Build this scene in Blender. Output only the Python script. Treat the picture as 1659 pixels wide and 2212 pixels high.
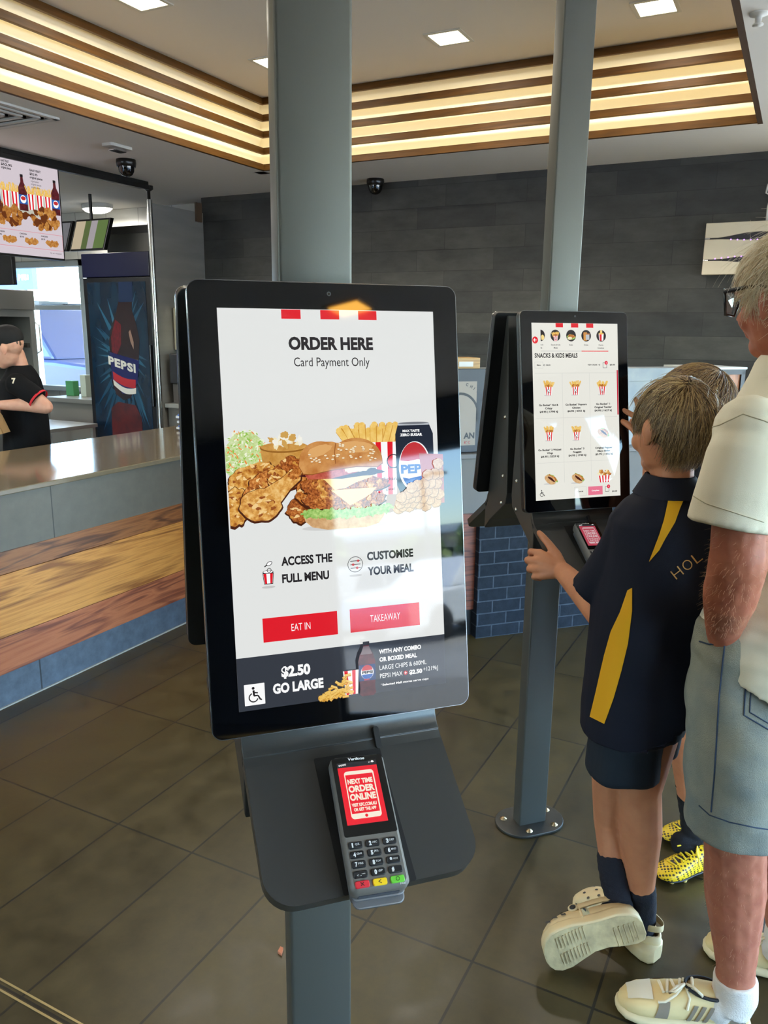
import bpy, bmesh, math, random
from math import sin, cos, pi, radians, atan2, sqrt, hypot
from mathutils import Vector, Matrix, noise
from mathutils.bvhtree import BVHTree

# ------------------------------------------------------------------ scene, camera, sky, sun, exposure
for _o in list(bpy.data.objects):
    bpy.data.objects.remove(_o, do_unlink=True)
scene = bpy.context.scene
col = scene.collection
scene.view_settings.view_transform = 'Standard'
scene.view_settings.look = 'None'
scene.view_settings.exposure = 0.0
scene.view_settings.gamma = 1.0
scene.view_settings.use_curve_mapping = False
try:
    scene.cycles.max_bounces = 8
    scene.cycles.diffuse_bounces = 4
    scene.cycles.glossy_bounces = 4
    scene.cycles.transparent_max_bounces = 8
    scene.cycles.sample_clamp_indirect = 6.0
    scene.cycles.use_denoising = True
    scene.cycles.caustics_reflective = False
    scene.cycles.caustics_refractive = False
except Exception:
    pass

# room axes: x runs along the counter away from the viewer, y across towards the kitchen, z up
YAW, PITCH, ROLL, EYE = 0.4741872, 0.2261122, 0.01070514, 1.54
A_ROOM = atan2(-cos(YAW), sin(YAW))          # viewer-aligned frame -> room frame, rotation about z
A_KIOSK = radians(-44.0)                     # the kiosks stand at 45 degrees to the counter
def c2b(x, y, z=0.0):
    """point in the viewer-aligned frame (x right, y ahead) as a room point"""
    return Vector((x * sin(YAW) + y * cos(YAW), -x * cos(YAW) + y * sin(YAW), z))
cam_data = bpy.data.cameras.new('camera')
cam = bpy.data.objects.new('camera', cam_data)
col.objects.link(cam)
_fw = Vector((0, cos(PITCH), -sin(PITCH))); _rt = Vector((1, 0, 0)); _up = _rt.cross(_fw)
_r2 = _rt * cos(ROLL) + _up * sin(ROLL); _u2 = -_rt * sin(ROLL) + _up * cos(ROLL)
_R = Matrix.Rotation(A_ROOM, 3, 'Z')
_m = Matrix((_R @ _r2, _R @ _u2, _R @ (-_fw))).transposed().to_4x4()
_m.translation = (0, 0, EYE)
cam.matrix_world = _m
cam_data.sensor_fit = 'HORIZONTAL'
cam_data.sensor_width = 36.0
cam_data.lens = 36.0 * 1710.45 / 1659.0
cam_data.clip_start = 0.02
cam_data.clip_end = 400
scene.camera = cam

world = bpy.data.worlds.new('sky'); scene.world = world
world.use_nodes = True
_n = world.node_tree.nodes; _l = world.node_tree.links; _n.clear()
_wo = _n.new('ShaderNodeOutputWorld'); _bg = _n.new('ShaderNodeBackground'); _sk = _n.new('ShaderNodeTexSky')
_sk.sky_type = 'NISHITA'; _sk.sun_disc = False; _sk.sun_elevation = radians(48); _sk.sun_rotation = radians(250)
_sk.air_density = 1.2; _sk.dust_density = 0.6; _sk.ozone_density = 2.0
_bg.inputs['Strength'].default_value = 4.2
_tn = _n.new('ShaderNodeMix'); _tn.data_type = 'RGBA'; _tn.blend_type = 'MULTIPLY'; _tn.inputs[0].default_value = 1.0; _tn.inputs[7].default_value = (0.78, 0.92, 1.12, 1)
_l.new(_sk.outputs[0], _tn.inputs[6]); _l.new(_tn.outputs[2], _bg.inputs['Color']); _l.new(_bg.outputs[0], _wo.inputs['Surface'])

_sd = bpy.data.lights.new('sun', 'SUN'); _sd.energy = 105.0; _sd.angle = radians(0.6); _sd.color = (1.0, 0.95, 0.86)
sun = bpy.data.objects.new('sun', _sd); col.objects.link(sun)
sun.rotation_euler = Vector((-0.45, 0.25, -0.86)).to_track_quat('-Z', 'Y').to_euler()

LAMP_W = 12.0      # watts-like energy of every square downlight
STRIP_E = 5.0      # emission of the strips behind the ceiling slats

# ------------------------------------------------------------------ helpers
def lin(c):
    def f(v):
        v = v / 255.0
        return v / 12.92 if v <= 0.04045 else ((v + 0.055) / 1.055) ** 2.4
    return (f(c[0]), f(c[1]), f(c[2]), 1.0)

_mats = {}
def M(name, c, rough=0.5, metal=0.0, spec=0.5, var=None, bump=None, c2=None, coat=0.0, stretch=None, sss=0.0, detail=4.0):
    """principled material; var=(scale, amount) mottles c towards c2, bump=(scale, strength)"""
    if name in _mats: return _mats[name]
    m = bpy.data.materials.new(name); m.use_nodes = True
    nt = m.node_tree; b = nt.nodes['Principled BSDF']
    b.inputs['Roughness'].default_value = rough; b.inputs['Metallic'].default_value = metal
    b.inputs['Specular IOR Level'].default_value = spec
    if coat: b.inputs['Coat Weight'].default_value = coat
    if sss:
        b.inputs['Subsurface Weight'].default_value = sss
        b.inputs['Subsurface Radius'].default_value = (0.012, 0.005, 0.003)
    b.inputs['Base Color'].default_value = lin(c)
    if var or bump:
        tc = nt.nodes.new('ShaderNodeTexCoord'); mp = nt.nodes.new('ShaderNodeMapping')
        nt.links.new(tc.outputs['Object'], mp.inputs[0])
        if stretch: mp.inputs['Scale'].default_value = stretch
    if var:
        nz = nt.nodes.new('ShaderNodeTexNoise'); nz.inputs['Scale'].default_value = var[0]; nz.inputs['Detail'].default_value = detail
        nt.links.new(mp.outputs[0], nz.inputs['Vector'])
        r = nt.nodes.new('ShaderNodeValToRGB')
        r.color_ramp.elements[0].position = 0.5 - 0.28; r.color_ramp.elements[1].position = 0.5 + 0.28
        a, d = lin(c), lin(c2) if c2 else tuple(v * (1 - var[1]) for v in lin(c)[:3]) + (1,)
        r.color_ramp.elements[0].color = a; r.color_ramp.elements[1].color = d
        nt.links.new(nz.outputs['Fac'], r.inputs[0]); nt.links.new(r.outputs[0], b.inputs['Base Color'])
    if bump:
        n2 = nt.nodes.new('ShaderNodeTexNoise'); n2.inputs['Scale'].default_value = bump[0]; n2.inputs['Detail'].default_value = 3
        nt.links.new(mp.outputs[0], n2.inputs['Vector'])
        bp = nt.nodes.new('ShaderNodeBump'); bp.inputs['Strength'].default_value = bump[1]; bp.inputs['Distance'].default_value = 0.004
        nt.links.new(n2.outputs['Fac'], bp.inputs['Height']); nt.links.new(bp.outputs[0], b.inputs['Normal'])
    _mats[name] = m
    return m

def E(name, c, s=1.0, rough=0.04, c2=None, scale=100.0, c3=None, spec=0.26, detail=5.0):
    """a glossy lit surface (screen pixels, lamp diffuser): emission under a smooth clear face"""
    if name in _mats: return _mats[name]
    m = bpy.data.materials.new(name); m.use_nodes = True
    nt = m.node_tree; b = nt.nodes['Principled BSDF']
    b.inputs['Base Color'].default_value = (0.004, 0.004, 0.005, 1)
    b.inputs['Roughness'].default_value = rough; b.inputs['Specular IOR Level'].default_value = spec
    b.inputs['Emission Color'].default_value = lin(c); b.inputs['Emission Strength'].default_value = s
    if c2:
        tc = nt.nodes.new('ShaderNodeTexCoord'); nz = nt.nodes.new('ShaderNodeTexNoise')
        nz.inputs['Scale'].default_value = scale; nz.inputs['Detail'].default_value = detail; nz.inputs['Roughness'].default_value = 0.6
        nt.links.new(tc.outputs['Object'], nz.inputs['Vector'])
        r = nt.nodes.new('ShaderNodeValToRGB'); cr = r.color_ramp
        cr.elements[0].position = 0.34; cr.elements[1].position = 0.66
        cr.elements[0].color = lin(c); cr.elements[1].color = lin(c2)
        if c3:
            e = cr.elements.new(0.5); e.color = lin(c2); cr.elements[2].color = lin(c3)
        nt.links.new(nz.outputs['Fac'], r.inputs[0]); nt.links.new(r.outputs[0], b.inputs['Emission Color'])
    _mats[name] = m
    return m

class MB:
    """collects faces with material indices; build() links them as ONE mesh object"""
    def __init__(s): s.v = []; s.f = []; s.mi = []; s.sm = []
    def add(s, vs, fs, mi=0, smooth=False, xf=None):
        o = len(s.v)
        s.v += [tuple(xf @ Vector(p)) if xf else tuple(p) for p in vs]
        for f in fs: s.f.append([i + o for i in f]); s.mi.append(mi); s.sm.append(smooth)
    def box(s, a, b, mi=0, xf=None):
        x0, y0, z0 = a; x1, y1, z1 = b
        s.add([(x0, y0, z0), (x1, y0, z0), (x1, y1, z0), (x0, y1, z0), (x0, y0, z1), (x1, y0, z1), (x1, y1, z1), (x0, y1, z1)],
              [(0, 3, 2, 1), (4, 5, 6, 7), (0, 1, 5, 4), (1, 2, 6, 5), (2, 3, 7, 6), (3, 0, 4, 7)], mi, False, xf)
    def prism(s, poly, h0, h1, axis='z', mi=0, xf=None, smooth=False):
        """polygon extruded along axis; poly is (x,y) for z, (y,z) for x, (x,z) for y"""
        n = len(poly)
        def P(p, h): return (p[0], p[1], h) if axis == 'z' else ((h, p[0], p[1]) if axis == 'x' else (p[0], h, p[1]))
        vs = [P(p, h0) for p in poly] + [P(p, h1) for p in poly]
        fs = [tuple(range(n))[::-1], tuple(range(n, 2 * n))]
        s.add(vs, fs, mi, False, xf)
        s.add(vs, [(i, (i + 1) % n, n + (i + 1) % n, n + i) for i in range(n)], mi, smooth, xf)
    def loft(s, rings, mi=0, cap=True, smooth=True, xf=None, closed=True):
        n = len(rings[0]); vs = [p for r in rings for p in r]; fs = []
        for k in range(len(rings) - 1):
            for i in range(n if closed else n - 1):
                j = (i + 1) % n
                fs.append((k * n + i, k * n + j, (k + 1) * n + j, (k + 1) * n + i))
        s.add(vs, fs, mi, smooth, xf)
        if cap and closed:
            s.add(rings[0], [tuple(range(n))[::-1]], mi, False, xf); s.add(rings[-1], [tuple(range(n))], mi, False, xf)
    def tube(s, pts, r, n=8, mi=0, cap=True, xf=None, smooth=True, flat=1.0):
        s.loft(tube_rings(pts, r, n, flat), mi, cap, smooth, xf)
    def lathe(s, prof, n=24, mi=0, xf=None, cap=True):
        s.loft([[(r * cos(2 * pi * i / n), r * sin(2 * pi * i / n), z) for i in range(n)] for r, z in prof], mi, cap, True, xf)
    def ball(s, c, r, n=12, mi=0, xf=None):
        rx, ry, rz = (r, r, r) if not hasattr(r, '__len__') else r
        rings = []
        m = max(4, n // 2 + 1)
        for k in range(m + 1):
            t = -pi / 2 + pi * (0.02 + 0.96 * k / m)
            rings.append([(c[0] + rx * cos(t) * cos(2 * pi * i / n), c[1] + ry * cos(t) * sin(2 * pi * i / n), c[2] + rz * sin(t)) for i in range(n)])
        s.loft(rings, mi, True, True, xf)
    def build(s, name, mats, parent=None, bevel=0.0, seg=2, loc=None, rot=None):
        me = bpy.data.meshes.new(name)
        me.from_pydata(s.v, [], s.f)
        if not isinstance(mats, (list, tuple)): mats = [mats]
        for m in mats: me.materials.append(m)
        me.polygons.foreach_set('material_index', s.mi); me.polygons.foreach_set('use_smooth', s.sm)
        me.update()
        o = bpy.data.objects.new(name, me); col.objects.link(o)
        if parent: o.parent = parent
        if loc is not None: o.location = loc
        if rot is not None: o.rotation_euler = rot
        if bevel:
            bm = bmesh.new(); bm.from_mesh(me)
            bmesh.ops.remove_doubles(bm, verts=bm.verts, dist=1e-6)
            bmesh.ops.recalc_face_normals(bm, faces=bm.faces)
            bm.to_mesh(me); bm.free()
            md = o.modifiers.new('bevel', 'BEVEL'); md.width = bevel; md.segments = seg; md.limit_method = 'ANGLE'; md.angle_limit = radians(40)
        return o

def tube_rings(pts, r, n=8, flat=1.0):
    pts = [Vector(p) for p in pts]; m = len(pts); rings = []
    rad = r if hasattr(r, '__len__') else [r] * m
    t0 = (pts[1] - pts[0]).normalized()
    u = t0.orthogonal().normalized()
    for k in range(m):
        t = (pts[min(k + 1, m - 1)] - pts[max(k - 1, 0)]).normalized()
        u = (u - t * u.dot(t)).normalized(); w = t.cross(u)
        rings.append([tuple(pts[k] + (u * cos(2 * pi * i / n) + w * sin(2 * pi * i / n) * flat) * rad[k]) for i in range(n)])
    return rings

def rrect(x0, x1, y0, y1, r, n=5):
    """rounded rectangle outline, counter-clockwise; r may be four radii (x0y0, x1y0, x1y1, x0y1)"""
    rs = r if hasattr(r, '__len__') else (r, r, r, r)
    out = []
    for (cx, cy, a0, rr) in ((x0, y0, pi, rs[0]), (x1, y0, 1.5 * pi, rs[1]), (x1, y1, 0, rs[2]), (x0, y1, 0.5 * pi, rs[3])):
        if rr <= 0: out.append((cx, cy)); continue
        px = cx + (rr if cx == x0 else -rr); py = cy + (rr if cy == y0 else -rr)
        for i in range(n + 1):
            a = a0 + 0.5 * pi * i / n; out.append((px + rr * cos(a), py + rr * sin(a)))
    return out

_tcache = {}
def text_geo(s, bold=0.0):
    """flat glyph outlines of the built-in font as (verts, faces, w, h) with the lower left corner at 0,0"""
    k = (s, bold)
    if k in _tcache: return _tcache[k]
    cu = bpy.data.curves.new('t', 'FONT'); cu.body = s; cu.size = 1.0; cu.offset = bold; cu.resolution_u = 3
    o = bpy.data.objects.new('t', cu); col.objects.link(o)
    bpy.context.view_layer.update()
    dg = bpy.context.evaluated_depsgraph_get()
    me = bpy.data.meshes.new_from_object(o.evaluated_get(dg))
    vs = [tuple(v.co) for v in me.vertices]; fs = [tuple(p.vertices) for p in me.polygons]
    bpy.data.objects.remove(o); bpy.data.curves.remove(cu); bpy.data.meshes.remove(me)
    x0 = min(v[0] for v in vs); x1 = max(v[0] for v in vs); y0 = min(v[1] for v in vs); y1 = max(v[1] for v in vs)
    r = ([(v[0] - x0, v[1] - y0) for v in vs], fs, max(x1 - x0, 1e-4), max(y1 - y0, 1e-4))
    _tcache[k] = r
    return r

def tag(o, label, cat, group=None, kind=None):
    o['label'] = label; o['category'] = cat
    if group: o['group'] = group
    if kind: o['kind'] = kind
    return o
def thing(name, label, cat, loc=(0, 0, 0), rotz=0.0, group=None, rot=None):
    o = bpy.data.objects.new(name, None); col.objects.link(o)
    o.empty_display_size = 0.1
    o.location = loc; o.rotation_euler = rot if rot is not None else (0, 0, rotz)
    return tag(o, label, cat, group)
def struct(name, mb, mats, bevel=0.0):
    o = mb.build(name, mats, None, bevel); o['kind'] = 'structure'
    return o
rnd = random.Random(7)
# ------------------------------------------------------------------ room surfaces
def tiles(name, c1, c2_, mortar, bw, rh, off=0.0, ms=0.004, axes='xy', shift=(0, 0), rough=0.5, spec=0.5, mott=0.5, mscale=6.0, bump=0.3, bias=0.0, freq=2, smooth=0.1, rvar=0.0, aniso=(1, 1)):
    m = bpy.data.materials.new(name); m.use_nodes = True
    nt = m.node_tree; N = nt.nodes.new; L = nt.links.new; b = nt.nodes['Principled BSDF']
    tc = N('ShaderNodeTexCoord'); sp = N('ShaderNodeSeparateXYZ'); cb = N('ShaderNodeCombineXYZ'); mp = N('ShaderNodeMapping')
    L(tc.outputs['Object'], sp.inputs[0])
    i = {'x': 0, 'y': 1, 'z': 2}
    L(sp.outputs[i[axes[0]]], cb.inputs[0]); L(sp.outputs[i[axes[1]]], cb.inputs[1]); L(cb.outputs[0], mp.inputs[0])
    mp.inputs['Location'].default_value = (shift[0], shift[1], 0)
    br = N('ShaderNodeTexBrick'); L(mp.outputs[0], br.inputs['Vector'])
    br.offset = off; br.offset_frequency = freq; br.squash = 1.0
    br.inputs['Color1'].default_value = lin(c1); br.inputs['Color2'].default_value = lin(c2_); br.inputs['Mortar'].default_value = lin(mortar)
    br.inputs['Scale'].default_value = 1.0; br.inputs['Mortar Size'].default_value = ms; br.inputs['Mortar Smooth'].default_value = smooth
    br.inputs['Bias'].default_value = bias; br.inputs['Brick Width'].default_value = bw; br.inputs['Row Height'].default_value = rh
    m2 = N('ShaderNodeMapping'); L(cb.outputs[0], m2.inputs[0]); m2.inputs['Scale'].default_value = (aniso[0], aniso[1], 1)
    nz = N('ShaderNodeTexNoise'); nz.inputs['Scale'].default_value = mscale; nz.inputs['Detail'].default_value = 8; nz.inputs['Roughness'].default_value = 0.65
    L(m2.outputs[0], nz.inputs['Vector'])
    mr = N('ShaderNodeMapRange'); mr.inputs[1].default_value = 0.3; mr.inputs[2].default_value = 0.7
    mr.inputs[3].default_value = 1 - mott; mr.inputs[4].default_value = 1 + mott * 0.7
    L(nz.outputs['Fac'], mr.inputs[0])
    mx = N('ShaderNodeMix'); mx.data_type = 'RGBA'; mx.blend_type = 'MULTIPLY'; mx.inputs[0].default_value = 1.0
    L(br.outputs['Color'], mx.inputs[6]); L(mr.outputs[0], mx.inputs[7]); L(mx.outputs[2], b.inputs['Base Color'])
    b.inputs['Specular IOR Level'].default_value = spec
    b.inputs['Roughness'].default_value = rough
    if rvar:
        r2 = N('ShaderNodeMapRange'); r2.inputs[1].default_value = 0.3; r2.inputs[2].default_value = 0.7
        r2.inputs[3].default_value = rough - rvar; r2.inputs[4].default_value = rough + rvar
        L(nz.outputs['Fac'], r2.inputs[0]); L(r2.outputs[0], b.inputs['Roughness'])
    bp = N('ShaderNodeBump'); bp.inputs['Strength'].default_value = bump; bp.inputs['Distance'].default_value = 0.003
    sb = N('ShaderNodeMath'); sb.operation = 'SUBTRACT'; L(nz.outputs['Fac'], sb.inputs[0]); L(br.outputs['Fac'], sb.inputs[1])
    L(sb.outputs[0], bp.inputs['Height']); L(bp.outputs[0], b.inputs['Normal'])
    _mats[name] = m
    return m

m_floor = tiles('floor_tile', (70, 59, 30), (60, 51, 27), (30, 26, 19), 0.6, 0.3, 0.0, 0.0035, 'xy', (-1.602 + 6.0, -1.16 + 6.0), rough=0.36, mott=0.35, mscale=9.0, bump=0.2, rvar=0.08)
m_slate = tiles('slate_cladding', (64, 64, 60), (43, 44, 44), (30, 30, 30), 0.60, 0.148, 0.37, 0.0015, 'yz', (4.0, -0.04), rough=0.55, mott=0.5, mscale=5.0, bump=0.5, aniso=(0.7, 1.6))
m_ceil = M('ceiling_paint', (240, 235, 228), 0.8)
m_ceil2 = M('raised_ceiling_paint', (236, 229, 221), 0.8)
m_cream = M('cream_board', (240, 234, 214), 0.6)
m_slatwood = M('slat_timber', (96, 62, 20), 0.5, spec=0.2, var=(6, 0.5), c2=(66, 42, 14), stretch=(1, 1, 12))
m_trimwood = M('dark_trim', (66, 44, 28), 0.4)
m_white = M('white_paint', (214, 212, 206), 0.6)
m_ktile = tiles('kitchen_wall_tile', (206, 204, 196), (198, 196, 190), (150, 148, 142), 0.40, 0.30, 0.0, 0.004, 'yz', (0.1, 0.1), rough=0.3, mott=0.04, bump=0.1)
m_alu = M('window_aluminium', (176, 182, 184), 0.3, 0.8)
m_darkalu = M('dark_aluminium', (40, 42, 44), 0.35, 0.5)
m_ss = M('stainless_steel', (186, 184, 178), 0.36, 0.6, var=(2.0, 0.25), stretch=(1, 1, 6))
m_black = M('black_plastic', (14, 14, 16), 0.4)
m_blackm = M('black_satin_metal', (20, 21, 23), 0.38, 0.2)

def glass(name, tint=(0.96, 0.99, 0.98), refl=0.07):
    if name in _mats: return _mats[name]
    m = bpy.data.materials.new(name); m.use_nodes = True; nt = m.node_tree; nt.nodes.clear()
    o = nt.nodes.new('ShaderNodeOutputMaterial'); mx = nt.nodes.new('ShaderNodeMixShader')
    t = nt.nodes.new('ShaderNodeBsdfTransparent'); g = nt.nodes.new('ShaderNodeBsdfGlossy')
    t.inputs[0].default_value = (*tint, 1); g.inputs['Roughness'].default_value = 0.01
    mx.inputs[0].default_value = refl
    nt.links.new(t.outputs[0], mx.inputs[1]); nt.links.new(g.outputs[0], mx.inputs[2]); nt.links.new(mx.outputs[0], o.inputs[0])
    _mats[name] = m
    return m
m_glass = glass('window_glass')

X0, X1, XK = -3.6, 5.55, 5.75       # rear wall, slate wall face, kitchen wall face
Y0, Y1, YP = -4.6, 8.4, 4.60        # shopfront, far left wall, kitchen opening
ZC, ZR = 2.60, 3.06                 # lower ceiling, raised ceiling
RX0, RX1, RY0, RY1 = -1.6, 4.838, 0.305, 3.455   # the raised ceiling opening

b = MB(); b.box((X0, Y0, -0.06), (XK, Y1, 0)); struct('floor', b, m_floor)
b = MB()
b.box((X0, Y0, ZC), (XK, RY0, ZC + 0.5)); b.box((X0, RY1 + 0.075, ZC), (XK, Y1, ZC + 0.5))
b.box((X0, RY0, ZC), (RX0, RY1 + 0.075, ZC + 0.5)); b.box((RX1 + 0.075, RY0, ZC), (XK, RY1 + 0.075, ZC + 0.5))
b.box((X0, RY1 - 0.0115, ZC), (RX1 + 0.075, RY1 + 0.075, ZC + 0.012)); b.box((RX1 - 0.0115, RY0, ZC), (RX1 + 0.075, RY1 + 0.075, ZC + 0.0121))
struct('ceiling', b, m_ceil)
b = MB(); b.box((RX0, RY0, ZR), (RX1 + 0.075, RY1 + 0.075, ZR + 0.04)); struct('ceiling_raised', b, m_ceil2)
# cream boards behind the slats
b = MB(); b.box((RX0, RY1 + 0.055, ZC + 0.001), (RX1 + 0.055, RY1 + 0.074, ZR)); b.box((RX1 + 0.055, RY0, ZC + 0.001), (RX1 + 0.074, RY1 + 0.074, ZR))
struct('wall_recess', b, m_cream)
m_strip = E('warm_light_strip', (255, 226, 160), STRIP_E, 0.5)
for k in range(5):
    z0 = ZC + k * 0.1045
    b = MB()
    b.box((RX0, RY1 - 0.034, z0), (RX1 - 0.034, RY1 - 0.012, z0 + 0.040))
    b.box((RX1 - 0.034, RY0, z0), (RX1 - 0.012, RY1 - 0.012, z0 + 0.040))
    o = struct('trim_%d' % (k + 1), b, m_slatwood, 0.002)
    if k < 4:
        s = MB()
        s.box((RX0, RY1 - 0.012, z0 + 0.020), (RX1 - 0.03, RY1 - 0.009, z0 + 0.036))
        s.box((RX1 - 0.012, RY0, z0 + 0.020), (RX1 - 0.009, RY1 - 0.012, z0 + 0.036))
        s.build('light_strip', m_strip, o)
b = MB(); b.box((RX0, RY0, ZC - 0.002), (RX1, RY0 + 0.025, ZC + 0.05)); struct('trim_6', b, m_trimwood)

# slate wall and kitchen wall
YW = -0.55; b = MB(); b.box((X1, YW, 0), (XK + 0.1, YP, ZC)); b.box((X1, Y0, 2.42), (XK + 0.1, YW, ZC)); struct('wall_back', b, m_slate)
WY0, WY1, WZ0, WZ1 = 6.02, 7.9, 0.90, 2.17
b = MB()
b.box((XK, YP, 0), (XK + 0.1, WY0, ZC)); b.box((XK, WY1, 0), (XK + 0.1, Y1, ZC))
b.box((XK, WY0, 0), (XK + 0.1, WY1, WZ0)); b.box((XK, WY0, WZ1), (XK + 0.1, WY1, ZC))
struct('wall_kitchen', b, m_ktile)
b = MB(); b.box((X0, Y1, 0), (XK + 0.1, Y1 + 0.1, ZC)); struct('wall_left', b, m_white)
RW0, RW1 = 3.4, 5.4
b = MB(); b.box((X0 - 0.1, Y0, 0), (X0, RW0, ZC)); b.box((X0 - 0.1, RW1, 0), (X0, Y1 + 0.1, ZC)); b.box((X0 - 0.1, RW0, 2.36), (X0, RW1, ZC)); struct('wall_rear', b, M('grey_wall', (96, 96, 94), 0.6))
for k in range(2):
    b = MB(); y0 = RW0 + 1.0 * k; y1 = y0 + 1.0
    for (p, q) in (((X0 - 0.08, y0, 0), (X0 - 0.03, y0 + 0.05, 2.36)), ((X0 - 0.08, y1 - 0.05, 0), (X0 - 0.03, y1, 2.36)), ((X0 - 0.08, y0 + 0.05, 0), (X0 - 0.03, y1 - 0.05, 0.09)), ((X0 - 0.08, y0 + 0.05, 2.30), (X0 - 0.03, y1 - 0.05, 2.36))): b.box(p, q)
    w = struct('window_%d' % (k + 11), b, m_darkalu)
    g = MB(); g.box((X0 - 0.058, y0 + 0.05, 0.09), (X0 - 0.052, y1 - 0.05, 2.30)); g.build('pane', m_glass, w)
SZ = 2.24; SX = -2.15
b = MB(); b.box((X0, Y0 - 0.12, 0), (SX, Y0, ZC)); b.box((SX, Y0 - 0.12, SZ), (XK + 0.1, Y0, ZC)); struct('wall_front', b, M('grey_wall', (96, 96, 94), 0.6))
# shopfront windows
xs = [SX, -0.75, 0.7, 2.15, 3.6, 4.9, 5.62]
for k in range(len(xs) - 1):
    b = MB(); x0, x1 = xs[k], xs[k + 1]
    for (p, q) in (((x0, Y0 - 0.08, 0), (x0 + 0.05, Y0 - 0.03, SZ)), ((x1 - 0.05, Y0 - 0.08, 0), (x1, Y0 - 0.03, SZ)),
                   ((x0 + 0.05, Y0 - 0.08, 0), (x1 - 0.05, Y0 - 0.03, 0.09)), ((x0 + 0.05, Y0 - 0.08, SZ - 0.06), (x1 - 0.05, Y0 - 0.03, SZ))): b.box(p, q)
    w = struct('window_%d' % (k + 2), b, m_darkalu)
    g = MB(); g.box((x0 + 0.05, Y0 - 0.058, 0.09), (x1 - 0.05, Y0 - 0.052, SZ - 0.06)); g.build('pane', m_glass, w)
ys = [YW, -1.9, -3.25, Y0]
for k in range(3):
    b = MB(); y1, y0 = ys[k], ys[k + 1]
    for (p, q) in (((X1 + 0.08, y0, 0), (X1 + 0.13, y0 + 0.05, 2.42)), ((X1 + 0.08, y1 - 0.05, 0), (X1 + 0.13, y1, 2.42)), ((X1 + 0.08, y0 + 0.05, 0), (X1 + 0.13, y1 - 0.05, 0.09)), ((X1 + 0.08, y0 + 0.05, 2.36), (X1 + 0.13, y1 - 0.05, 2.42))): b.box(p, q)
    w = struct('window_%d' % (k + 8), b, m_darkalu)
    g = MB(); g.box((X1 + 0.102, y0 + 0.05, 0.09), (X1 + 0.108, y1 - 0.05, 2.36)); g.build('pane', m_glass, w)
# drive-through window
b = MB(); fx0, fx1 = XK - 0.01, XK + 0.07
b.box((fx0, WY0, WZ0), (fx1, WY0 + 0.06, WZ1)); b.box((fx0, WY1 - 0.06, WZ0), (fx1, WY1, WZ1))
b.box((fx0, WY0, WZ1 - 0.06), (fx1, WY1, WZ1)); b.box((fx0 - 0.03, WY0, WZ0), (fx1, WY1, WZ0 + 0.05))
b.box((fx0, 6.24, WZ0), (fx1, 6.30, WZ1)); b.box((fx0, 6.98, WZ0), (fx1, 7.01, 1.72)); b.box((fx0, 6.30, 1.70), (fx1, WY1, 1.745))
w = struct('window_1', b, m_alu, 0.004)
g = MB(); g.box((XK + 0.03, WY0 + 0.05, WZ0 + 0.05), (XK + 0.035, WY1 - 0.05, WZ1 - 0.05)); g.build('pane', m_glass, w)

# ------------------------------------------------------------------ square downlights
m_lamp = E('lamp_diffuser', (255, 246, 205), 9.0, 0.5)
m_amber = E('amber_diffuser', (255, 170, 30), 16.0, 0.5)
def downlight(x, y, z, label, s=0.085, dm=None):
    t = thing('downlight', label, 'ceiling light', (x, y, z), 0, 'square downlights')
    b = MB(); b.box((-s - 0.02, -s - 0.02, -0.006), (s + 0.02, -s, 0)); b.box((-s - 0.02, s, -0.006), (s + 0.02, s + 0.02, 0))
    b.box((-s - 0.02, -s, -0.006), (-s, s, 0)); b.box((s, -s, -0.006), (s + 0.02, s, 0)); b.build('frame', m_white, t)
    d = MB(); d.box((-s, -s, -0.004), (s, s, -0.001)); d.build('diffuser', dm or m_lamp, t)
    ld = bpy.data.lights.new('lamp', 'AREA'); ld.shape = 'SQUARE'; ld.size = 2 * s; ld.energy = 2.0 if dm else LAMP_W; ld.color = (1.0, 0.55, 0.12) if dm else (1.0, 0.92, 0.78)
    lo = bpy.data.objects.new('lamp_light', ld); col.objects.link(lo); lo.parent = t; lo.location = (0, 0, -0.012)
    return t
downlight(4.30, 1.85, ZR, 'square recessed downlight in the raised ceiling between the two steel posts')
downlight(4.35, 0.80, ZR, 'square recessed downlight in the raised ceiling right of the far steel post')
downlight(3.22, 2.98, ZR, 'square recessed downlight cut by the top edge of the photo, left of the near post')
downlight(4.23, 2.93, ZR, 'square recessed downlight half hidden behind the near steel post')
downlight(-0.505, -2.2, ZC, 'amber square downlight in the lower ceiling towards the shopfront door', 0.085, m_amber)
for (x, y, z) in ((-2.4, 1.5, ZC), (-2.4, 4.5, ZC), (1.0, -2.2, ZC), (3.6, -2.2, ZC), (1.2, 4.1, ZC)):  # all out of view; left and rear ones added to brighten the room
    downlight(x, y, z, 'unseen extra square downlight in the lower ceiling out over the waiting area')
for (x, y) in ((1.9, 1.5), (0.3, 2.2)):
    downlight(x, y, ZR, 'square recessed downlight in the raised ceiling above the ordering posts')

# ------------------------------------------------------------------ ceiling fittings
def dome_camera(x, y, label, cap):
    t = thing('dome_camera', label, 'camera', (x, y, ZC), 0, 'ceiling dome cameras')
    b = MB(); b.lathe([(0.0, 0), (0.062, 0), (0.064, -0.02), (0.060, -0.045), (0.0, -0.045)][::-1], 28); b.build('housing', M('camera_black', (16, 16, 18), 0.3), t)
    b = MB(); b.lathe([(0.001, -0.105), (0.02, -0.102), (0.036, -0.092), (0.048, -0.072), (0.052, -0.045)], 28, cap=False); b.build('dome', M('camera_dome', (6, 6, 8), 0.05, spec=0.8), t)
    return t
dome_camera(4.138, 4.037, 'black dome camera on the ceiling above the serving counter', 1)
dome_camera(5.40, 2.87, 'black dome camera at the top of the slate wall right of the near post', 1)
t = thing('smoke_detector', 'small white square sensor on the ceiling next to the dome camera', 'sensor', (3.806, 3.776, ZC))
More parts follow.
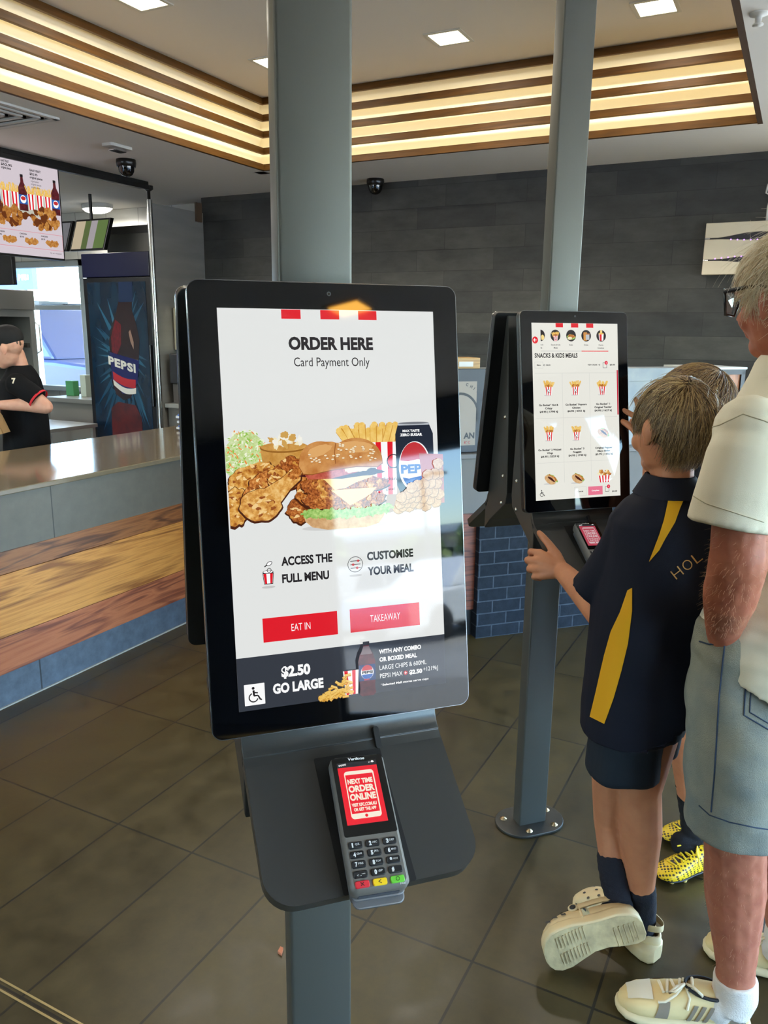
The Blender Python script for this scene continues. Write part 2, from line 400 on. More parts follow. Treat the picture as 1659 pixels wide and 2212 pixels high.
b = MB(); b.prism(rrect(-0.09, 0.09, -0.045, 0.045, 0.02), -0.018, 0); b.build('base', m_white, t, 0.003)
b = MB(); b.prism(rrect(-0.05, 0.05, -0.03, 0.03, 0.012), -0.035, -0.018); b.build('cover', M('chrome', (210, 210, 212), 0.12, 1.0), t, 0.003)
t = thing('air_vent', 'white slatted air vent in the ceiling at the left edge', 'vent', (2.905, 3.87, ZC))
b = MB(); S = 0.30
for (p, q) in (((-S, -S, -0.012), (S, -S + 0.03, 0)), ((-S, S - 0.03, -0.012), (S, S, 0)), ((-S, -S, -0.012), (-S + 0.03, S, 0)), ((S - 0.03, -S, -0.012), (S, S, 0))): b.box(p, q)
b.build('frame', m_white, t, 0.002)
b = MB(); b.box((-S + 0.03, -S + 0.03, -0.004), (S - 0.03, S - 0.03, -0.002)); b.build('backing', M('vent_dark', (70, 68, 64), 0.7), t)
for k in range(4):
    b = MB(); q = 0.245 - k * 0.06
    for (p, r) in (((-q, -q, 0), (q, -q + 0.02, 1)), ((-q, q - 0.02, 0), (q, q, 1)), ((-q, -q, 0), (-q + 0.02, q, 1)), ((q - 0.02, -q, 0), (q, q, 1))):
        b.box((p[0], p[1], -0.014), (r[0], r[1], -0.005))
    b.build('louvre', m_white, t)
t = thing('sprinkler', 'small white sprinkler head on the ceiling at the top right corner', 'sprinkler', (3.24, 0.254, ZC))
b = MB(); b.lathe([(0.03, 0), (0.03, -0.006), (0.012, -0.010), (0.010, -0.03), (0.018, -0.034), (0.018, -0.038), (0, -0.038)], 16); b.build('head', m_white, t)
# ------------------------------------------------------------------ serving counter
def wood(name, c1, c2_, c3, scale=1.0, rough=0.42, axis=0, dist=6.0):
    """timber with long grain along the given axis"""
    m = bpy.data.materials.new(name); m.use_nodes = True
    nt = m.node_tree; N = nt.nodes.new; L = nt.links.new; b = nt.nodes['Principled BSDF']
    tc = N('ShaderNodeTexCoord'); mp = N('ShaderNodeMapping'); L(tc.outputs['Object'], mp.inputs[0])
    s = [7.0 * scale] * 3; s[axis] = 0.8 * scale; mp.inputs['Scale'].default_value = s
    nz = N('ShaderNodeTexNoise'); nz.inputs['Scale'].default_value = 1.0; nz.inputs['Detail'].default_value = 2; nz.inputs['Distortion'].default_value = 0.6
    L(mp.outputs[0], nz.inputs['Vector'])
    mu = N('ShaderNodeMath'); mu.operation = 'MULTIPLY'; mu.inputs[1].default_value = dist; L(nz.outputs['Fac'], mu.inputs[0])
    fr = N('ShaderNodeMath'); fr.operation = 'PINGPONG'; fr.inputs[1].default_value = 0.5; L(mu.outputs[0], fr.inputs[0])
    n2 = N('ShaderNodeTexNoise'); m2 = N('ShaderNodeMapping'); L(tc.outputs['Object'], m2.inputs[0])
    s2 = [90.0] * 3; s2[axis] = 3.0; m2.inputs['Scale'].default_value = s2; n2.inputs['Scale'].default_value = 1.0; n2.inputs['Detail'].default_value = 4
    L(m2.outputs[0], n2.inputs['Vector'])
    ad = N('ShaderNodeMath'); ad.operation = 'ADD'; L(fr.outputs[0], ad.inputs[0]); L(n2.outputs['Fac'], ad.inputs[1])
    r = N('ShaderNodeValToRGB'); cr = r.color_ramp
    cr.elements[0].position = 0.35; cr.elements[0].color = lin(c1); cr.elements[1].position = 1.0; cr.elements[1].color = lin(c3)
    e = cr.elements.new(0.68); e.color = lin(c2_)
    L(ad.outputs[0], r.inputs[0]); L(r.outputs[0], b.inputs['Base Color'])
    b.inputs['Roughness'].default_value = rough
    bp = N('ShaderNodeBump'); bp.inputs['Strength'].default_value = 0.08; bp.inputs['Distance'].default_value = 0.002
    L(ad.outputs[0], bp.inputs['Height']); L(bp.outputs[0], b.inputs['Normal'])
    _mats[name] = m
    return m
w_top = wood('timber_brown', (112, 66, 36), (148, 94, 54), (86, 50, 30), 1.0)
w_mid = wood('timber_honey', (164, 102, 44), (204, 140, 70), (134, 80, 34), 0.8)
w_mid2 = wood('timber_orange', (158, 92, 46), (188, 118, 66), (126, 70, 36), 0.9)
w_low = wood('timber_red', (144, 76, 46), (168, 98, 62), (112, 56, 36), 1.2)
m_fascia = tiles('grey_fascia', (100, 95, 86), (96, 92, 84), (54, 52, 48), 1.25, 2.0, 0.0, 0.003, 'xz', (-2.28 + 5.0, 0.5), rough=0.5, mott=0.12, mscale=14, bump=0.06)
m_plinth = tiles('blue_grey_plinth', (78, 88, 100), (70, 80, 92), (36, 38, 42), 1.25, 2.0, 0.0, 0.004, 'xz', (-2.15 + 5.0, 0.5), rough=0.5, mott=0.35, mscale=16, bump=0.1)
m_stone = M('stone_worktop', (124, 112, 92), 0.11, spec=0.6, var=(30.0, 0.12))
m_edge = M('stone_edge', (120, 118, 112), 0.35)
CX0, CX1, CY0, CY1 = -0.4, X1 - 0.004, 2.76, 3.63
ctr = thing('serving_counter', 'long serving counter with stone top, grey fascia and timber boards on its front', 'counter', (0, 0, 0))
b = MB(); b.box((CX0, CY0 - 0.012, 0.882), (CX1, CY1, 0.905)); b.build('worktop', m_stone, ctr, 0.004)
b = MB(); b.box((CX0, CY0, 0.655), (CX1, CY1 - 0.05, 0.882)); b.build('fascia', m_fascia, ctr)
for (z0, z1, xs_, ms_) in ((0.562, 0.655, (CX0, CX1), (w_top,)), (0.300, 0.560, (CX0, 3.28, CX1), (w_mid, w_mid2)), (0.145, 0.298, (CX0, CX1), (w_low,))):
    for k, m_ in enumerate(ms_):
        b = MB(); b.box((xs_[k] + 0.0005, CY0 - 0.004, z0), (xs_[k + 1] - 0.0005, CY0 + 0.03, z1)); b.build('timber_board', m_, ctr, 0.0015)
b = MB(); b.box((CX0, CY0 + 0.03, 0.145), (CX1, CY1 - 0.05, 0.655)); b.build('carcass', M('carcass', (60, 58, 56), 0.7), ctr)
b = MB(); b.box((CX0, CY0 + 0.002, 0.0), (CX1, CY1 - 0.05, 0.145)); b.build('plinth', m_plinth, ctr)
b = MB(); b.box((CX0, CY0 - 0.004, 0.0), (CX1, CY0 + 0.002, 0.006)); b.build('grout_line', M('pale_grout', (150, 146, 136), 0.7), ctr)

# blue packets at the end of the worktop
for k, (dx, dy, dz, rz, lab) in enumerate(((0, 0, 0.0, 0.2, 'blue and white packet lying at the bottom of the little pile on the worktop'),
                                           (0.01, -0.01, 0.035, -0.15, 'blue and white packet in the middle of the little pile on the worktop'),
                                           (0.0, 0.01, 0.07, 0.35, 'blue and white packet on top of the little pile on the worktop'))):
    t = thing('packet', lab, 'packet', (3.93 + dx, 3.42 + dy, 0.906 + dz), rz, 'packets on the worktop')
    b = MB(); b.prism(rrect(-0.075, 0.075, -0.05, 0.05, 0.02), 0.0, 0.033); b.build('wrapper', M('packet_blue', (26, 92, 190), 0.3), t, 0.012, 3)
    b = MB(); b.box((-0.077, -0.052, 0.008), (-0.02, 0.052, 0.022)); b.box((0.03, -0.052, 0.012), (0.05, 0.052, 0.02)); b.build('band', M('packet_white', (220, 224, 228), 0.4), t)

# ------------------------------------------------------------------ collection station at 45 degrees (brick base)
m_brick = tiles('blue_painted_brick', (34, 39, 46), (29, 34, 41), (64, 70, 77), 0.16, 0.0655, 0.5, 0.0035, 'xz', (0.068, 0.0), rough=0.7, spec=0.12, mott=0.3, mscale=25, bump=0.5)
m_marble = M('white_marble_panel', (166, 168, 166), 0.5, spec=0.2, var=(9.0, 0.2), c2=(132, 142, 150))
st = thing('collection_station', 'angled station with blue brick base and white marble upstand by the slate wall', 'counter', (0, 0, 0), A_KIOSK)
b = MB(); b.box((1.684, 3.46, 0.0), (3.35, 3.95, 0.655)); b.build('brick_base', m_brick, st)
b = MB(); b.box((1.1, 3.50, 0.145), (1.684, 3.95, 0.655)); b.build('timber_end', wood('timber_station', (112, 58, 40), (136, 76, 52), (84, 42, 30), 1.2), st)
b = MB(); b.box((1.1, 3.52, 0.0), (1.684, 3.95, 0.145)); b.build('plinth', M('station_plinth', (40, 42, 44), 0.5), st)
b = MB(); b.box((1.1, 3.49, 0.655), (3.35, 3.95, 0.93)); b.build('fascia', M('station_grey', (112, 108, 104), 0.6, spec=0.2), st, 0.003)
b = MB(); b.box((1.1, 3.48, 0.93), (3.35, 3.97, 0.955)); b.build('worktop', M('station_top', (96, 92, 88), 0.3), st, 0.003)
b = MB(); b.box((1.1, 3.56, 0.955), (2.96, 3.72, 1.358)); b.box((1.1, 3.553, 1.290), (2.96, 3.56, 1.294)); b.build('upstand', m_marble, st, 0.002)
# framed poster standing on it
pz0, pz1, px0, px1 = 0.957, 1.362, 1.24, 1.70
po = thing('poster', 'framed chicken poster with black frame standing on the station beside the near screen', 'poster', (0, 0, 0), A_KIOSK)
b = MB(); b.box((px0, 3.525, pz0), (px1 + 0.02, 3.55, pz1)); b.build('frame', M('poster_frame', (26, 28, 34), 0.4), po, 0.002)
b = MB(); b.box((px0 + 0.01, 3.522, pz0 + 0.035), (px1 - 0.03, 3.5245, pz1 - 0.06)); b.build('print', M('poster_paper', (140, 126, 112), 0.4), po)
def flat_text(mb, s, x, z, h, y, mi=0, w=None, bold=0.02, rot=0.0, xf=None):
    vs, fs, tw, th = text_geo(s, bold)
    k = h / th; kx = (w / tw) if w else k
    c_, s_ = cos(rot), sin(rot)
    mb.add([(x + (v[0] * kx) * c_ - (v[1] * k) * s_, y, z + (v[0] * kx) * s_ + (v[1] * k) * c_) for v in vs], [f for f in fs], mi, False, xf)
b = MB()
import itertools
pcx, pcz, pr = 1.585, 1.135, 0.115
for s_, a in zip('FAMOUSCHICKEN', [150, 140, 130, 119, 108, 97, 77, 67, 58, 50, 41, 32, 22]):
    r_ = radians(a); flat_text(b, s_, pcx + 0.135 * cos(r_) - 0.006, pcz + 0.150 * sin(r_), 0.014, 3.5215, 0, None, 0.03, r_ - pi / 2)
ring = [(pcx + pr * cos(radians(a)) * 0.88, 3.5215, pcz + pr * sin(radians(a))) for a in range(-20, 201, 10)]
rin = [(pcx + (pr - 0.012) * cos(radians(a)) * 0.88, 3.5215, pcz + (pr - 0.012) * sin(radians(a))) for a in range(-20, 201, 10)]
b.add(ring + rin, [(i, i + 1, len(ring) + i + 1, len(ring) + i) for i in range(len(ring) - 1)])
flat_text(b, 'AN', 1.607, 1.025, 0.03, 3.5215, 0, None, 0.04)
b.build('lettering', M('poster_ink', (34, 32, 32), 0.5), po)
b = MB(); flat_text(b, "K' C", 1.612, 1.000, 0.014, 3.5214, 0, None, 0.03); b.build('red_lettering', M('poster_red', (150, 54, 48), 0.5), po)
bx = thing('wooden_tray', 'shallow pale wooden box with a white label above the poster', 'box', (0, 0, 0), A_KIOSK)
b = MB(); b.box((1.30, 3.57, 1.3585), (1.705, 3.71, 1.412)); b.build('body', wood('pale_timber', (170, 130, 70), (186, 146, 86), (150, 110, 58), 2.0), bx, 0.002)
b = MB(); b.box((1.592, 3.567, 1.370), (1.667, 3.57, 1.394)); b.build('label', M('paper_white', (222, 220, 214), 0.6), bx)
bx = thing('timber_box', 'timber box with black edges and white top right of the marble upstand', 'box', (2.83, 3.56, 1.1), A_KIOSK * 0)
bx.location = (0, 0, 0); bx.rotation_euler = (0, 0, A_KIOSK)
b = MB(); b.box((2.985, 3.50, 0.956), (3.24, 3.80, 1.335)); b.build('body', wood('box_timber', (150, 92, 56), (172, 112, 72), (120, 70, 42), 1.5, axis=2), bx, 0.002)
b = MB()
for x in (2.975, 3.225): b.box((x, 3.49, 0.956), (x + 0.025, 3.505, 1.345))
b.box((2.975, 3.49, 1.325), (3.25, 3.81, 1.352)); b.build('edge_frame', m_black, bx)
b = MB(); b.box((2.968, 3.486, 1.352), (3.257, 3.816, 1.364)); b.build('top_board', M('pale_top', (206, 208, 206), 0.4), bx, 0.002)

# ------------------------------------------------------------------ bug-zapper style lamp on the slate wall
uv = thing('insect_lamp', 'cream wall lamp with two wavy slots and tiny violet lights on the slate wall', 'wall lamp', (X1, 0, 0))
m_cr = M('cream_plastic', (226, 214, 190), 0.22)
U0, U1, UZ0, UZ1 = 0.02, 0.605, 1.895, 2.20
def wave_strip(z_lo, z_hi, y0=U0, y1=U1, n=24, bul_lo=0.0, bul_hi=0.0):
    vs = []; 
    for i in range(n + 1):
        t = i / n; y = y1 + (y0 - y1) * t
        w_ = max(0.0, sin(pi * min(max((t - 0.12) / 0.8, 0), 1))) ** 1.5
        vs.append((y, z_lo + bul_lo * w_, z_hi + bul_hi * w_))
    return vs
for (zl, zh, bl, bh) in ((2.112, UZ1, 0.028, 0), (1.985, 2.104, -0.0, -0.010), (UZ0, 1.977, 0, -0.014)):
    s_ = wave_strip(zl, zh, bul_lo=bl, bul_hi=bh); b = MB()
    if zl == 1.985: s_ = [(y, a + 0.018 * max(0, sin(pi * min(max((i / 24 - 0.12) / 0.8, 0), 1))) ** 1.5, c) for i, (y, a, c) in enumerate(s_)]
    rings = [[(-0.07, y, a), (-0.012, y, a), (-0.012, y, c), (-0.07, y, c)] for (y, a, c) in s_]
    b.loft(rings, 0, True, False); b.build('cover', m_cr, uv, 0.004)
b = MB(); b.box((-0.055, U0 + 0.005, UZ0 + 0.005), (-0.001, U1 - 0.005, UZ1 - 0.005)); b.build('body', M('lamp_dark', (40, 38, 44), 0.5), uv)
for hz in (1.977, 2.104): b = MB(); b.box((-0.068, U1 - 0.03, hz), (-0.05, U1, hz + 0.008)); b.build('hinge', M('chrome', (210, 210, 212), 0.12, 1.0), uv)
b = MB()
for k in range(9):
    b.ball((-0.069, 0.455 - 0.037 * k, 2.099 - 0.006 * max(0, sin(pi * k / 8))), 0.0045, 8)
for k in range(6):
    b.ball((-0.069, 0.535 - 0.037 * k, 1.989 + 0.01 * min(k, 3) / 3), 0.0045, 8)
b.build('violet_light', E('violet_led', (190, 130, 255), 3.0), uv)
cb = MB(); cb.tube([(X1 - 0.02, 0.25, 2.60), (X1 - 0.03, 0.262, 2.45), (X1 - 0.035, 0.285, 2.40), (X1 - 0.035, 0.29, 2.36), (X1 - 0.03, 0.265, 2.345), (X1 - 0.03, 0.258, 2.40), (X1 - 0.025, 0.262, 2.34), (X1 - 0.03, 0.272, 2.28), (X1 - 0.03, 0.27, 2.205)], 0.006, 8)
tag(cb.build('power_cord', M('white_cable', (214, 212, 208), 0.4)), 'white looped power cord hanging above the cream wall lamp', 'cord')

# ------------------------------------------------------------------ kitchen behind the counter
pn = thing('steel_partition', 'brushed stainless steel partition with a round end post beside the slate wall', 'partition', (0, 0, 0))
b = MB(); b.box((4.955, YP - 0.012, 0.0), (X1, YP + 0.012, 2.478)); b.build('panel', m_ss, pn)
b = MB(); b.tube([(4.935, YP, 0.0), (4.935, YP, 2.50)], 0.022, 20); b.build('post', M('bright_steel', (196, 196, 192), 0.2, 1.0), pn)
b = MB(); b.lathe([(0.0, 2.50), (0.012, 2.50), (0.012, 2.56), (0.035, 2.575), (0.035, 2.60), (0, 2.60)], 16); b.build('ceiling_fixing', m_black, pn, loc=(4.935, YP, 0))
b = MB(); b.box((5.45, YP - 0.03, 2.40), (5.52, YP - 0.012, 2.55)); b.build('corner_bracket', M('bracket_brown', (84, 66, 50), 0.5), pn)
ds = thing('towel_dispenser', 'cream towel dispenser fixed to the stainless partition', 'dispenser', (5.21, YP - 0.013, 1.36))
b = MB(); b.prism(rrect(-0.1, 0.12, -0.11, 0.0, 0.03), 0.0, 0.34); b.build('cover', M('cream_cover', (196, 184, 156), 0.4), ds, 0.01)
b = MB(); b.box((-0.06, -0.112, 0.0), (0.08, -0.02, -0.008)); b.build('mouth', m_black, ds)
bn = thing('steel_bench', 'stainless bench against the partition under the cream dispenser', 'bench', (0, 0, 0))
b = MB(); b.box((4.97, 4.02, 0.90), (X1 - 0.02, YP - 0.02, 0.935)); b.build('worktop', m_ss, bn, 0.004)
b = MB(); b.box((5.0, 4.06, 0.0), (X1 - 0.04, YP - 0.03, 0.90)); b.build('cabinet', M('steel_cabinet', (120, 116, 110), 0.4, 0.6), bn)
cm = thing('countertop_machine', 'dark boxy machine on the bench below the cream dispenser', 'appliance', (5.22, YP - 0.19, 0.935))
b = MB(); b.box((-0.22, -0.13, 0.16), (0.2, 0.13, 0.40)); b.build('body', M('machine_dark', (30, 28, 30), 0.35), cm, 0.01)
b = MB(); b.box((-0.2, -0.1, 0.0), (0.18, 0.12, 0.16)); b.build('base', M('machine_grey', (78, 72, 68), 0.45), cm, 0.006)
b = MB(); b.box((-0.05, -0.134, 0.22), (0.0, -0.13, 0.36)); b.build('display', M('machine_orange', (112, 74, 54), 0.4), cm)

fr = thing('drinks_fridge', 'tall dark blue cola drinks fridge with a bottle picture on its door', 'fridge', (5.0, 0, 0))
FY0, FY1 = 4.69, 5.435
b = MB(); b.box((0.03, FY0, 0.05), (0.72, FY1, 2.13)); b.build('cabinet', M('fridge_black', (16, 17, 22), 0.4), fr, 0.008)
b = MB(); b.box((-0.01, FY0, 1.94), (0.03, FY1, 2.13)); b.build('header', M('fridge_navy', (18, 20, 52), 0.3), fr, 0.006)
b = MB(); b.box((-0.005, FY0, 0.08), (0.03, FY1, 1.935)); b.build('door_frame', M('fridge_black', (16, 17, 22), 0.4), fr, 0.004)
# printed door: blue burst, bottle, lettering
def fdoor(name, pts, m_, lay):
    b = MB(); b.add([(-0.006 - 0.0008 * lay, y, z) for (y, z) in pts], [tuple(range(len(pts)))[::-1]]); return b.build(name, m_, door)
door = None
b = MB(); b.box((-0.0075, FY0 + 0.05, 0.13), (-0.005, FY1 - 0.045, 1.90))
m_burst = M('fridge_print', (10, 12, 30), 0.25, var=(5.0, 0.5), c2=(14, 48, 70), stretch=(1, 1.6, 0.55), detail=6)
door = b.build('door_print', m_burst, fr)
def spray(seed, n, m_):
    r = random.Random(seed); b = MB()
    for k in range(n):
        a = r.uniform(0, 2 * pi); cy, cz = 5.03, 1.33
        r0 = r.uniform(0.20, 0.30); r1 = r0 + r.uniform(0.06, 0.30); wd = r.uniform(0.006, 0.022)
        y0_, z0_ = cy + r0 * 0.62 * cos(a), cz + r0 * 1.5 * sin(a); y1_, z1_ = cy + r1 * 0.72 * cos(a + 0.05), cz + r1 * 1.6 * sin(a + 0.05)
        if not (FY0 + 0.06 < y1_ < FY1 - 0.06 and 0.16 < z1_ < 1.88): continue
        dx, dz = z1_ - z0_, -(y1_ - y0_); L_ = hypot(dx, dz); dx, dz = dx / L_ * wd, dz / L_ * wd
        x_ = -0.0079 - 0.00002 * k
        b.add([(x_, y0_ - dx, z0_ - dz), (x_, y0_ + dx, z0_ + dz), (x_, y1_, z1_)], [(0, 1, 2), ])
    return b.build('splash', m_, door)
spray(3, 60, M('splash_teal', (18, 64, 90), 0.3)); spray(5, 26, M('splash_pale', (34, 84, 110), 0.3))
bot = [(4.885, 1.88), (5.02, 1.88), (5.03, 1.79), (5.075, 1.66), (5.15, 1.52), (5.178, 1.42), (5.172, 1.30), (5.172, 1.08), (5.13, 0.98), (5.05, 0.935), (4.97, 0.96), (4.90, 1.06), (4.872, 1.20), (4.852, 1.30), (4.835, 1.44), (4.86, 1.56), (4.90, 1.68), (4.89, 1.79)]
fdoor('bottle_print', bot, M('bottle_brown', (44, 20, 24), 0.2, var=(14.0, 0.5), c2=(20, 14, 22)), 4)
fdoor('bottle_cap', [(4.875, 1.9), (5.03, 1.9), (5.04, 1.74), (4.885, 1.74)], M('bottle_cap', (22, 40, 72), 0.25), 5)
fdoor('bottle_shine', [(5.09, 1.60), (5.15, 1.46), (5.152, 1.34), (5.10, 1.30), (5.04, 1.40), (5.03, 1.56)], M('bottle_red', (112, 24, 36), 0.25, var=(30, 0.5), c2=(54, 14, 24), stretch=(1, 3, 1)), 5)
fdoor('bottle_glint', [(4.93, 1.52), (4.90, 1.42), (4.905, 1.36), (4.935, 1.42), (4.95, 1.50)], M('bottle_glint', (132, 104, 92), 0.25), 5)
fdoor('bottle_label', [(5.18, 1.335), (4.85, 1.27), (4.885, 1.08), (5.0, 0.99), (5.06, 0.99), (5.165, 1.10)], M('label_navy', (22, 28, 84), 0.3), 6)
def swoosh(z_top, z_bot, dip, n=10):
    up = [(5.155 - 0.255 * i / n, z_top - 0.062 * i / n - dip * sin(pi * i / n)) for i in range(n + 1)]
    dn = [(5.15 - 0.245 * i / n, z_bot - 0.062 * i / n - dip * sin(pi * i / n)) for i in range(n + 1)]
    return up + dn[::-1]
fdoor('label_red', swoosh(1.175, 1.105, 0.02), M('label_red', (168, 36, 46), 0.3), 7)
fdoor('label_white', swoosh(1.107, 1.06, 0.035), M('label_white', (206, 204, 196), 0.3), 8)
b = MB()
xx = 5.195
for ch, zz in zip('PEPSI', (1.232, 1.215, 1.198, 1.184, 1.172)):
    vs, fs, tw, th = text_geo(ch, 0.05); k = 0.072 / th; kx = (0.064 if ch != 'I' else 0.022) / tw
    b.add([(-0.0128, xx - v[0] * kx, zz + v[1] * k - v[0] * kx * 0.22) for v in vs], [f[::-1] for f in fs]); xx -= 0.070 if ch != 'I' else 0.03
b.build('lettering', M('label_white', (206, 204, 196), 0.3), door)
fdoor('second_bottle_print', [(5.20, 0.86), (5.12, 0.92), (4.92, 0.90), (4.86, 0.80), (4.85, 0.3), (5.22, 0.3)], M('bottle_ember', (96, 30, 30), 0.3, var=(8, 0.6), c2=(28, 14, 24)), 4)
b = MB(); b.box((-0.03, FY0 + 0.012, 0.9), (-0.006, FY0 + 0.03, 1.4)); b.build('handle', M('handle_grey', (60, 62, 66), 0.3, 0.6), fr, 0.004)
hd = thing('wall_cabinet', 'grey steel cabinet on the wall above the drinks fridge', 'cabinet', (0, 0, 0))
b = MB(); b.box((5.3, 4.80, 2.15), (XK - 0.001, 5.45, 2.37)); b.build('body', M('cabinet_grey', (112, 110, 104), 0.45, 0.3), hd, 0.004)
b = MB(); b.box((5.285, 4.79, 2.315), (XK - 0.001, 5.46, 2.375)); b.build('lip', M('cabinet_dark', (58, 56, 54), 0.4), hd, 0.003)

def kitchen_lamp(x, y, label, sx=0.3, sy=0.3, e=16.0):
    t = thing('ceiling_lamp', label, 'ceiling light', (x, y, ZC), 0, 'kitchen ceiling lamps')
    b = MB(); b.prism([(sx * cos(2 * pi * i / 32), sy * sin(2 * pi * i / 32)) for i in range(32)], -0.035, 0.0, 'z', 0, None, True); b.build('base', m_white, t)
    b = MB(); b.lathe([(0.001, -0.075), (0.5, -0.070), (0.8, -0.055), (0.95, -0.036)], 32, 0, Matrix.Diagonal((sx, sy, 1, 1)), cap=False); b.build('diffuser', E('kitchen_diffuser', (255, 250, 236), 9.0, 0.5), t)
    ld = bpy.data.lights.new('lamp', 'AREA'); ld.shape = 'ELLIPSE'; ld.size = 2 * sx; ld.size_y = 2 * sy; ld.energy = e; ld.color = (1.0, 0.97, 0.9)
    lo = bpy.data.objects.new('lamp_light', ld); col.objects.link(lo); lo.parent = t; lo.location = (0, 0, -0.09)
kitchen_lamp(5.48, 5.72, 'small oval lamp on the kitchen ceiling behind the order monitors', 0.10, 0.16, 8.0)
kitchen_lamp(4.0, 5.3, 'unseen added round lamp on the kitchen ceiling above the worker')  # out-of-view lamp, added to brighten the dark kitchen
kitchen_lamp(2.2, 5.8, 'unseen added round lamp on the kitchen ceiling beyond the left edge of the photo')  # another added lamp beyond view, lifts the kitchen light
def monitor(name, x, y0, y1, z0, z1, label, pic, lean=0.06, rods=True):
    t = thing(name, label, 'monitor', (x, (y0 + y1) / 2, (z0 + z1) / 2), 0, 'kitchen order monitors')
    w, h = abs(y1 - y0) / 2, (z1 - z0) / 2
    sh = Matrix(((1, 0, lean / h * 0.5, 0), (0, 1, -lean * 0.9 / h, 0), (0, 0, 1, 0), (0, 0, 0, 1)))
    b = MB(); b.box((-0.0, -w, -h), (0.04, w, h), 0, sh); b.build('case', m_black, t, 0.004)
    if pic:
        b = MB(); n = len(pic)
        for i, (a, c) in enumerate(pic):
            a0 = w * 0.93 - 2 * w * 0.93 * a; a1 = w * 0.93 - 2 * w * 0.93 * (pic[i + 1][0] if i + 1 < n else 1)
            b.add([sh @ Vector((-0.002, a0, -h * 0.88)), sh @ Vector((-0.002, a1, -h * 0.88)), sh @ Vector((-0.002, a1, h * 0.88)), sh @ Vector((-0.002, a0, h * 0.88))], [(0, 1, 2, 3)], i)
        b.build('screen', [E('mon_%d_%d_%d' % c, c, 0.8) for a, c in pic], t)
    if rods:
        b = MB(); b.tube([(0.03, 0, h * 0.9), (0.03, 0, ZC - (z0 + z1) / 2)], 0.014, 10); b.build('hanger', m_black, t)
    return t
monitor('order_monitor', 5.0, 5.52, 5.13, 2.155, 2.405, 'tilted order monitor with green and grey stripes above the kitchen window', [(0, (206, 190, 160)), (0.30, (96, 112, 66)), (0.48, (176, 168, 172)), (0.68, (104, 128, 72))], 0.035)
monitor('order_monitor', 5.02, 6.0, 5.585, 2.16, 2.405, 'grey order monitor left of the one with green stripes', [(0, (120, 120, 124))], 0.035)
monitor('order_monitor', 4.6, 6.35, 5.80, 1.87, 2.12, 'dark switched off monitor below the menu board at the left edge', None, 0.0)

ov = thing('oven', 'stainless steel oven cabinet with open dark chamber behind the worker', 'oven', (0, 0, 0))
b = MB(); b.box((4.1, 6.2, 0), (5.11, 6.75, 0.6)); b.box((4.1, 6.2, 1.62), (5.11, 6.75, 1.68)); b.box((5.055, 6.2, 0.6), (5.11, 6.75, 1.62)); b.box((4.1, 6.2, 0.6), (4.15, 6.75, 1.62)); b.build('casing', M('oven_steel', (184, 184, 180), 0.32, 0.8), ov)
b = MB(); b.box((4.15, 6.7, 0.6), (5.055, 6.75, 1.62)); b.build('back_plate', M('oven_dark', (22, 20, 20), 0.6), ov)
b = MB(); b.box((4.1, 6.17, 1.68), (5.10, 6.75, 1.85)); b.build('control_panel', M('oven_panel', (132, 130, 126), 0.4, 0.6), ov, 0.006)
b = MB()
for k in range(4): b.box((5.02, 6.22, 0.75 + 0.2 * k), (5.05, 6.65, 0.79 + 0.2 * k)); b.box((4.2, 6.23, 0.77 + 0.2 * k), (5.03, 6.26, 0.775 + 0.2 * k))
b.build('rack', M('rack_steel', (110, 106, 100), 0.4, 0.9), ov)
b = MB(); b.tube([(5.125, 6.22, 1.3), (5.14, 6.19, 1.32), (5.14, 6.19, 1.55), (5.125, 6.22, 1.57)], 0.008, 8); b.build('handle', M('bright_steel', (196, 196, 192), 0.2, 1.0), ov)
kb = thing('kitchen_bench', 'steel bench with grey cabinet under the drive-through window', 'bench', (0, 0, 0))
b = MB(); b.box((5.15, 5.47, 0.86), (XK - 0.012, 6.20, 0.90)); b.build('worktop', m_ss, kb, 0.003)
b = MB(); b.box((5.19, 5.47, 0), (XK - 0.012, 6.20, 0.86)); b.build('cabinet', M('bench_cabinet', (124, 118, 112), 0.5), kb)
tb = thing('steel_table', 'low stainless steel table behind the worker in front of the bench', 'table', (4.62, 5.62, 0))
b = MB(); b.box((-0.3, -0.32, 0.70), (0.3, 0.32, 0.73)); b.build('tabletop', m_ss, tb, 0.003)
for sx in (-0.27, 0.27):
    for sy in (-0.29, 0.29): b = MB(); b.box((sx - 0.015, sy - 0.015, 0), (sx + 0.015, sy + 0.015, 0.70)); b.build('leg', m_ss, tb)
# wire basket and cartons on the window ledge
for (y, z0, w_, h_, c_, lab) in ((6.10, 0.90, 0.10, 0.14, (72, 140, 84), 'green carton on the bench below the drive-through window'), (5.92, 0.90, 0.07, 0.2, (196, 206, 190), 'pale leaflet stand on the bench beside the green carton')):
    t = MB(); t.box((5.35, y - w_ / 2, z0), (5.42, y + w_ / 2, z0 + h_)); tag(t.build('carton' if c_[0] < 100 else 'leaflet_stand', M('carton_%d' % c_[0], c_, 0.5), None, 0.004), lab, 'box')

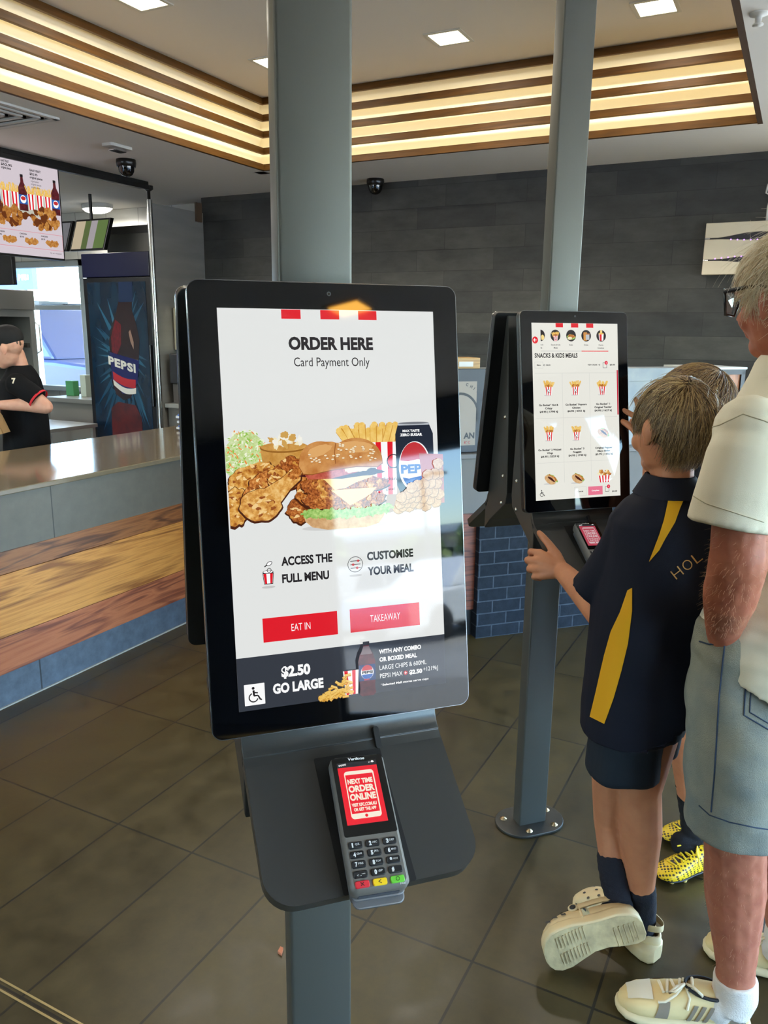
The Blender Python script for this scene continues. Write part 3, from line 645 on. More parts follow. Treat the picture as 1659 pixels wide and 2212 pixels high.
# menu board and its ceiling rail
mb_ = thing('menu_board', 'lit menu screen with buckets of chicken hanging above the counter', 'menu screen', (0, 0, 0))
MY = 4.50; mx0, mx1, mz0, mz1 = 2.93, 3.985, 1.985, 2.555
b = MB(); b.box((mx0 - 0.01, MY, mz0 - 0.012), (mx1 + 0.012, MY + 0.05, mz1 + 0.012)); b.build('case', m_black, mb_, 0.004)
b = MB(); b.box((mx0, MY - 0.002, mz0), (mx1, MY, mz1)); scr = b.build('screen', E('menu_white', (226, 214, 222), 0.85), mb_)
rl = MB(); rl.box((1.2, MY - 0.03, ZC - 0.045), (4.80, MY + 0.06, ZC)); rl.box((1.2, MY - 0.05, ZC - 0.06), (4.79, MY - 0.03, ZC - 0.03))
tag(rl.build('ceiling_rail', m_blackm, None, 0.003), 'black rail along the ceiling that carries the menu screens', 'rail')
# ------------------------------------------------------------------ flat pictures and lettering on lit screens
class Canvas:
    """draws in millimetres (u right, v down) on a real flat face; every shape lies a hair above the one before"""
    def __init__(s, org, ux, vy, n, base=0, unit=0.001, step=0.00003):
        s.o, s.x, s.y, s.n, s.l, s.u, s.step = Vector(org), Vector(ux), Vector(vy), Vector(n), base, unit, step
        s.mb = MB(); s.mats = []; s.clip = None
    def P(s, p): return s.o + s.x * (p[0] * s.u) + s.y * (p[1] * s.u) + s.n * (s.l * s.step)
    def m(s, mt):
        if mt not in s.mats: s.mats.append(mt)
        return s.mats.index(mt)
    def poly(s, pts, mt):
        s.l += 1
        if s.clip:
            for lim, sg in ((s.clip[0], 1), (s.clip[1], -1)):      # the picture ends at the edge of the lit area
                out = []
                for p, q in zip(pts, list(pts[1:]) + [pts[0]]):
                    ip, iq = sg * (p[0] - lim) >= 0, sg * (q[0] - lim) >= 0
                    if ip: out.append(p)
                    if ip != iq: t = (lim - p[0]) / (q[0] - p[0]); out.append((lim, p[1] + t * (q[1] - p[1])))
                pts = out
                if len(pts) < 3: return s
        a = sum(pts[i][0] * pts[(i + 1) % len(pts)][1] - pts[(i + 1) % len(pts)][0] * pts[i][1] for i in range(len(pts)))
        if a > 0: pts = pts[::-1]
        s.mb.add([s.P(p) for p in pts], [tuple(range(len(pts)))], s.m(mt)); return s
    def rect(s, u0, v0, u1, v1, mt, r=0):
        return s.poly(rrect(u0, u1, v0, v1, r) if r else [(u0, v0), (u1, v0), (u1, v1), (u0, v1)], mt)
    def ell(s, u, v, ru, rv, mt, rot=0.0, n=24):
        c_, s_ = cos(rot), sin(rot)
        return s.poly([(u + ru * cos(2 * pi * i / n) * c_ - rv * sin(2 * pi * i / n) * s_, v + ru * cos(2 * pi * i / n) * s_ + rv * sin(2 * pi * i / n) * c_) for i in range(n)], mt)
    def blob(s, u, v, ru, rv, mt, rough=0.08, rot=0.0, seed=0, n=40):
        r = random.Random(seed); ph = [r.uniform(0, 6.28) for _ in range(5)]; c_, s_ = cos(rot), sin(rot); pts = []
        for i in range(n):
            a = 2 * pi * i / n; k = 1 + rough * (0.5 * sin(3 * a + ph[0]) + 0.4 * sin(5 * a + ph[1]) + 0.35 * sin(9 * a + ph[2]) + 0.3 * sin(14 * a + ph[3]))
            x, y = ru * k * cos(a), rv * k * sin(a); pts.append((u + x * c_ - y * s_, v + x * s_ + y * c_))
        return s.poly(pts, mt)
    def line(s, pts, w, mt):
        for (a, b_) in zip(pts, pts[1:]):
            dx, dy = b_[0] - a[0], b_[1] - a[1]; L_ = hypot(dx, dy) or 1; nx, ny = -dy / L_ * w / 2, dx / L_ * w / 2
            s.poly([(a[0] + nx, a[1] + ny), (b_[0] + nx, b_[1] + ny), (b_[0] - nx, b_[1] - ny), (a[0] - nx, a[1] - ny)], mt)
        return s
    def ring(s, u, v, ru, w, mt, a0=0, a1=360, n=32):
        pts = [(u + ru * cos(radians(a0 + (a1 - a0) * i / n)), v + ru * sin(radians(a0 + (a1 - a0) * i / n))) for i in range(n + 1)]
        return s.line(pts, w, mt)
    def text(s, t, u, v, h, w, mt, bold=0.0, slant=0.0, track=None):
        """t with its lower left corner at (u, v), cap height h and total width w"""
        s.l += 1
        vs, fs, tw, th = text_geo(t, bold)
        desc = any(c in 'gjpqy,()$Q' for c in t)
        _, _, _, cap = text_geo('H', bold)
        k = h / cap; kx = (w / tw) if w else k; dv = 0.0
        if desc: dv = th * k - max(text_geo(t.replace('g', 'a').replace('j', 'a').replace('p', 'a').replace('q', 'a').replace('y', 'a').replace(',', '').replace('(', '').replace(')', '').replace('$', 'H').replace('Q', 'O'), bold)[3], 0) * k
        s.mb.add([s.P((u + p[0] * kx + p[1] * k * slant, v + dv - p[1] * k)) for p in vs], fs, s.m(mt)); return s
    def build(s, name, parent):
        return s.mb.build(name, s.mats, parent)

e_white = E('screen_white', (226, 228, 226), 1.0)
e_ink = E('screen_ink', (36, 32, 34), 1.0); e_red = E('screen_red', (224, 24, 38), 1.0); e_navy = E('screen_slate', (52, 56, 64), 1.0)
e_pure = E('screen_pure', (250, 250, 250), 1.0); e_grey = E('screen_grey', (196, 196, 194), 1.0)
e_crust = E('crust', (118, 60, 22), 1.0, c2=(190, 112, 46), c3=(226, 162, 88), scale=330.0)
e_crust2 = E('crust_dark', (96, 44, 18), 1.0, c2=(166, 88, 36), c3=(208, 134, 66), scale=420.0)
e_orig = E('crust_golden', (160, 88, 28), 1.0, c2=(214, 152, 66), c3=(240, 200, 124), scale=140.0)
e_shadow = E('crust_shade', (74, 34, 16), 1.0)
e_bun = E('bun', (186, 116, 52), 1.0, c2=(216, 158, 92), scale=60.0); e_bunlow = E('bun_low', (196, 148, 98), 1.0, c2=(224, 186, 138), scale=120.0); e_seed = E('sesame', (244, 226, 190), 1.0)
e_fry = E('fry', (232, 184, 84), 1.0, c2=(246, 212, 128), scale=90.0); e_fry2 = E('fry_dark', (204, 146, 52), 1.0)
e_cheese = E('cheese', (246, 218, 140), 1.0); e_bacon = E('bacon', (170, 62, 46), 1.0, c2=(204, 104, 80), scale=220.0); e_lett = E('lettuce', (112, 168, 62), 1.0, c2=(186, 216, 128), scale=260.0)
e_gravy = E('gravy', (186, 128, 50), 1.0, c2=(214, 164, 88), scale=80.0); e_mash = E('mash', (240, 228, 186), 1.0); e_sauce = E('sauce', (70, 22, 18), 1.0)
e_can = E('can_navy', (34, 40, 54), 1.0); e_silver = E('can_silver', (188, 194, 200), 1.0); e_pred = E('ball_red', (196, 48, 52), 1.0); e_pblue = E('ball_blue', (42, 96, 178), 1.0)
e_soft = E('soft_shade', (206, 206, 204), 1.0)

def fries(c, u, v, w, h, n, seed, spread=0.35, m1=None, m2=None):
    r = random.Random(seed)
    for k in range(n):
        t = (k * 0.618) % 1.0; x = u + w * t; a = (t - 0.5) * 2 * spread + r.uniform(-0.22, 0.22); L_ = h * r.uniform(0.72, 1.05); wd = w * 0.055 + 1.0
        ex, ey = x + L_ * sin(a), v - L_ * cos(a); c.line([(x, v + 3), (ex, ey)], wd * 2.2, m2 or e_fry2); c.line([(x - 0.2, v + 3), (ex - 0.2, ey + 0.4)], wd * 1.8, m1 or e_fry); c.ell(ex, ey, wd * 0.9, wd * 0.7, m1 or e_fry, a, 10)
def stripes_box(c, u0, v0, u1, v1, taper, n=3, m_w=None):
    u1b, u0b = u1 - taper, u0 + taper
    c.poly([(u0, v0), (u1, v0), (u1b, v1), (u0b, v1)], m_w or e_pure)
    for k in range(n):
        a, b_ = (2 * k + 0.3) / (2 * n), (2 * k + 1.2) / (2 * n)
        c.poly([(u0 + (u1 - u0) * a, v0), (u0 + (u1 - u0) * b_, v0), (u0b + (u1b - u0b) * b_, v1), (u0b + (u1b - u0b) * a, v1)], e_red)
def wheelchair(c, u0, v0, u1, v1, ink, paper):
    c.rect(u0, v0, u1, v1, paper, 0.6); w = u1 - u0; h = v1 - v0; U = lambda a: u0 + a * w; W = lambda a: v0 + a * h
    c.ell(U(0.44), W(0.2), w * 0.07, w * 0.07, ink, 0, 16)
    c.line([(U(0.45), W(0.30)), (U(0.47), W(0.55))], w * 0.1, ink); c.line([(U(0.45), W(0.56)), (U(0.66), W(0.56)), (U(0.78), W(0.78)), (U(0.84), W(0.76))], w * 0.075, ink)
    c.line([(U(0.46), W(0.40)), (U(0.66), W(0.44))], w * 0.06, ink); c.ring(U(0.44), W(0.63), w * 0.22, w * 0.06, ink, 20, 250)
def bucket_small(c, u, v, s, seed, kind=0):
    """a little carton of fries and chicken: u,v the middle, s its height"""
    c.ell(u - s * 0.08, v + s * 0.5, s * 0.3, s * 0.045, e_soft)
    fries(c, u - s * 0.24, v - s * 0.12, s * 0.48, s * 0.42, 9, seed, 0.5)
    for k in range(3): c.blob(u + s * (-0.18 + 0.17 * k), v - s * 0.18, s * 0.13, s * 0.10, e_crust if (seed + k) % 2 else e_orig, 0.15, 0, seed + k, 20)
    stripes_box(c, u - s * 0.30, v - s * 0.10, u + s * 0.30, v + s * 0.5, s * 0.09, 3)
    c.ell(u - s * 0.04, v + s * 0.16, s * 0.09, s * 0.11, e_ink, 0, 12); c.ell(u - s * 0.04, v + s * 0.16, s * 0.06, s * 0.08, e_pure, 0, 12)
    c.line([(u - s * 0.12, v + s * 0.33), (u + s * 0.1, v + s * 0.30)], s * 0.03, e_ink)
def taco_small(c, u, v, s, seed):
    c.ell(u - s * 0.1, v + s * 0.34, s * 0.5, s * 0.06, e_soft)
    c.blob(u + s * 0.06, v + s * 0.0, s * 0.46, s * 0.28, e_lett, 0.16, 0.5, seed, 30); c.blob(u + s * 0.08, v - s * 0.04, s * 0.40, s * 0.2, e_crust, 0.2, 0.5, seed + 3, 30)
    c.blob(u - s * 0.08, v + s * 0.06, s * 0.48, s * 0.27, e_bunlow, 0.03, 0.55, seed + 1, 30); c.blob(u + s * 0.02, v + s * 0.01, s * 0.34, s * 0.08, e_sauce, 0.15, 0.62, seed + 2, 20)

def start_page(p0, ux, vy, n, disp):
    """ORDER HERE page"""
    C = lambda base: Canvas(p0, ux, vy, n, base)
    c = C(0); c.rect(0, 0, 264, 469, e_white); c.build('screen', disp)
    for u in (73.6, 120.4, 167.1): c = C(6); c.rect(u, 0.6, u + 23, 11.3, e_red); c.build('red_stripe', disp)
    c = C(6)
    c.text('ORDER HERE', 80.6, 47.4, 15.2, 103.6, e_ink, 0.045); c.text('Card Payment Only', 86, 66.3, 10.2, 93, e_ink, 0.0)
    c.text('ACCESS THE', 59, 300.4, 10.6, 62.5, e_ink, 0.04); c.text('FULL MENU', 59, 321, 10.6, 57.5, e_ink, 0.04)
    c.text('CUSTOMISE', 165.4, 302.6, 10.4, 60.4, e_ink, 0.04); c.text('YOUR MEAL', 165.4, 321.2, 10.4, 60.2, e_ink, 0.04)
    c.build('lettering', disp)
    c = C(6); rr = e_ink       # icons
    c.ell(42.5, 324, 8, 1.5, e_grey); c.poly([(36, 307), (49.5, 307), (48, 320.5), (37.5, 320.5)], e_ink); c.poly([(36.8, 308), (48.7, 308), (47.3, 319.7), (38.2, 319.7)], e_pure)
    c.poly([(37, 308), (40.5, 308), (41, 319.7), (38.5, 319.7)], e_red); c.poly([(45, 308), (48.5, 308), (47, 319.7), (44.8, 319.7)], e_red)
    c.ell(42.7, 306, 6.4, 2.2, e_ink); c.ell(42.7, 305.8, 5.6, 1.6, e_pure); c.ring(44, 304, 2.4, 0.7, e_ink); c.ell(44.5, 296, 3.8, 2.4, e_ink, -0.5); c.ell(44.5, 296, 3.0, 1.7, e_pure, -0.5); c.line([(41.5, 297.5), (38.6, 299.4)], 1.3, e_ink)
    c.build('icon', disp); c = C(6)
    c.ell(149.9, 319.5, 8, 1.3, e_grey); c.ring(149.9, 305.8, 9.4, 0.7, e_ink)
    for k, x in enumerate((153.5, 147, 152)): c.line([(143.5, 301.5 + 4.3 * k), (156.5, 301.5 + 4.3 * k)], 0.8, e_ink); c.ell(x, 301.5 + 4.3 * k, 1.7, 1.5, e_pred, 0, 14)
    c.build('icon', disp)
    for (u0, u1, t, tu, tw) in ((33.1, 124.3, 'EAT IN', 67.3, 23.2), (140.3, 231.3, 'TAKEAWAY', 166.2, 39.2)):
        c = C(6); c.rect(u0, 360.8, u1, 389.6, e_red); c.text(t, tu, 379.4, 8.6, tw, e_pure, -0.004); c.build('button', disp)
    # picture of the food
    c = C(8); c.clip = (0.3, 263.7); r = random.Random(11)
    c.blob(24, 172, 26, 31, E('slaw_pale', (214, 226, 178), 1.0, c2=(178, 206, 120), scale=300.0), 0.06, 0, 2)
    for k in range(240):
        a = r.uniform(0, 6.28); q = sqrt(r.random()); u, v = 22 + 27 * q * cos(a), 168 + 31 * q * sin(a)
        if u < 0.8: continue
        c.ell(u, v, r.uniform(1.2, 3.0), r.uniform(0.5, 1.0), r.choice([E('slaw1', (236, 242, 214), 1.0), E('slaw2', (146, 194, 78), 1.0), E('slaw2', (146, 194, 78), 1.0), E('slaw3', (198, 222, 140), 1.0), E('slaw1', (236, 242, 214), 1.0), E('slaw4', (236, 142, 70), 1.0)]), r.uniform(0, 3.1), 8)
    c.poly([(39.5, 158), (96.5, 160.5), (92, 190), (84, 206), (54, 206), (43, 190)], e_gravy)
    c.blob(70, 196, 24, 12, E('mash_white', (236, 232, 214), 1.0, c2=(246, 244, 234), scale=120.0), 0.12, 0, 4)
    c.ell(68, 160.5, 28.6, 6.4, E('gravy_rim', (150, 98, 36), 1.0)); c.ell(68, 159.6, 27.4, 5.4, e_gravy)
    for k in range(26):
        a = r.uniform(0, 6.28); q = sqrt(r.random()); c.blob(69 + 20 * q * cos(a), 154 - 5 * (1 - q) + 6 * q * sin(a), r.uniform(3, 6.5), r.uniform(2, 4), r.choice([e_mash, e_mash, E('gravy_light', (206, 160, 84), 1.0), E('mash_white', (236, 232, 214), 1.0)]), 0.2, r.uniform(0, 3), k, 18)
    c.blob(69, 146, 5, 4, E('gravy_light', (206, 160, 84), 1.0), 0.2, 0, 77, 18)
    for (u, v, ru, rv, rot, mt, sd) in ((26, 193, 30, 13, -0.42, e_orig, 1), (72, 190, 17, 19, 0.5, e_crust2, 2), (88, 232, 22, 15, -0.4, e_crust2, 3), (100, 212, 22, 20, 0.1, e_crust, 4), (8, 226, 15, 22, 0.1, e_orig, 5), (46, 204, 28, 17, -0.35, e_crust, 6), (58, 196, 13, 11, 0, e_orig, 7)):
        pts_u = max(u, ru * 0.0)
        c.blob(u, v + 1.2, ru * 1.06, rv * 1.09, e_shadow, 0.12, rot, sd); c.blob(u, v, ru, rv, mt, 0.12, rot, sd)
        for k in range(22):
            a = r.uniform(0, 6.28); q = sqrt(r.random()) * 0.9; x_, y_ = ru * q * cos(a), rv * q * sin(a); c.blob(u + x_ * cos(rot) - y_ * sin(rot), v + x_ * sin(rot) + y_ * cos(rot), r.uniform(1.2, 3.6), r.uniform(0.8, 2.0), r.choice([E('crust_hi', (240, 204, 140), 1.0), E('crust_mid', (206, 146, 66), 1.0), E('crust_lo', (150, 80, 32), 1.0), E('crust_lo', (150, 80, 32), 1.0)]), 0.35, r.uniform(-1, 1), k, 12)
    def drum(mt, g, dv):
        body = []
        for i in range(40):
            a = 2 * pi * i / 40; k = 1 + 0.03 * sin(7 * a) + 0.02 * sin(11 * a)
            body.append((36 + (24 + g) * k * cos(a), 226 + dv + (18.5 + g) * k * sin(a)))
        c.poly(body, mt); c.poly([(40, 208 + dv - g), (62, 196 + dv - g), (74, 186 + dv - g), (86 + g, 190 + dv), (84 + g, 199 + dv), (72, 209 + dv + g), (58, 226 + dv + g), (46, 236 + dv)], mt)
    drum(e_shadow, 1.6, 1.0); drum(E('crust_drum', (186, 116, 44), 1.0, c2=(224, 168, 86), c3=(242, 204, 134), scale=150.0), 0, 0)
    for k in range(26):
        a = r.uniform(0, 6.28); q = sqrt(r.random()); c.blob(36 + 19 * q * cos(a), 224 + 14 * q * sin(a), r.uniform(1.5, 4), r.uniform(1, 2.2), r.choice([E('crust_hi', (240, 204, 140), 1.0), E('crust_mid', (206, 146, 66), 1.0), E('crust_lo', (176, 104, 40), 1.0)]), 0.3, r.uniform(-0.8, 0.8), k, 14)
    c.blob(78, 192, 9, 6, e_crust, 0.2, -0.5, 9, 24)
    # carton of fries, can, bites
    fries(c, 147, 163, 55, 26, 20, 5, 0.5)
    stripes_box(c, 160, 158.5, 205, 222, 3, 3)
    c.ring(199, 182, 8, 1.2, e_ink, 60, 300, 16); c.line([(192, 190), (204, 190), (204, 212)], 0.8, e_ink); c.text('lickin', 186, 205, 4, 16, e_ink); c.text('good', 188, 217, 3.5, 11, e_ink)
    c.poly([(206, 139), (247, 139), (251.5, 150), (251.5, 212), (246, 222), (207, 222), (202.5, 212), (202.5, 150)], e_can)
    c.rect(206, 136.6, 247, 139.4, e_silver, 1); c.ell(226.5, 136.8, 19.5, 1.4, E('can_lid', (120, 124, 130), 1.0))
    c.text('MAX TASTE', 212, 147.6, 3.0, 22, e_pure, 0.05); c.text('ZERO SUGAR', 208.5, 152.6, 3.4, 29, e_pure, 0.06)
    c.ell(226, 189, 20.5, 30, e_pure, 0.06, 40); c.poly([(226 + 18.6 * cos(radians(a)), 186 + 26 * sin(radians(a))) for a in range(190, 351, 8)] + [(240, 182), (230, 181), (218, 183), (209, 182)], e_pred)
    c.poly([(209, 202), (218, 204), (230, 202), (242, 200)] + [(226 + 18 * cos(radians(a)), 190 + 27 * sin(radians(a))) for a in range(25, 156, 8)], e_pblue); c.text('PEPSI', 208, 198, 11, 38, E('pepsi_text', (30, 74, 150), 1.0), 0.05)
    c.poly([(232, 174), (264, 176), (264, 236), (238, 236)], E('tub_red', (186, 108, 96), 1.0))
    for k in range(30):
        u = 203 + (k * 0.618 % 1) * 58; v = 240 - (k / 30.0) * (10 + 50 * (u - 200) / 64)
        if u > 257: u = 257
        c.blob(u, v, 7.2, 7.0, e_shadow if False else E('bite_edge', (160, 116, 72), 1.0), 0.1, 0, k, 22); c.blob(u - 0.3, v - 0.4, 6.6, 6.4, E('bites', (196, 146, 92), 1.0, c2=(222, 184, 134), scale=300.0), 0.1, 0, k, 22)
    # burger
    c.ell(134, 256.5, 52, 4, e_soft)
    for (v, g) in ((206, 0), (225, 3)):
        c.blob(136, v + 1, 55 - g, 14.5, e_shadow, 0.1, 0.02, int(v)); c.blob(136, v, 54 - g, 13.5, e_crust2, 0.1, 0.02, int(v))
        for k in range(34):
            a = r.uniform(0, 6.28); q = sqrt(r.random()); c.blob(136 + 48 * q * cos(a), v + 10 * q * sin(a), r.uniform(3, 6), r.uniform(2, 4), r.choice([e_crust, e_crust2, e_orig]), 0.3, r.uniform(0, 3), k, 16)
        c.poly([(100 + g * 6, v - 12), (178 - g, v - 13), (168, v - 6), (150 + g * 3, v - 1), (126 + g * 5, v + 10 - g), (112 + g * 5, v - 5)], e_cheese)
    c.blob(132, 193, 50, 6.5, e_sauce, 0.1, 0.0, 8); c.poly([(88, 194), (150, 186), (152, 193), (120, 199), (92, 199)], e_bacon); c.blob(150, 189, 16, 4, E('mayo', (240, 222, 170), 1.0), 0.2, 0, 3)
    c.poly([(84, 240)] + [(84 + 100 * i / 20.0, 238 - (2 if i % 2 else 0)) for i in range(21)] + [(183, 246), (176, 255), (160, 259), (112, 259), (94, 255), (86, 248)], e_bunlow)
    for k in range(44):
        t = k / 43.0; c.blob(86 + 102 * t, 238 + 3.0 * sin(k * 1.7) + 3 * sin(pi * t), r.uniform(4, 7), r.uniform(2.2, 4.2), e_lett, 0.35, r.uniform(-0.5, 0.5), k, 18)
    bun = [(81, 183), (82, 176)] + [(82 + 25 + 25 * cos(radians(a)), 177 - 22 * sin(radians(a))) for a in range(170, 70, -12)] + [(122, 156), (127, 157.5)] + [(150 + 32 * cos(radians(a)), 177 - 24.5 * sin(radians(a))) for a in range(128, -1, -10)] + [(183, 183), (176, 187.5), (150, 186), (120, 189), (96, 193), (86, 192)]
    c.poly([(u + (u - 132) * 0.012, v + 1.0) for u, v in bun], E('bun_edge', (150, 86, 34), 1.0)); c.poly(bun, e_bun)
    c.blob(106, 166, 15, 6, E('bun_light', (222, 168, 104), 1.0), 0.08, -0.3, 4); c.blob(152, 163, 20, 6.5, E('bun_light', (222, 168, 104), 1.0), 0.08, 0.1, 5); c.line([(126, 158), (124, 170), (125, 182)], 1.0, E('bun_edge', (150, 86, 34), 1.0))
    for k in range(46):
        u = r.uniform(90, 178); lim = 0.55 * abs(u - 132) ** 2 / 55.0
        v = r.uniform(159 + lim * 0.35, 180); c.ell(u, v, 1.9, 1.1, E('bun_edge', (150, 86, 34), 1.0), r.uniform(-0.6, 0.6), 10); c.ell(u - 0.1, v - 0.2, 1.7, 0.95, e_seed, 0, 10)
    c.build('food_picture', disp)
    # banner
    c = C(4); c.rect(0, 405.2, 264, 469, e_navy)
    c.text('$2.50', 52.4, 434.5, 13.2, 35.4, e_pure, 0.05); c.text('GO LARGE', 41.3, 453.3, 12.4, 62, e_pure, 0.05)
    for (t, u, v, h, w, bd) in (('WITH ANY COMBO', 175.7, 420.6, 5.6, 56, 0.04), ('OR BOXED MEAL', 175.8, 430.4, 5.6, 50, 0.04), ('LARGE CHIPS & 600ML', 175.6, 440.8, 5.6, 62.5, 0.0), ('PEPSI MAX', 175.6, 451.2, 5.6, 30, 0.0), ('$2.50', 214.6, 451.4, 5.6, 17.4, 0.05), ('+1219kJ', 233.4, 451.2, 5.2, 20, 0.0), ('*Selected Mall stores serve cups', 176.2, 461.0, 2.7, 64, 0.03)): c.text(t, u, v, h, w, e_pure, bd)
    c.ell(209.6, 448.4, 2.7, 2.7, e_pred); c.line([(208, 448.4), (211.2, 448.4)], 0.7, e_pure); c.line([(209.6, 446.8), (209.6, 450)], 0.7, e_pure)
    wheelchair(c, 7.2, 437.4, 31.4, 462.8, e_ink, e_pure)
    c.build('banner', disp)
    c = C(60)
    stripes_box(c, 128, 436, 148, 466, 2, 2)
    for k in range(70):
        t = r.random(); s_ = r.random(); u = 99 + 38 * t; v = 468 - (468 - (466 - 30 * t)) * s_ - 1; a = r.uniform(-0.9, 0.7); c.line([(u - 4 * cos(a), v - 4 * sin(a)), (u + 4 * cos(a), v + 4 * sin(a))], 3.2, e_fry2); c.line([(u - 4 * cos(a), v - 4 * sin(a) - 0.4), (u + 4 * cos(a), v + 4 * sin(a) - 0.4)], 2.5, e_fry)
    c.poly([(154, 404), (161, 404), (161.5, 410), (166, 417), (168.5, 426), (168, 448), (167, 458), (168, 466), (165, 469), (150, 469), (147, 466), (148, 458), (147, 448), (146.5, 426), (149, 417), (153.5, 410)], E('bottle_cola', (66, 26, 32), 1.0, c2=(104, 38, 44), scale=60.0))
    c.rect(153.4, 401.2, 161.8, 406, e_ink, 0.8); c.poly([(154, 407), (161, 407), (165, 417), (150, 417)], E('bottle_clear', (120, 104, 108), 1.0))
    c.rect(147, 430, 168.2, 450, E('can_blue', (30, 58, 110), 1.0)); c.ell(157.6, 439.5, 8.2, 8.8, e_pure); c.poly([(157.6 + 7 * cos(radians(a)), 437.2 + 6.8 * sin(radians(a))) for a in range(180, 361, 15)], e_pred); c.poly([(157.6 + 7 * cos(radians(a)), 442 + 6 * sin(radians(a))) for a in range(0, 181, 15)], e_pblue); c.text('PEPSI', 151, 441.2, 3.4, 13.6, e_ink, 0.06); c.text('MAX', 153.4, 449.6, 2.2, 7, e_pred, 0.05)
    c.build('meal_deal_picture', disp)

def menu_page(p0, ux, vy, n, disp):
    """SNACKS & KIDS MEALS page"""
    C = lambda base: Canvas(p0, ux, vy, n, base)
    ew = E('menu_page_white', (232, 231, 222), 1.0); es = E('menu_page_line', (208, 208, 202), 1.0)
    c = C(0); c.rect(0, 0, 264, 469, ew)
    for v in (131.5, 250.5, 369): c.rect(6, v, 258, v + 0.8, es)
    for u in (88, 172): c.rect(u, 131, u + 0.8, 424, es)
    c.build('screen', disp)
    for u in (72, 118.7, 165.4): c = C(8); c.rect(u, 0.3, u + 22.2, 11.4, e_red); c.build('red_stripe', disp)
    c = C(8); c.rect(25.5, 73, 149.5, 74.6, e_grey); c.rect(149.5, 72.6, 233.5, 75, e_red); c.build('tab_line', disp)
    c = C(8); c.rect(258.8, 125, 263, 246, E('scroll_red', (200, 40, 66), 1.0)); c.build('scroll_bar', disp)
    c = C(8); c.ell(9.6, 45, 8.6, 9.2, e_red); c.line([(5.5, 45), (14, 45)], 2, e_pure); c.line([(9, 41), (5.2, 45), (9, 49)], 2, e_pure); c.build('back_button', disp)
    c = C(8)
    for k, u in enumerate((26.4, 70.7, 117.5, 163.9, 210.8)):
        if k == 0: c.poly([(26, 18)] + [(26 + 13 * cos(radians(a)), 33 + 15 * sin(radians(a))) for a in range(-90, 91, 12)] + [(26, 48)], e_ink); c.blob(32, 38, 5, 7, e_cheese, 0.1, 0, 3, 18); continue
        c.ell(u, 33, 15, 15.4, e_ink)
        if k == 2: c.blob(u, 37, 13, 7, e_lett, 0.15, 0, 3, 24); c.blob(u + 1, 35, 11, 5, e_crust, 0.2, 0, 4, 24); c.blob(u - 4, 40, 7, 4, e_mash, 0.1, 0, 5, 20)
        elif k == 3: c.rect(u - 8, 24, u + 3, 46, E('drink_amber', (214, 150, 70), 1.0), 1); c.rect(u - 1, 28, u + 10, 44, e_silver, 1); c.rect(u - 9, 27, u + 11, 30, e_bun)
        elif k == 4: c.ell(u, 22, 3.4, 5, e_cheese); stripes_box(c, u - 8, 27, u + 8, 46, 2, 1); c.blob(u, 27, 8, 2.4, e_fry, 0.1, 0, 3, 18)
        else: bucket_small(c, u, 36, 23, 3)
    c.build('category_picture', disp)
    c = C(8)
    for (t, u, v, h, w) in (('ts &', 25.5, 59, 3.4, 8), ('ls', 25.5, 67, 3.4, 4.5), ('Snacks & Kids', 57, 59, 3.4, 28), ('Meals', 65, 67, 3.4, 11.5), ('Sides', 112, 59, 3.4, 11), ('Drinks', 157.5, 59, 3.4, 13), ('Charity', 203, 59, 3.4, 15), ('Donations', 200, 67, 3.4, 20)): c.text(t, u, v, h, w, e_ink, 0.02)
    c.text('SNACKS & KIDS MEALS', 6.8, 91.5, 12, 130, e_ink, 0.03)
    c.text('BACK', 41, 112.3, 3.6, 13, e_ink, 0.03); c.line([(32.5, 110.6), (38.5, 110.6)], 0.9, e_ink); c.line([(35, 108), (32.5, 110.6), (35, 113.2)], 0.9, e_ink)
    c.text('VIEW ORDER', 167.5, 112.2, 3.6, 30, e_ink, 0.03); c.line([(200, 110.4), (206, 110.4)], 0.9, e_ink); c.line([(203.5, 108), (206, 110.4), (203.5, 113)], 0.9, e_ink); c.text('$0.00', 237, 112.4, 4, 16.5, e_ink, 0.03)
    names = (('Go Bucket* Hot &', 'Crispy', '$4.95 | 1798 kJ'), ('Go Bucket* Popcorn', 'Chicken', '$4.95 | 2351 kJ'), ('Go Bucket* 1', 'Original Tender', '$4.95 | 1627 kJ'), ('Go Bucket* 2 Wicked', 'Wings', '$4.95 | 2223 kJ'), ('Go Bucket* 3', 'Nuggets', '$4.95 | 1740 kJ'), ('Original Pepper', 'Mayo Slider', '$3.75 | 1156 kJ'))
    for k, (a, b_, p_) in enumerate(names):
        u = (45, 129, 213)[k % 3]; v = 218.5 + 119 * (k // 3)
        for t, dv in ((a, 0), (b_, 8.6), (p_, 19)): w_ = 3.65 * len(t); c.text(t, u - w_ / 2, v + dv, 5.0, w_, e_ink, 0.04)
    c.build('lettering', disp)
    for (u0, v0, u1, v1) in ((6.3, 102, 31.4, 119), (118, 438.6, 155.5, 463.2)):
        c = C(8); c.rect(u0, v0, u1, v1, e_grey); c.rect(u0 + 0.7, v0 + 0.7, u1 - 0.7, v1 - 0.7, ew); t = 'Menu' if u0 < 50 else 'Cancel'; c.text(t, (u0 + u1) / 2 - (6 if u0 < 50 else 8), (v0 + v1) / 2 + 1.8, 3.6, 12 if u0 < 50 else 16, e_ink, 0.03); c.build('button', disp)
    c = C(8); c.rect(161.3, 439.4, 206.8, 463, E('button_pink', (232, 120, 146), 1.0)); c.text('Complete', 172, 453, 4.2, 24, e_pure, 0.03); c.build('button', disp)
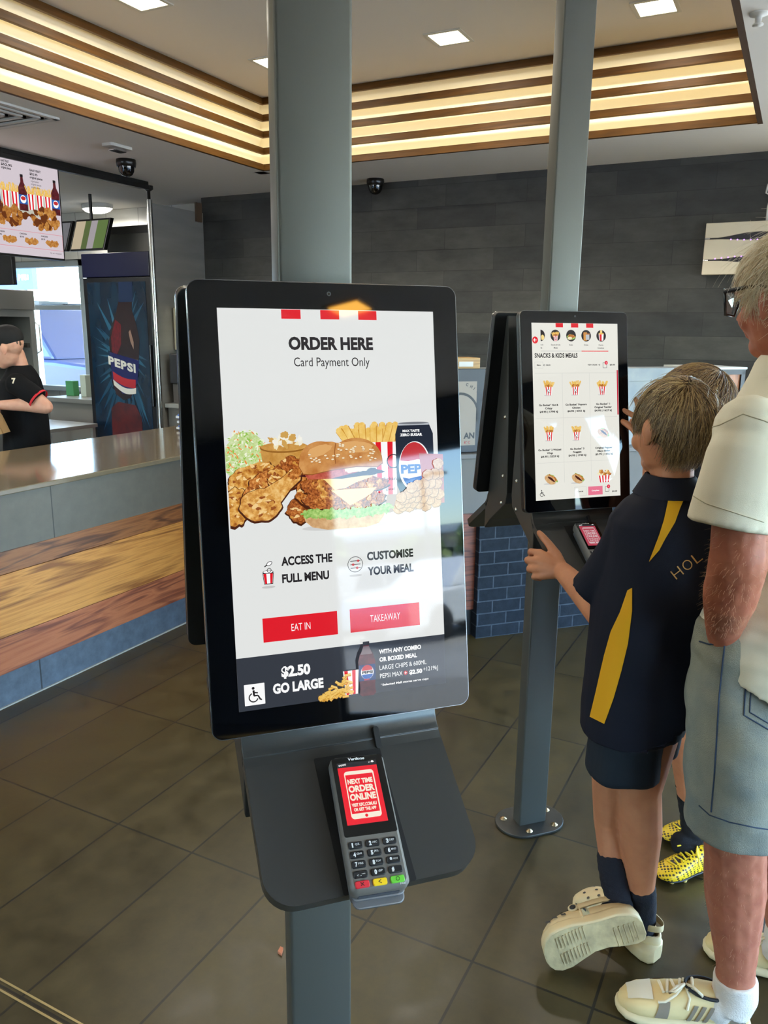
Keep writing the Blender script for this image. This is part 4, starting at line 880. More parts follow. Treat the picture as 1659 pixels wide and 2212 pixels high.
    for v0 in (104.5, 441.5):
        c = C(8); c.rect(215, v0, 228, v0 + 14.5, e_ink, 1.5); c.rect(216, v0 + 1.0, 227, v0 + 13.5, ew, 1); c.ell(226, v0 + 0.5, 5, 5.2, E('badge_red', (226, 40, 70), 1.0)); c.line([(226, v0 - 1.5), (226, v0 + 2.6)], 0.9, e_pure); c.build('bag_icon', disp)
    c = C(8); c.text('$0.00', 237, 458, 4, 16.5, e_ink, 0.03); wheelchair(c, 7.2, 437.4, 30.6, 462.6, e_ink, ew); c.build('icon', disp)
    for k, (u, v) in enumerate(((46.3, 172), (128.3, 172), (211.8, 172.5), (45.6, 292), (129.2, 293.5))): c = C(8); bucket_small(c, u, v, 37, k + 2); c.build('food_picture', disp)
    for (u, v, s) in ((213.4, 293.6, 36), (47, 413, 38), (130.2, 414.5, 38)): c = C(8); taco_small(c, u, v, s, int(u)); c.build('food_picture', disp)
    c = C(8)
    for k in range(9): c.blob(198 + 4 * k, 405 - 5 * sin(k * 1.3), 6, 5, (e_mash, e_orig, e_crust)[k % 3], 0.3, k, k, 18)
    stripes_box(c, 194, 411, 234, 430, 4, 4); c.build('food_picture', disp)

# ------------------------------------------------------------------ ordering kiosks: two screens back to back on one post
m_post = M('post_grey_satin', (86, 86, 80), 0.42, 0.45, bump=(160.0, 0.03))
m_house = M('kiosk_grey_satin', (64, 64, 62), 0.32, 0.35, bump=(400.0, 0.02))
m_gl = M('bezel_glass', (4, 5, 8), 0.03, 0.0, 0.34)
m_rim = M('bezel_rim', (120, 122, 124), 0.22, 0.9)
m_bolt = M('bolt_steel', (190, 188, 180), 0.25, 1.0)
TILT = radians(9.1); SW, SH = 0.264, 0.469; BZ = 0.032
SY, SZ0 = -0.088, 1.5625            # top middle of the lit area (front face)
BEND = (-0.153, 1.030); SLD = Vector((0, -0.82851732, -0.55996343)); SLN = Vector((0, -0.55996343, 0.82851732))

def half(root, page, name):
    """one screen with its wedge-shaped housing and sloping tray; faces local -y of root"""
    dv = Vector((0, -sin(TILT), -cos(TILT))); nn = Vector((0, -cos(TILT), sin(TILT))); ux = Vector((1, 0, 0))
    top = Vector((0, SY, SZ0))
    xf = Matrix((ux, dv, nn)).transposed().to_4x4(); xf.translation = top     # x right, y down the screen, z out of it
    b = MB()
    out = rrect(-SW / 2 - BZ, SW / 2 + BZ, -0.0315, SH + 0.0315, 0.013, 6)
    b.prism(out, -0.024, -0.0012, 'z', 0, xf, True)
    disp = b.build('display_' + name if False else 'display', M('display_back', (14, 15, 17), 0.4), root, 0.0015)
    b = MB(); o2 = rrect(-SW / 2 - BZ - 0.0005, SW / 2 + BZ + 0.0005, -0.032, SH + 0.032, 0.0135, 6); b.prism(o2, -0.0075, -0.0022, 'z', 0, xf, True); b.build('rim', m_rim, disp)
    b = MB(); b.prism(rrect(-SW / 2 - BZ + 0.0012, SW / 2 + BZ - 0.0012, -0.0303, SH + 0.0303, 0.012, 6), -0.002, -0.0003, 'z', 0, xf, True); b.build('front_glass', m_gl, disp)
    p0 = top + ux * (-SW / 2)
    if page: page(p0, ux, dv, nn, disp)
    else: c = Canvas(p0, ux, dv, nn, 0); c.rect(0, 0, 264, 469, e_white); c.build('screen', disp)
    c = Canvas(p0, ux, dv, nn, 4); c.ell(132, -18.5, 2.6, 2.6, M('lens_ring', (70, 74, 78), 0.3), 0, 20); c.ell(132, -18.5, 1.5, 1.5, M('lens_black', (4, 4, 6), 0.05), 0, 16); c.build('camera_lens', disp)
    # housing wedge
    r = 0.0265
    prof = [(SY + r - 0.002, SZ0 + 0.018), (SY + r + 0.008, SZ0 + 0.020), (-0.026, 1.30), (-0.014, 1.085), (-0.022, 1.052), (-0.116, 0.983), (-0.150, 0.950), (-0.150, 1.010), (-0.134, 1.040), (-0.128, 1.10)]
    b = MB(); b.prism(prof, -0.1275, 0.1275, 'x'); hs = b.build('housing', m_house, root, 0.002)
    for (y, z) in ((-0.042, 1.13), (-0.045, 1.30), (-0.046, 1.05)):
        for sx in (-1, 1):
            b = MB(); b.lathe([(0.006, 0), (0.0055, 0.002), (0.003, 0.0035), (0.0, 0.004)], 12); b.build('bolt', m_bolt, hs, loc=(sx * 0.1275, y, z), rot=(0, sx * pi / 2, 0))
    # tray: curved upper sheet, then a flat sloping plate with rounded front corners
    path = [(-0.122, 1.115), (-0.1335, 1.065)] + [(-0.1335 - 0.0225 * (1 - cos(a)) - 0.004, 1.065 - 0.034 * sin(a) + 0.0) for a in [0.25, 0.5, 0.75, 1.0, 1.25]] + [(BEND[0] + 0.001, BEND[1] + 0.001), (BEND[0] - 0.01, BEND[1] - 0.0068)]
    b = MB(); rings = [[(-0.1275, y, z), (0.1275, y, z), (0.1275, y + 0.006, z - 0.005), (-0.1275, y + 0.006, z - 0.005)] for y, z in path]
    b.loft(rings, 0, True, True)
    xt = Matrix((ux, SLD, SLN)).transposed().to_4x4(); xt.translation = Vector((0, BEND[0], BEND[1]))
    b.prism(rrect(-0.1275, 0.1275, 0.0, 0.1755, (0, 0, 0.036, 0.036), 8), -0.018, 0.0, 'z', 0, xt, True)
    tray = b.build('tray', m_house, root)
    md = tray.modifiers.new('bevel', 'BEVEL'); md.width = 0.003; md.segments = 3; md.limit_method = 'ANGLE'; md.angle_limit = radians(50)
    b = MB(); b.prism(rrect(0.0385, 0.0455, -0.034, 0.03, 0.0034, 4), -0.012, 0.0008, 'z', 0, xt); 
    xs2 = Matrix((ux, Vector((0, -0.62, -0.78)).normalized(), Vector((0, -0.78, 0.62)).normalized())).transposed().to_4x4(); xs2.translation = Vector((0, BEND[0], BEND[1]))
    b = MB(); b.prism(rrect(0.0385, 0.0455, -0.016, 0.012, 0.0034, 4), -0.004, 0.0062, 'z', 0, xs2); b.build('cable_slot', M('slot_black', (3, 3, 3), 0.6), tray)
    b = MB(); b.prism(rrect(-0.043, 0.043, 0.012, 0.1758, 0.002, 2), 0.0002, 0.0006, 'z', 0, xt); b.build('terminal_recess', M('slot_black', (3, 3, 3), 0.6), tray)
    return xt

def payment_terminal(root_loc, root_rot, xt, label, dim=1.0):
    t = thing('payment_terminal', label, 'card reader', root_loc, 0, 'card readers', rot=root_rot)
    k = 66.5 / 78.0 / 1000
    rot = Matrix.Rotation(radians(3.4), 4, 'Z')
    base = xt @ Matrix.Translation((0.0013, 0.0312, 0)) @ rot
    xp = base @ Matrix.Diagonal((1, 1, 1, 1))
    W_, L_ = 0.0665, 0.156
    m_body = M('terminal_grey', (112, 108, 102), 0.42, 0.15)
    b = MB(); b.prism(rrect(-0.030, 0.031, 0.01, L_ + 0.002, 0.006, 4), 0.0003, 0.012, 'z', 0, xp); b.prism(rrect(-0.029, 0.030, L_ - 0.02, L_ + 0.010, 0.008, 5), 0.006, 0.010, 'z', 0, xp)
    b.build('cradle', M('cradle_grey', (120, 122, 126), 0.3, 0.5), t, 0.0015)
    b = MB()
    o0 = rrect(-W_ / 2 + 0.002, W_ / 2 - 0.002, 0.001, L_ - 0.001, 0.008, 5); o1 = rrect(-W_ / 2, W_ / 2, 0, L_, 0.008, 5); o2 = rrect(-W_ / 2 + 0.0035, W_ / 2 - 0.0035, 0.003, L_ - 0.004, 0.006, 5)
    b.loft([[(x, y, 0.010) for x, y in o0], [(x, y, 0.020) for x, y in o1], [(x, y, 0.0295) for x, y in o1], [(x, y, 0.0335) for x, y in o2]], 0, True, True, xp)
    body = b.build('body', m_body, t)
    b = MB(); b.box((-0.024, L_ - 0.003, 0.014), (0.022, L_ + 0.0008, 0.022), 0, xp); b.build('card_slot', M('slot_blue_grey', (60, 66, 76), 0.3), t)
    org = xp @ Vector((-W_ / 2, 0, 0.03355)); R3 = xp.to_3x3()
    C = lambda base_: Canvas(org, R3 @ Vector((1, 0, 0)), R3 @ Vector((0, 1, 0)), R3 @ Vector((0, 0, 1)), base_, k, 0.00004)
    vs = L_ / k / 168.0     # millimetres of the real reader map on the drawn length
    g_ = M('reader_glass', (7, 8, 10), 0.06)
    b = MB(); 
    c = C(0); c.rect(2.5, 2.4 * vs, 75, 104 * vs, g_, 3); c.text('Verifone', 25.4, 7.2 * vs, 4.1, 24, M('print_white', (226, 226, 224), 0.5), 0.035, 0.12); gl = c.build('screen_glass', g_, t) if False else c.build('screen_glass', t)
    er = E('reader_red%g' % dim, (238, 38, 52) if dim == 1 else (176, 66, 82), 1.0); ep = E('reader_paper%g' % dim, (246, 236, 216) if dim == 1 else (206, 176, 180), 1.0)
    c = C(3); c.rect(8.8, 9.6 * vs, 65.4, 16 * vs, E('reader_bar', (44, 46, 50), 1.0)); c.rect(9, 16 * vs, 65.2, 90 * vs, er)
    for q in range(4): c.ring(12.4 + 2.6 * q, 12.8 * vs, 1.0, 0.7, e_pure, 0, 360, 10)
    c.ell(59.5, 12.4 * vs, 2.3, 1.1, e_pure, 0, 12); c.ell(59.3, 11.6 * vs, 1.3, 1.2, e_pure, 0, 12); c.ell(54.2, 12.8 * vs, 0.5, 0.8, e_pure, 0, 8); c.ell(55.8, 12.8 * vs, 0.5, 0.8, e_pure, 0, 8)
    c.rect(16, 22.5 * vs, 58, 84 * vs, ep, 4.5); c.rect(17.4, 27.2 * vs, 56.2, 77.4 * vs, er)
    for (s_, u, v, h, w) in (('NEXT TIME', 19, 39.6, 6.6, 35.4), ('ORDER', 18.6, 50.6, 8.8, 36.6), ('ONLINE', 18.6, 61.2, 8.8, 36.4), ('VISIT KFC.COM.AU', 19.2, 69, 4.4, 34.6), ('OR GET THE APP', 21, 74.8, 4.2, 31)): c.text(s_, u, v * vs, h * vs, w, ep, 0.05)
    c.ell(36.8, 81 * vs, 2.1, 2.2, er, 0, 16)
    c.build('screen', t)
    # keys: three columns, five rows, each cap a part of its own
    lab = [('1', 'QZ.'), ('2', 'ABC'), ('3', 'DEF'), ('4', 'GHI'), ('5', 'JKL'), ('6', 'MNO'), ('7', 'PRS'), ('8', 'TUV'), ('9', 'WXY'), ('*', ",'\""), ('0', '-SP'), ('#', ''), ('X', ''), ('<', ''), ('O', '')]
    mk = M('key_black', (20, 20, 22), 0.45); mp = M('print_white', (226, 226, 224), 0.5)
    for q, (a, s_) in enumerate(lab):
        u0 = (5.4, 28.6, 51.8)[q % 3]; v0 = (110.4, 121.6, 132.9, 144.2, 155.6)[q // 3] * vs; u1 = u0 + 18.6; v1 = v0 + (8.2 if q < 12 else 8.0) * vs
        km = mk if q < 12 else (M('key_red', (214, 44, 56), 0.4), M('key_yellow', (240, 200, 24), 0.4), M('key_green', (104, 196, 60), 0.4))[q - 12]
        b = MB()
        P_ = lambda u, v, h: org + R3 @ Vector((u * k, v * k, h))
        b.loft([[P_(u, v, -0.0006) for u, v in rrect(u0, u1, v0, v1, 2.4, 4)], [P_(u, v, 0.0012) for u, v in rrect(u0, u1, v0, v1, 2.4, 4)], [P_(u, v, 0.0019) for u, v in rrect(u0 + 0.9, u1 - 0.9, v0 + 0.9, v1 - 0.9, 2.0, 4)]], 0, True, True)
        kb_ = b.build('key', km, t)
        c = C(0); c.o = c.o + R3 @ Vector((0, 0, 0.00192))
        ink = mp if q < 12 else M('key_ink', (40, 26, 20), 0.5)
        if q == 14: c.ring((u0 + u1) / 2, (v0 + v1) / 2, 2.2, 0.7, ink, 0, 360, 20)
        elif q == 12: c.line([(u0 + 7, v0 + 2.2), (u1 - 7, v1 - 2.2)], 0.9, ink); c.line([(u0 + 7, v1 - 2.2), (u1 - 7, v0 + 2.2)], 0.9, ink)
        elif q == 13: c.line([(u0 + 11, v0 + 2.2), (u0 + 7.2, (v0 + v1) / 2), (u0 + 11, v1 - 2.2)], 0.9, ink)
        else:
            c.text(a, u0 + 4.2, v0 + 6.9 * vs, 5.3 * vs if a not in '*' else 3.4 * vs, 3.3 if a != '1' else 1.9, ink, 0.06)
            if s_: c.text(s_, u0 + 8.6, v0 + 4.6 * vs, 2.2 * vs, 6.6, ink, 0.01)
        c.build('key_print', kb_)
    c = C(1); c.text('P400', 64.0, 166 * vs, 2.4, 7, mp); c.build('lettering', t)
    return t

def kiosk(kr, kn, page, label, tlabel, dim):
    loc = Vector((kr * cos(A_KIOSK) + kn * sin(-A_KIOSK) * 1.0, kr * sin(A_KIOSK) + kn * cos(A_KIOSK), 0))
    t = thing('ordering_kiosk', label, 'ordering kiosk', loc, A_KIOSK, 'ordering kiosks')
    b = MB(); b.prism(rrect(-0.0475, 0.0475, -0.023, 0.023, 0.005, 4), 0.010, ZR, 'z', 0, None, True); b.build('post', m_post, t)
    b = MB(); b.prism(rrect(-0.112, 0.112, -0.078, 0.078, 0.0775, 10), 0.0, 0.010, 'z', 0, None, True); bp = b.build('base_plate', M('plate_grey', (84, 82, 76), 0.4, 0.6, var=(30, 0.3)), t, 0.002)
    for (x, y) in ((-0.078, 0.028), (0.078, 0.028), (-0.03, -0.055), (0.062, -0.05)):
        b = MB(); b.lathe([(0.011, 0.010), (0.011, 0.012), (0.006, 0.0135), (0.006, 0.016), (0, 0.0165)], 14); b.build('bolt', M('brassy_bolt', (196, 170, 130), 0.3, 1.0), bp, loc=(x, y, 0))
    xt = half(t, page, 'front')
    # the other side, turned round
    before = set(o.name for o in col.objects)
    h2 = bpy.data.objects.new('turn', None); col.objects.link(h2)
    half(h2, None, 'back')
    for o in [o for o in col.objects if o.name not in before and o != h2 and o.parent == h2]:
        o.parent = t; o.rotation_euler = (0, 0, pi)
    bpy.data.objects.remove(h2)
    payment_terminal(loc, (0, 0, A_KIOSK), xt, tlabel, dim)
    return t
kiosk(0.249, 1.026, start_page, 'large near ordering kiosk on a steel post with the order here page lit', 'grey card reader with red screen on the tray of the near kiosk', 1.0)
kiosk(1.183, 1.988, menu_page, 'farther ordering kiosk with the snacks and kids meals page, where the boy stands', 'grey card reader on the tray of the farther kiosk beside the boy', 0.7)

# menu board picture
c = Canvas((MY * 0 + mx0, MY - 0.002, mz1), (1, 0, 0), (0, 0, -1), (0, -1, 0), 2, 0.001, 0.0001)
Wm, Hm = (mx1 - mx0) * 1000, (mz1 - mz0) * 1000
for k in range(1, 6): c.ell(40 + 160 * k, 255, 130, 75, E('leaf_tint', (206, 206, 190), 0.85), 0, 20)
for (u, kk) in ((560, 0), (800, 1), (340, 2)):
    for q in range(3):
        x = u - 10 + 62 * q; stripes_box(c, x, 190, x + 55, 290, 5, 2); fries(c, x + 4, 192, 46, 46, 9, q + kk, 0.3)
    c.poly([(u + 190, 96), (u + 208, 96), (u + 212, 130), (u + 232, 165), (u + 232, 300), (u + 168, 300), (u + 168, 165), (u + 188, 130)], E('bottle_cola', (66, 26, 32), 1.0)); c.rect(u + 188, 84, u + 210, 100, e_ink); c.rect(u + 168, 205, u + 232, 260, e_pblue); c.ell(u + 200, 232, 22, 24, e_pure); c.ell(u + 200, 226, 18, 12, e_pred)
    for q in range(46):
        a = rnd.uniform(0, 6.28); s_ = sqrt(rnd.random()); x, y = u + 95 + 118 * s_ * cos(a), 335 + 62 * s_ * sin(a)
        if x > Wm - 26: continue
        c.blob(x, y, rnd.uniform(18, 30), rnd.uniform(14, 22), rnd.choice([E('b_crust', (150, 84, 34), 0.9, c2=(206, 142, 66), scale=60.0), E('b_crust2', (172, 104, 44), 0.9, c2=(218, 160, 84), scale=60.0), E('b_edge', (110, 56, 24), 0.9)]), 0.2, rnd.uniform(0, 3), q, 18)
for (u, v, w) in ((795, 62, 86), (795, 84, 60), (795, 104, 96), (800, 124, 60), (800, 142, 78), (800, 160, 66), (590, 40, 60), (590, 60, 80), (590, 78, 70)):
    c.text(('GIANT FEAST' if v in (62, 40) else '$52.95' if v in (84, 60) else 'original pieces'), u, v, 11 if v > 104 else 14, w, e_ink, 0.03 if v < 110 else 0)
c.rect(0, 428, Wm - 40, 528, E('pink_line', (226, 150, 160), 0.9), 4); c.rect(3, 431, Wm - 43, 525, E('menu_white', (226, 214, 222), 0.85), 3)
for k in range(6):
    u = 40 + 160 * k
    for q in range(5): c.blob(u + 86 + 16 * (q - 2), 484 + 8 * (q % 2), 20, 17, E('b_crust2', (172, 104, 44), 0.9), 0.2, q, q + k, 18)
    c.text('CHICKEN', u, 452, 9, 52, e_ink, 0.03); c.text('$5.95', u, 470, 9, 30, e_ink, 0.03)
c.text('kJ on request', Wm - 150, 552, 8, 90, e_ink)
c.build('food_picture', scr)
# ------------------------------------------------------------------ outside: car park in front, drive-through lane behind the kitchen window
b = MB(); b.box((-90, -90, -0.30), (90, 90, -0.08)); struct('ground', b, M('asphalt', (140, 139, 136), 0.9, var=(0.6, 0.2)))
b = MB(); b.box((-12, Y0 - 2.6, -0.08), (9, Y0 - 0.13, -0.01)); struct('pavement', b, M('concrete_path', (112, 110, 106), 0.9))
bd = thing('shop_building', 'long white single storey shop building across the car park', 'building', (-16, -48, -0.08))
b = MB(); b.box((-30, -4, 0), (22, 4, 3.3)); b.build('wall', M('building_white', (226, 224, 218), 0.8), bd)
b = MB(); b.box((-31, -4.5, 3.3), (23, 6.5, 3.75)); b.build('roof', M('roof_white', (240, 240, 238), 0.7), bd)
for k in range(8): b = MB(); b.box((-28 + 6 * k, 3.98, 0.3), (-24 + 6 * k, 4.04, 2.5)); b.build('window', M('dark_window', (44, 52, 58), 0.1), bd)
def tree(x, y, h, r, label, seed):
    t = thing('tree', label, 'tree', (x, y, -0.08), 0, 'trees across the car park')
    rr_ = random.Random(seed); b = MB(); b.tube([(0, 0, 0), (0.05, 0.02, h * 0.3), (0.0, 0.05, h * 0.6)], [0.14, 0.11, 0.07], 8); b.build('trunk', M('bark', (96, 78, 62), 0.9), t)
    b = MB()
    for k in range(260):
        a = rr_.uniform(0, 6.28); c_ = rr_.uniform(-1, 1); q = rr_.random() ** 0.4; s_ = sqrt(1 - c_ * c_)
        p = Vector((r * q * s_ * cos(a), r * q * s_ * sin(a), h * 0.66 + r * 0.8 * q * c_)); d = rr_.uniform(0.12, 0.3)
        n = Vector((rr_.uniform(-1, 1), rr_.uniform(-1, 1), rr_.uniform(-1, 1))).normalized(); u = n.orthogonal() * d; w = n.cross(u)
        b.add([p - u - w * 0.6, p + u - w * 0.6, p + u * 0.4 + w, p - u * 0.4 + w], [(0, 1, 2, 3)])
    b.build('crown', M('leaf_green', (120, 140, 84), 0.8), t)
for k, (x, y, h, r, lb) in enumerate(((-9.5, -31, 3.2, 1.5, 'small round tree in front of the white shop building'), (-13.5, -33, 2.8, 1.3, 'lower tree left of the small round one'), (-20, -34, 3.8, 1.8, 'tallest tree at the end of the car park'), (-5.5, -33, 2.6, 1.2, 'tree nearest the right end of the car park'))): tree(x, y, h, r, lb, k)
lp = thing('lamp_post', 'thin car park lamp post with two arms', 'lamp post', (-8.6, -22.3, -0.08))
b = MB(); b.tube([(0, 0, 0), (0, 0, 4.3)], [0.07, 0.05], 10); b.build('pole', M('pole_grey', (120, 120, 118), 0.5), lp)
for s in (-1, 1): b = MB(); b.tube([(0, 0, 4.25), (s * 0.4, s * 0.1, 4.35), (s * 0.75, s * 0.2, 4.3)], 0.05, 8); b.box((s * 0.75 - 0.2, s * 0.2 - 0.1, 4.25), (s * 0.75 + 0.2, s * 0.2 + 0.1, 4.33)); b.build('lamp_arm', M('pole_grey', (120, 120, 118), 0.5), lp)
def car(x, y, rz, label, c, L_=4.4, H_=1.5, lift=0.0, group=None):
    t = thing('car', label, 'car', (x, y, -0.08), rz, group)
    hw = 0.9; bt = 0.28 + lift; wl = 0.95 * H_ / 1.5 + lift * 0.6; top = H_ + lift
    prof = [(-L_ / 2, bt), (L_ / 2, bt), (L_ / 2 + 0.02, bt + 0.32), (L_ / 2 - 0.12, wl - 0.08), (L_ / 2 - 1.25, wl), (-L_ / 2 + 0.12, wl + 0.02), (-L_ / 2 - 0.02, bt + 0.4)]
    b = MB(); b.prism([(p[0], p[1]) for p in prof], -hw, hw, 'y'); m_c = M('car_paint_%d_%d_%d' % c, c, 0.4, 0.0, coat=0.15); b.build('body', m_c, t, 0.07, 3)
    x0, x1 = -L_ / 2 + 0.15, L_ / 2 - 1.3
    b = MB(); cab = lambda f, z, s: [(x0 + f[0], -hw + s, z), (x1 + f[1], -hw + s, z), (x1 + f[1], hw - s, z), (x0 + f[0], hw - s, z)]
    b.loft([cab((0, 0.05), wl, 0.05), cab((0.25, -0.62), top - 0.06, 0.20), cab((0.35, -0.75), top, 0.26)], 0, True, False); cb_ = b.build('cabin', m_c, t, 0.04, 2)
    mg = M('car_glass', (40, 58, 72), 0.05, spec=0.8)
    for s in (-1, 1):
        for (a0, a1, c0, c1) in ((0.16, 1.02, 0.34, 1.02), (1.12, 2.05, 1.12, 1.72)):
            k_ = (L_ - 1.45) / 2.95; b = MB()
            y0_, y1_ = s * (hw - 0.052), s * (hw - 0.178)
            pts = [(x0 + a0 * k_, y0_ + s * 0.012, wl + 0.05), (x0 + a1 * k_, y0_ + s * 0.012, wl + 0.05), (x0 + c1 * k_, y1_ + s * 0.012, top - 0.11), (x0 + c0 * k_, y1_ + s * 0.012, top - 0.11)]
            b.add(pts, [(0, 1, 2, 3)]); b.add([(p[0], p[1] - s * 0.01, p[2]) for p in pts], [(3, 2, 1, 0)]); b.build('side_window', mg, t)
        b = MB(); hx = x0 + 1.15
        for q in (0, 1.05): b.box((hx + q - 0.1, s * hw - 0.02, wl - 0.16), (hx + q + 0.1, s * hw + 0.03, wl - 0.12))
        b.build('door_handle', M('chrome', (210, 210, 212), 0.12, 1.0), t)
        for wx in (-L_ / 2 + 0.85, L_ / 2 - 0.85):
            b = MB(); xf = Matrix.Translation((wx, s * (hw - 0.08), 0.34 + lift * 0.4)) @ Matrix.Rotation(pi / 2, 4, 'X'); b.lathe([(0.0, -0.1), (0.2, -0.1), (0.33 + lift * 0.3, -0.09), (0.34 + lift * 0.4, 0), (0.33 + lift * 0.3, 0.09), (0.2, 0.1), (0, 0.1)], 20, 0, xf); b.build('wheel', M('tyre', (24, 24, 26), 0.7), t)
    if lift:
        b = MB()
        for s in (-1, 1): b.box((x0 + 0.5, s * 0.55 - 0.02, top), (x1 - 0.5, s * 0.55 + 0.02, top + 0.05))
        for q in range(3): b.box((x0 + 0.6 + 0.7 * q, -0.62, top + 0.03), (x0 + 0.66 + 0.7 * q, 0.62, top + 0.08))
        b.build('roof_rack', M('rack_black', (30, 32, 36), 0.4), t)
    return t
car(-4.6, -13.6, 1.9, 'white car parked in front of the shopfront', (226, 228, 228), group='cars parked in front of the shop')
car(-7.7, -14.2, 1.9, 'silver car parked beside the white one in front of the shopfront', (170, 174, 178), group='cars parked in front of the shop')
cn = thing('added_shade_canopy', 'unseen flat canopy added to shade the drive-through lane outside the kitchen window', 'canopy', (8.4, 9.0, -0.08))  # out-of-view roof, added to keep daylight off the blue car
b = MB(); b.box((-2.4, -5.5, 3.05), (2.6, 6.0, 3.3)); b.build('roof', M('roof_white', (240, 240, 238), 0.7), cn)
for y in (-5.0, 5.5): b = MB(); b.box((2.2, y - 0.1, 0), (2.4, y + 0.1, 3.05)); b.build('post', M('pole_grey', (120, 120, 118), 0.5), cn)
car(8.2, 9.75, -pi / 2, 'blue four wheel drive waiting outside the drive-through window', (16, 40, 84), 4.8, 1.62, 0.28)
sg = thing('shop_sign', 'blue shop sign with white letters seen through the drive-through window', 'sign', (14, 17.9, -0.08))
b = MB(); b.box((0, -0.95, 2.5), (0.14, 1.2, 3.12)); b.build('board', M('sign_blue', (40, 84, 170), 0.5), sg)
b = MB(); b.box((0.02, -0.6, 0), (0.12, -0.5, 2.5)); b.build('post', M('pole_grey', (120, 120, 118), 0.5), sg); b = MB(); b.box((0.02, 0.7, 0), (0.12, 0.8, 2.5)); b.build('post', M('pole_grey', (120, 120, 118), 0.5), sg)
def ytext(mb, s, y, z, h, w, x, mi=0, bold=0.04):
    vs, fs, tw, th = text_geo(s, bold); mb.add([(x, y - v[0] * w / tw, z + v[1] * h / th) for v in vs], [f[::-1] for f in fs], mi)
b = MB(); ytext(b, 'et', 0.02, 2.72, 0.3, 0.42, -0.005)
b.build('lettering', M('sign_white', (246, 246, 246), 0.5), sg)
for k, (ch, c_) in enumerate(zip('plus', ((226, 70, 90), (120, 200, 90), (240, 200, 60), (90, 200, 220)))):
    b = MB(); ytext(b, ch, -0.46 - 0.1 * k, 2.72, 0.14, 0.085, -0.006); b.build('coloured_letter', M('sign_col_%d' % k, c_, 0.5), sg)
rr_ = random.Random(4); b = MB()
for k in range(420):
    a = rr_.uniform(0, 6.28); c_ = rr_.uniform(-1, 1); q = rr_.random() ** 0.4; s_ = sqrt(1 - c_ * c_)
    p = Vector((1.2 * q * s_ * cos(a), 3.4 * q * s_ * sin(a), 0.95 + 0.95 * q * c_)); d = rr_.uniform(0.08, 0.2); n = Vector((rr_.uniform(-1, 1), rr_.uniform(-1, 1), rr_.uniform(-1, 1))).normalized(); u = n.orthogonal() * d; w = n.cross(u)
    b.add([p - u - w * 0.6, p + u - w * 0.6, p + u * 0.4 + w, p - u * 0.4 + w], [(0, 1, 2, 3)])
o = b.build('shrub', M('shrub_green', (150, 164, 84), 0.8), None, loc=(16.2, 14.6, -0.08)); tag(o, 'yellow green shrub beyond the blue car', 'shrub')
# ------------------------------------------------------------------ figure building
VX = 1.0
def fuse(mb, voxel, smooth=3):
    """union of closed tubes and ellipsoids as one continuous surface: (verts, faces)"""
    me = bpy.data.meshes.new('f'); me.from_pydata(mb.v, [], mb.f)
    o = bpy.data.objects.new('f', me); col.objects.link(o)
    bm = bmesh.new(); bm.from_mesh(me); bmesh.ops.remove_doubles(bm, verts=bm.verts, dist=1e-6); bmesh.ops.recalc_face_normals(bm, faces=bm.faces); bm.to_mesh(me); bm.free()
    md = o.modifiers.new('r', 'REMESH'); md.mode = 'VOXEL'; md.voxel_size = voxel
    bpy.context.view_layer.update()
    dg = bpy.context.evaluated_depsgraph_get()
    m2 = bpy.data.meshes.new_from_object(o.evaluated_get(dg))
    bpy.data.objects.remove(o); bpy.data.meshes.remove(me)
    bm = bmesh.new(); bm.from_mesh(m2)
    for _ in range(smooth): bmesh.ops.smooth_vert(bm, verts=bm.verts, factor=0.5, use_axis_x=True, use_axis_y=True, use_axis_z=True)
    vs = [v.co.copy() for v in bm.verts]; bm.verts.index_update(); ns = [v.normal.copy() for v in bm.verts]
    fs = [[v.index for v in f.verts] for f in bm.faces]
    bm.free(); bpy.data.meshes.remove(m2)
    return vs, fs, ns
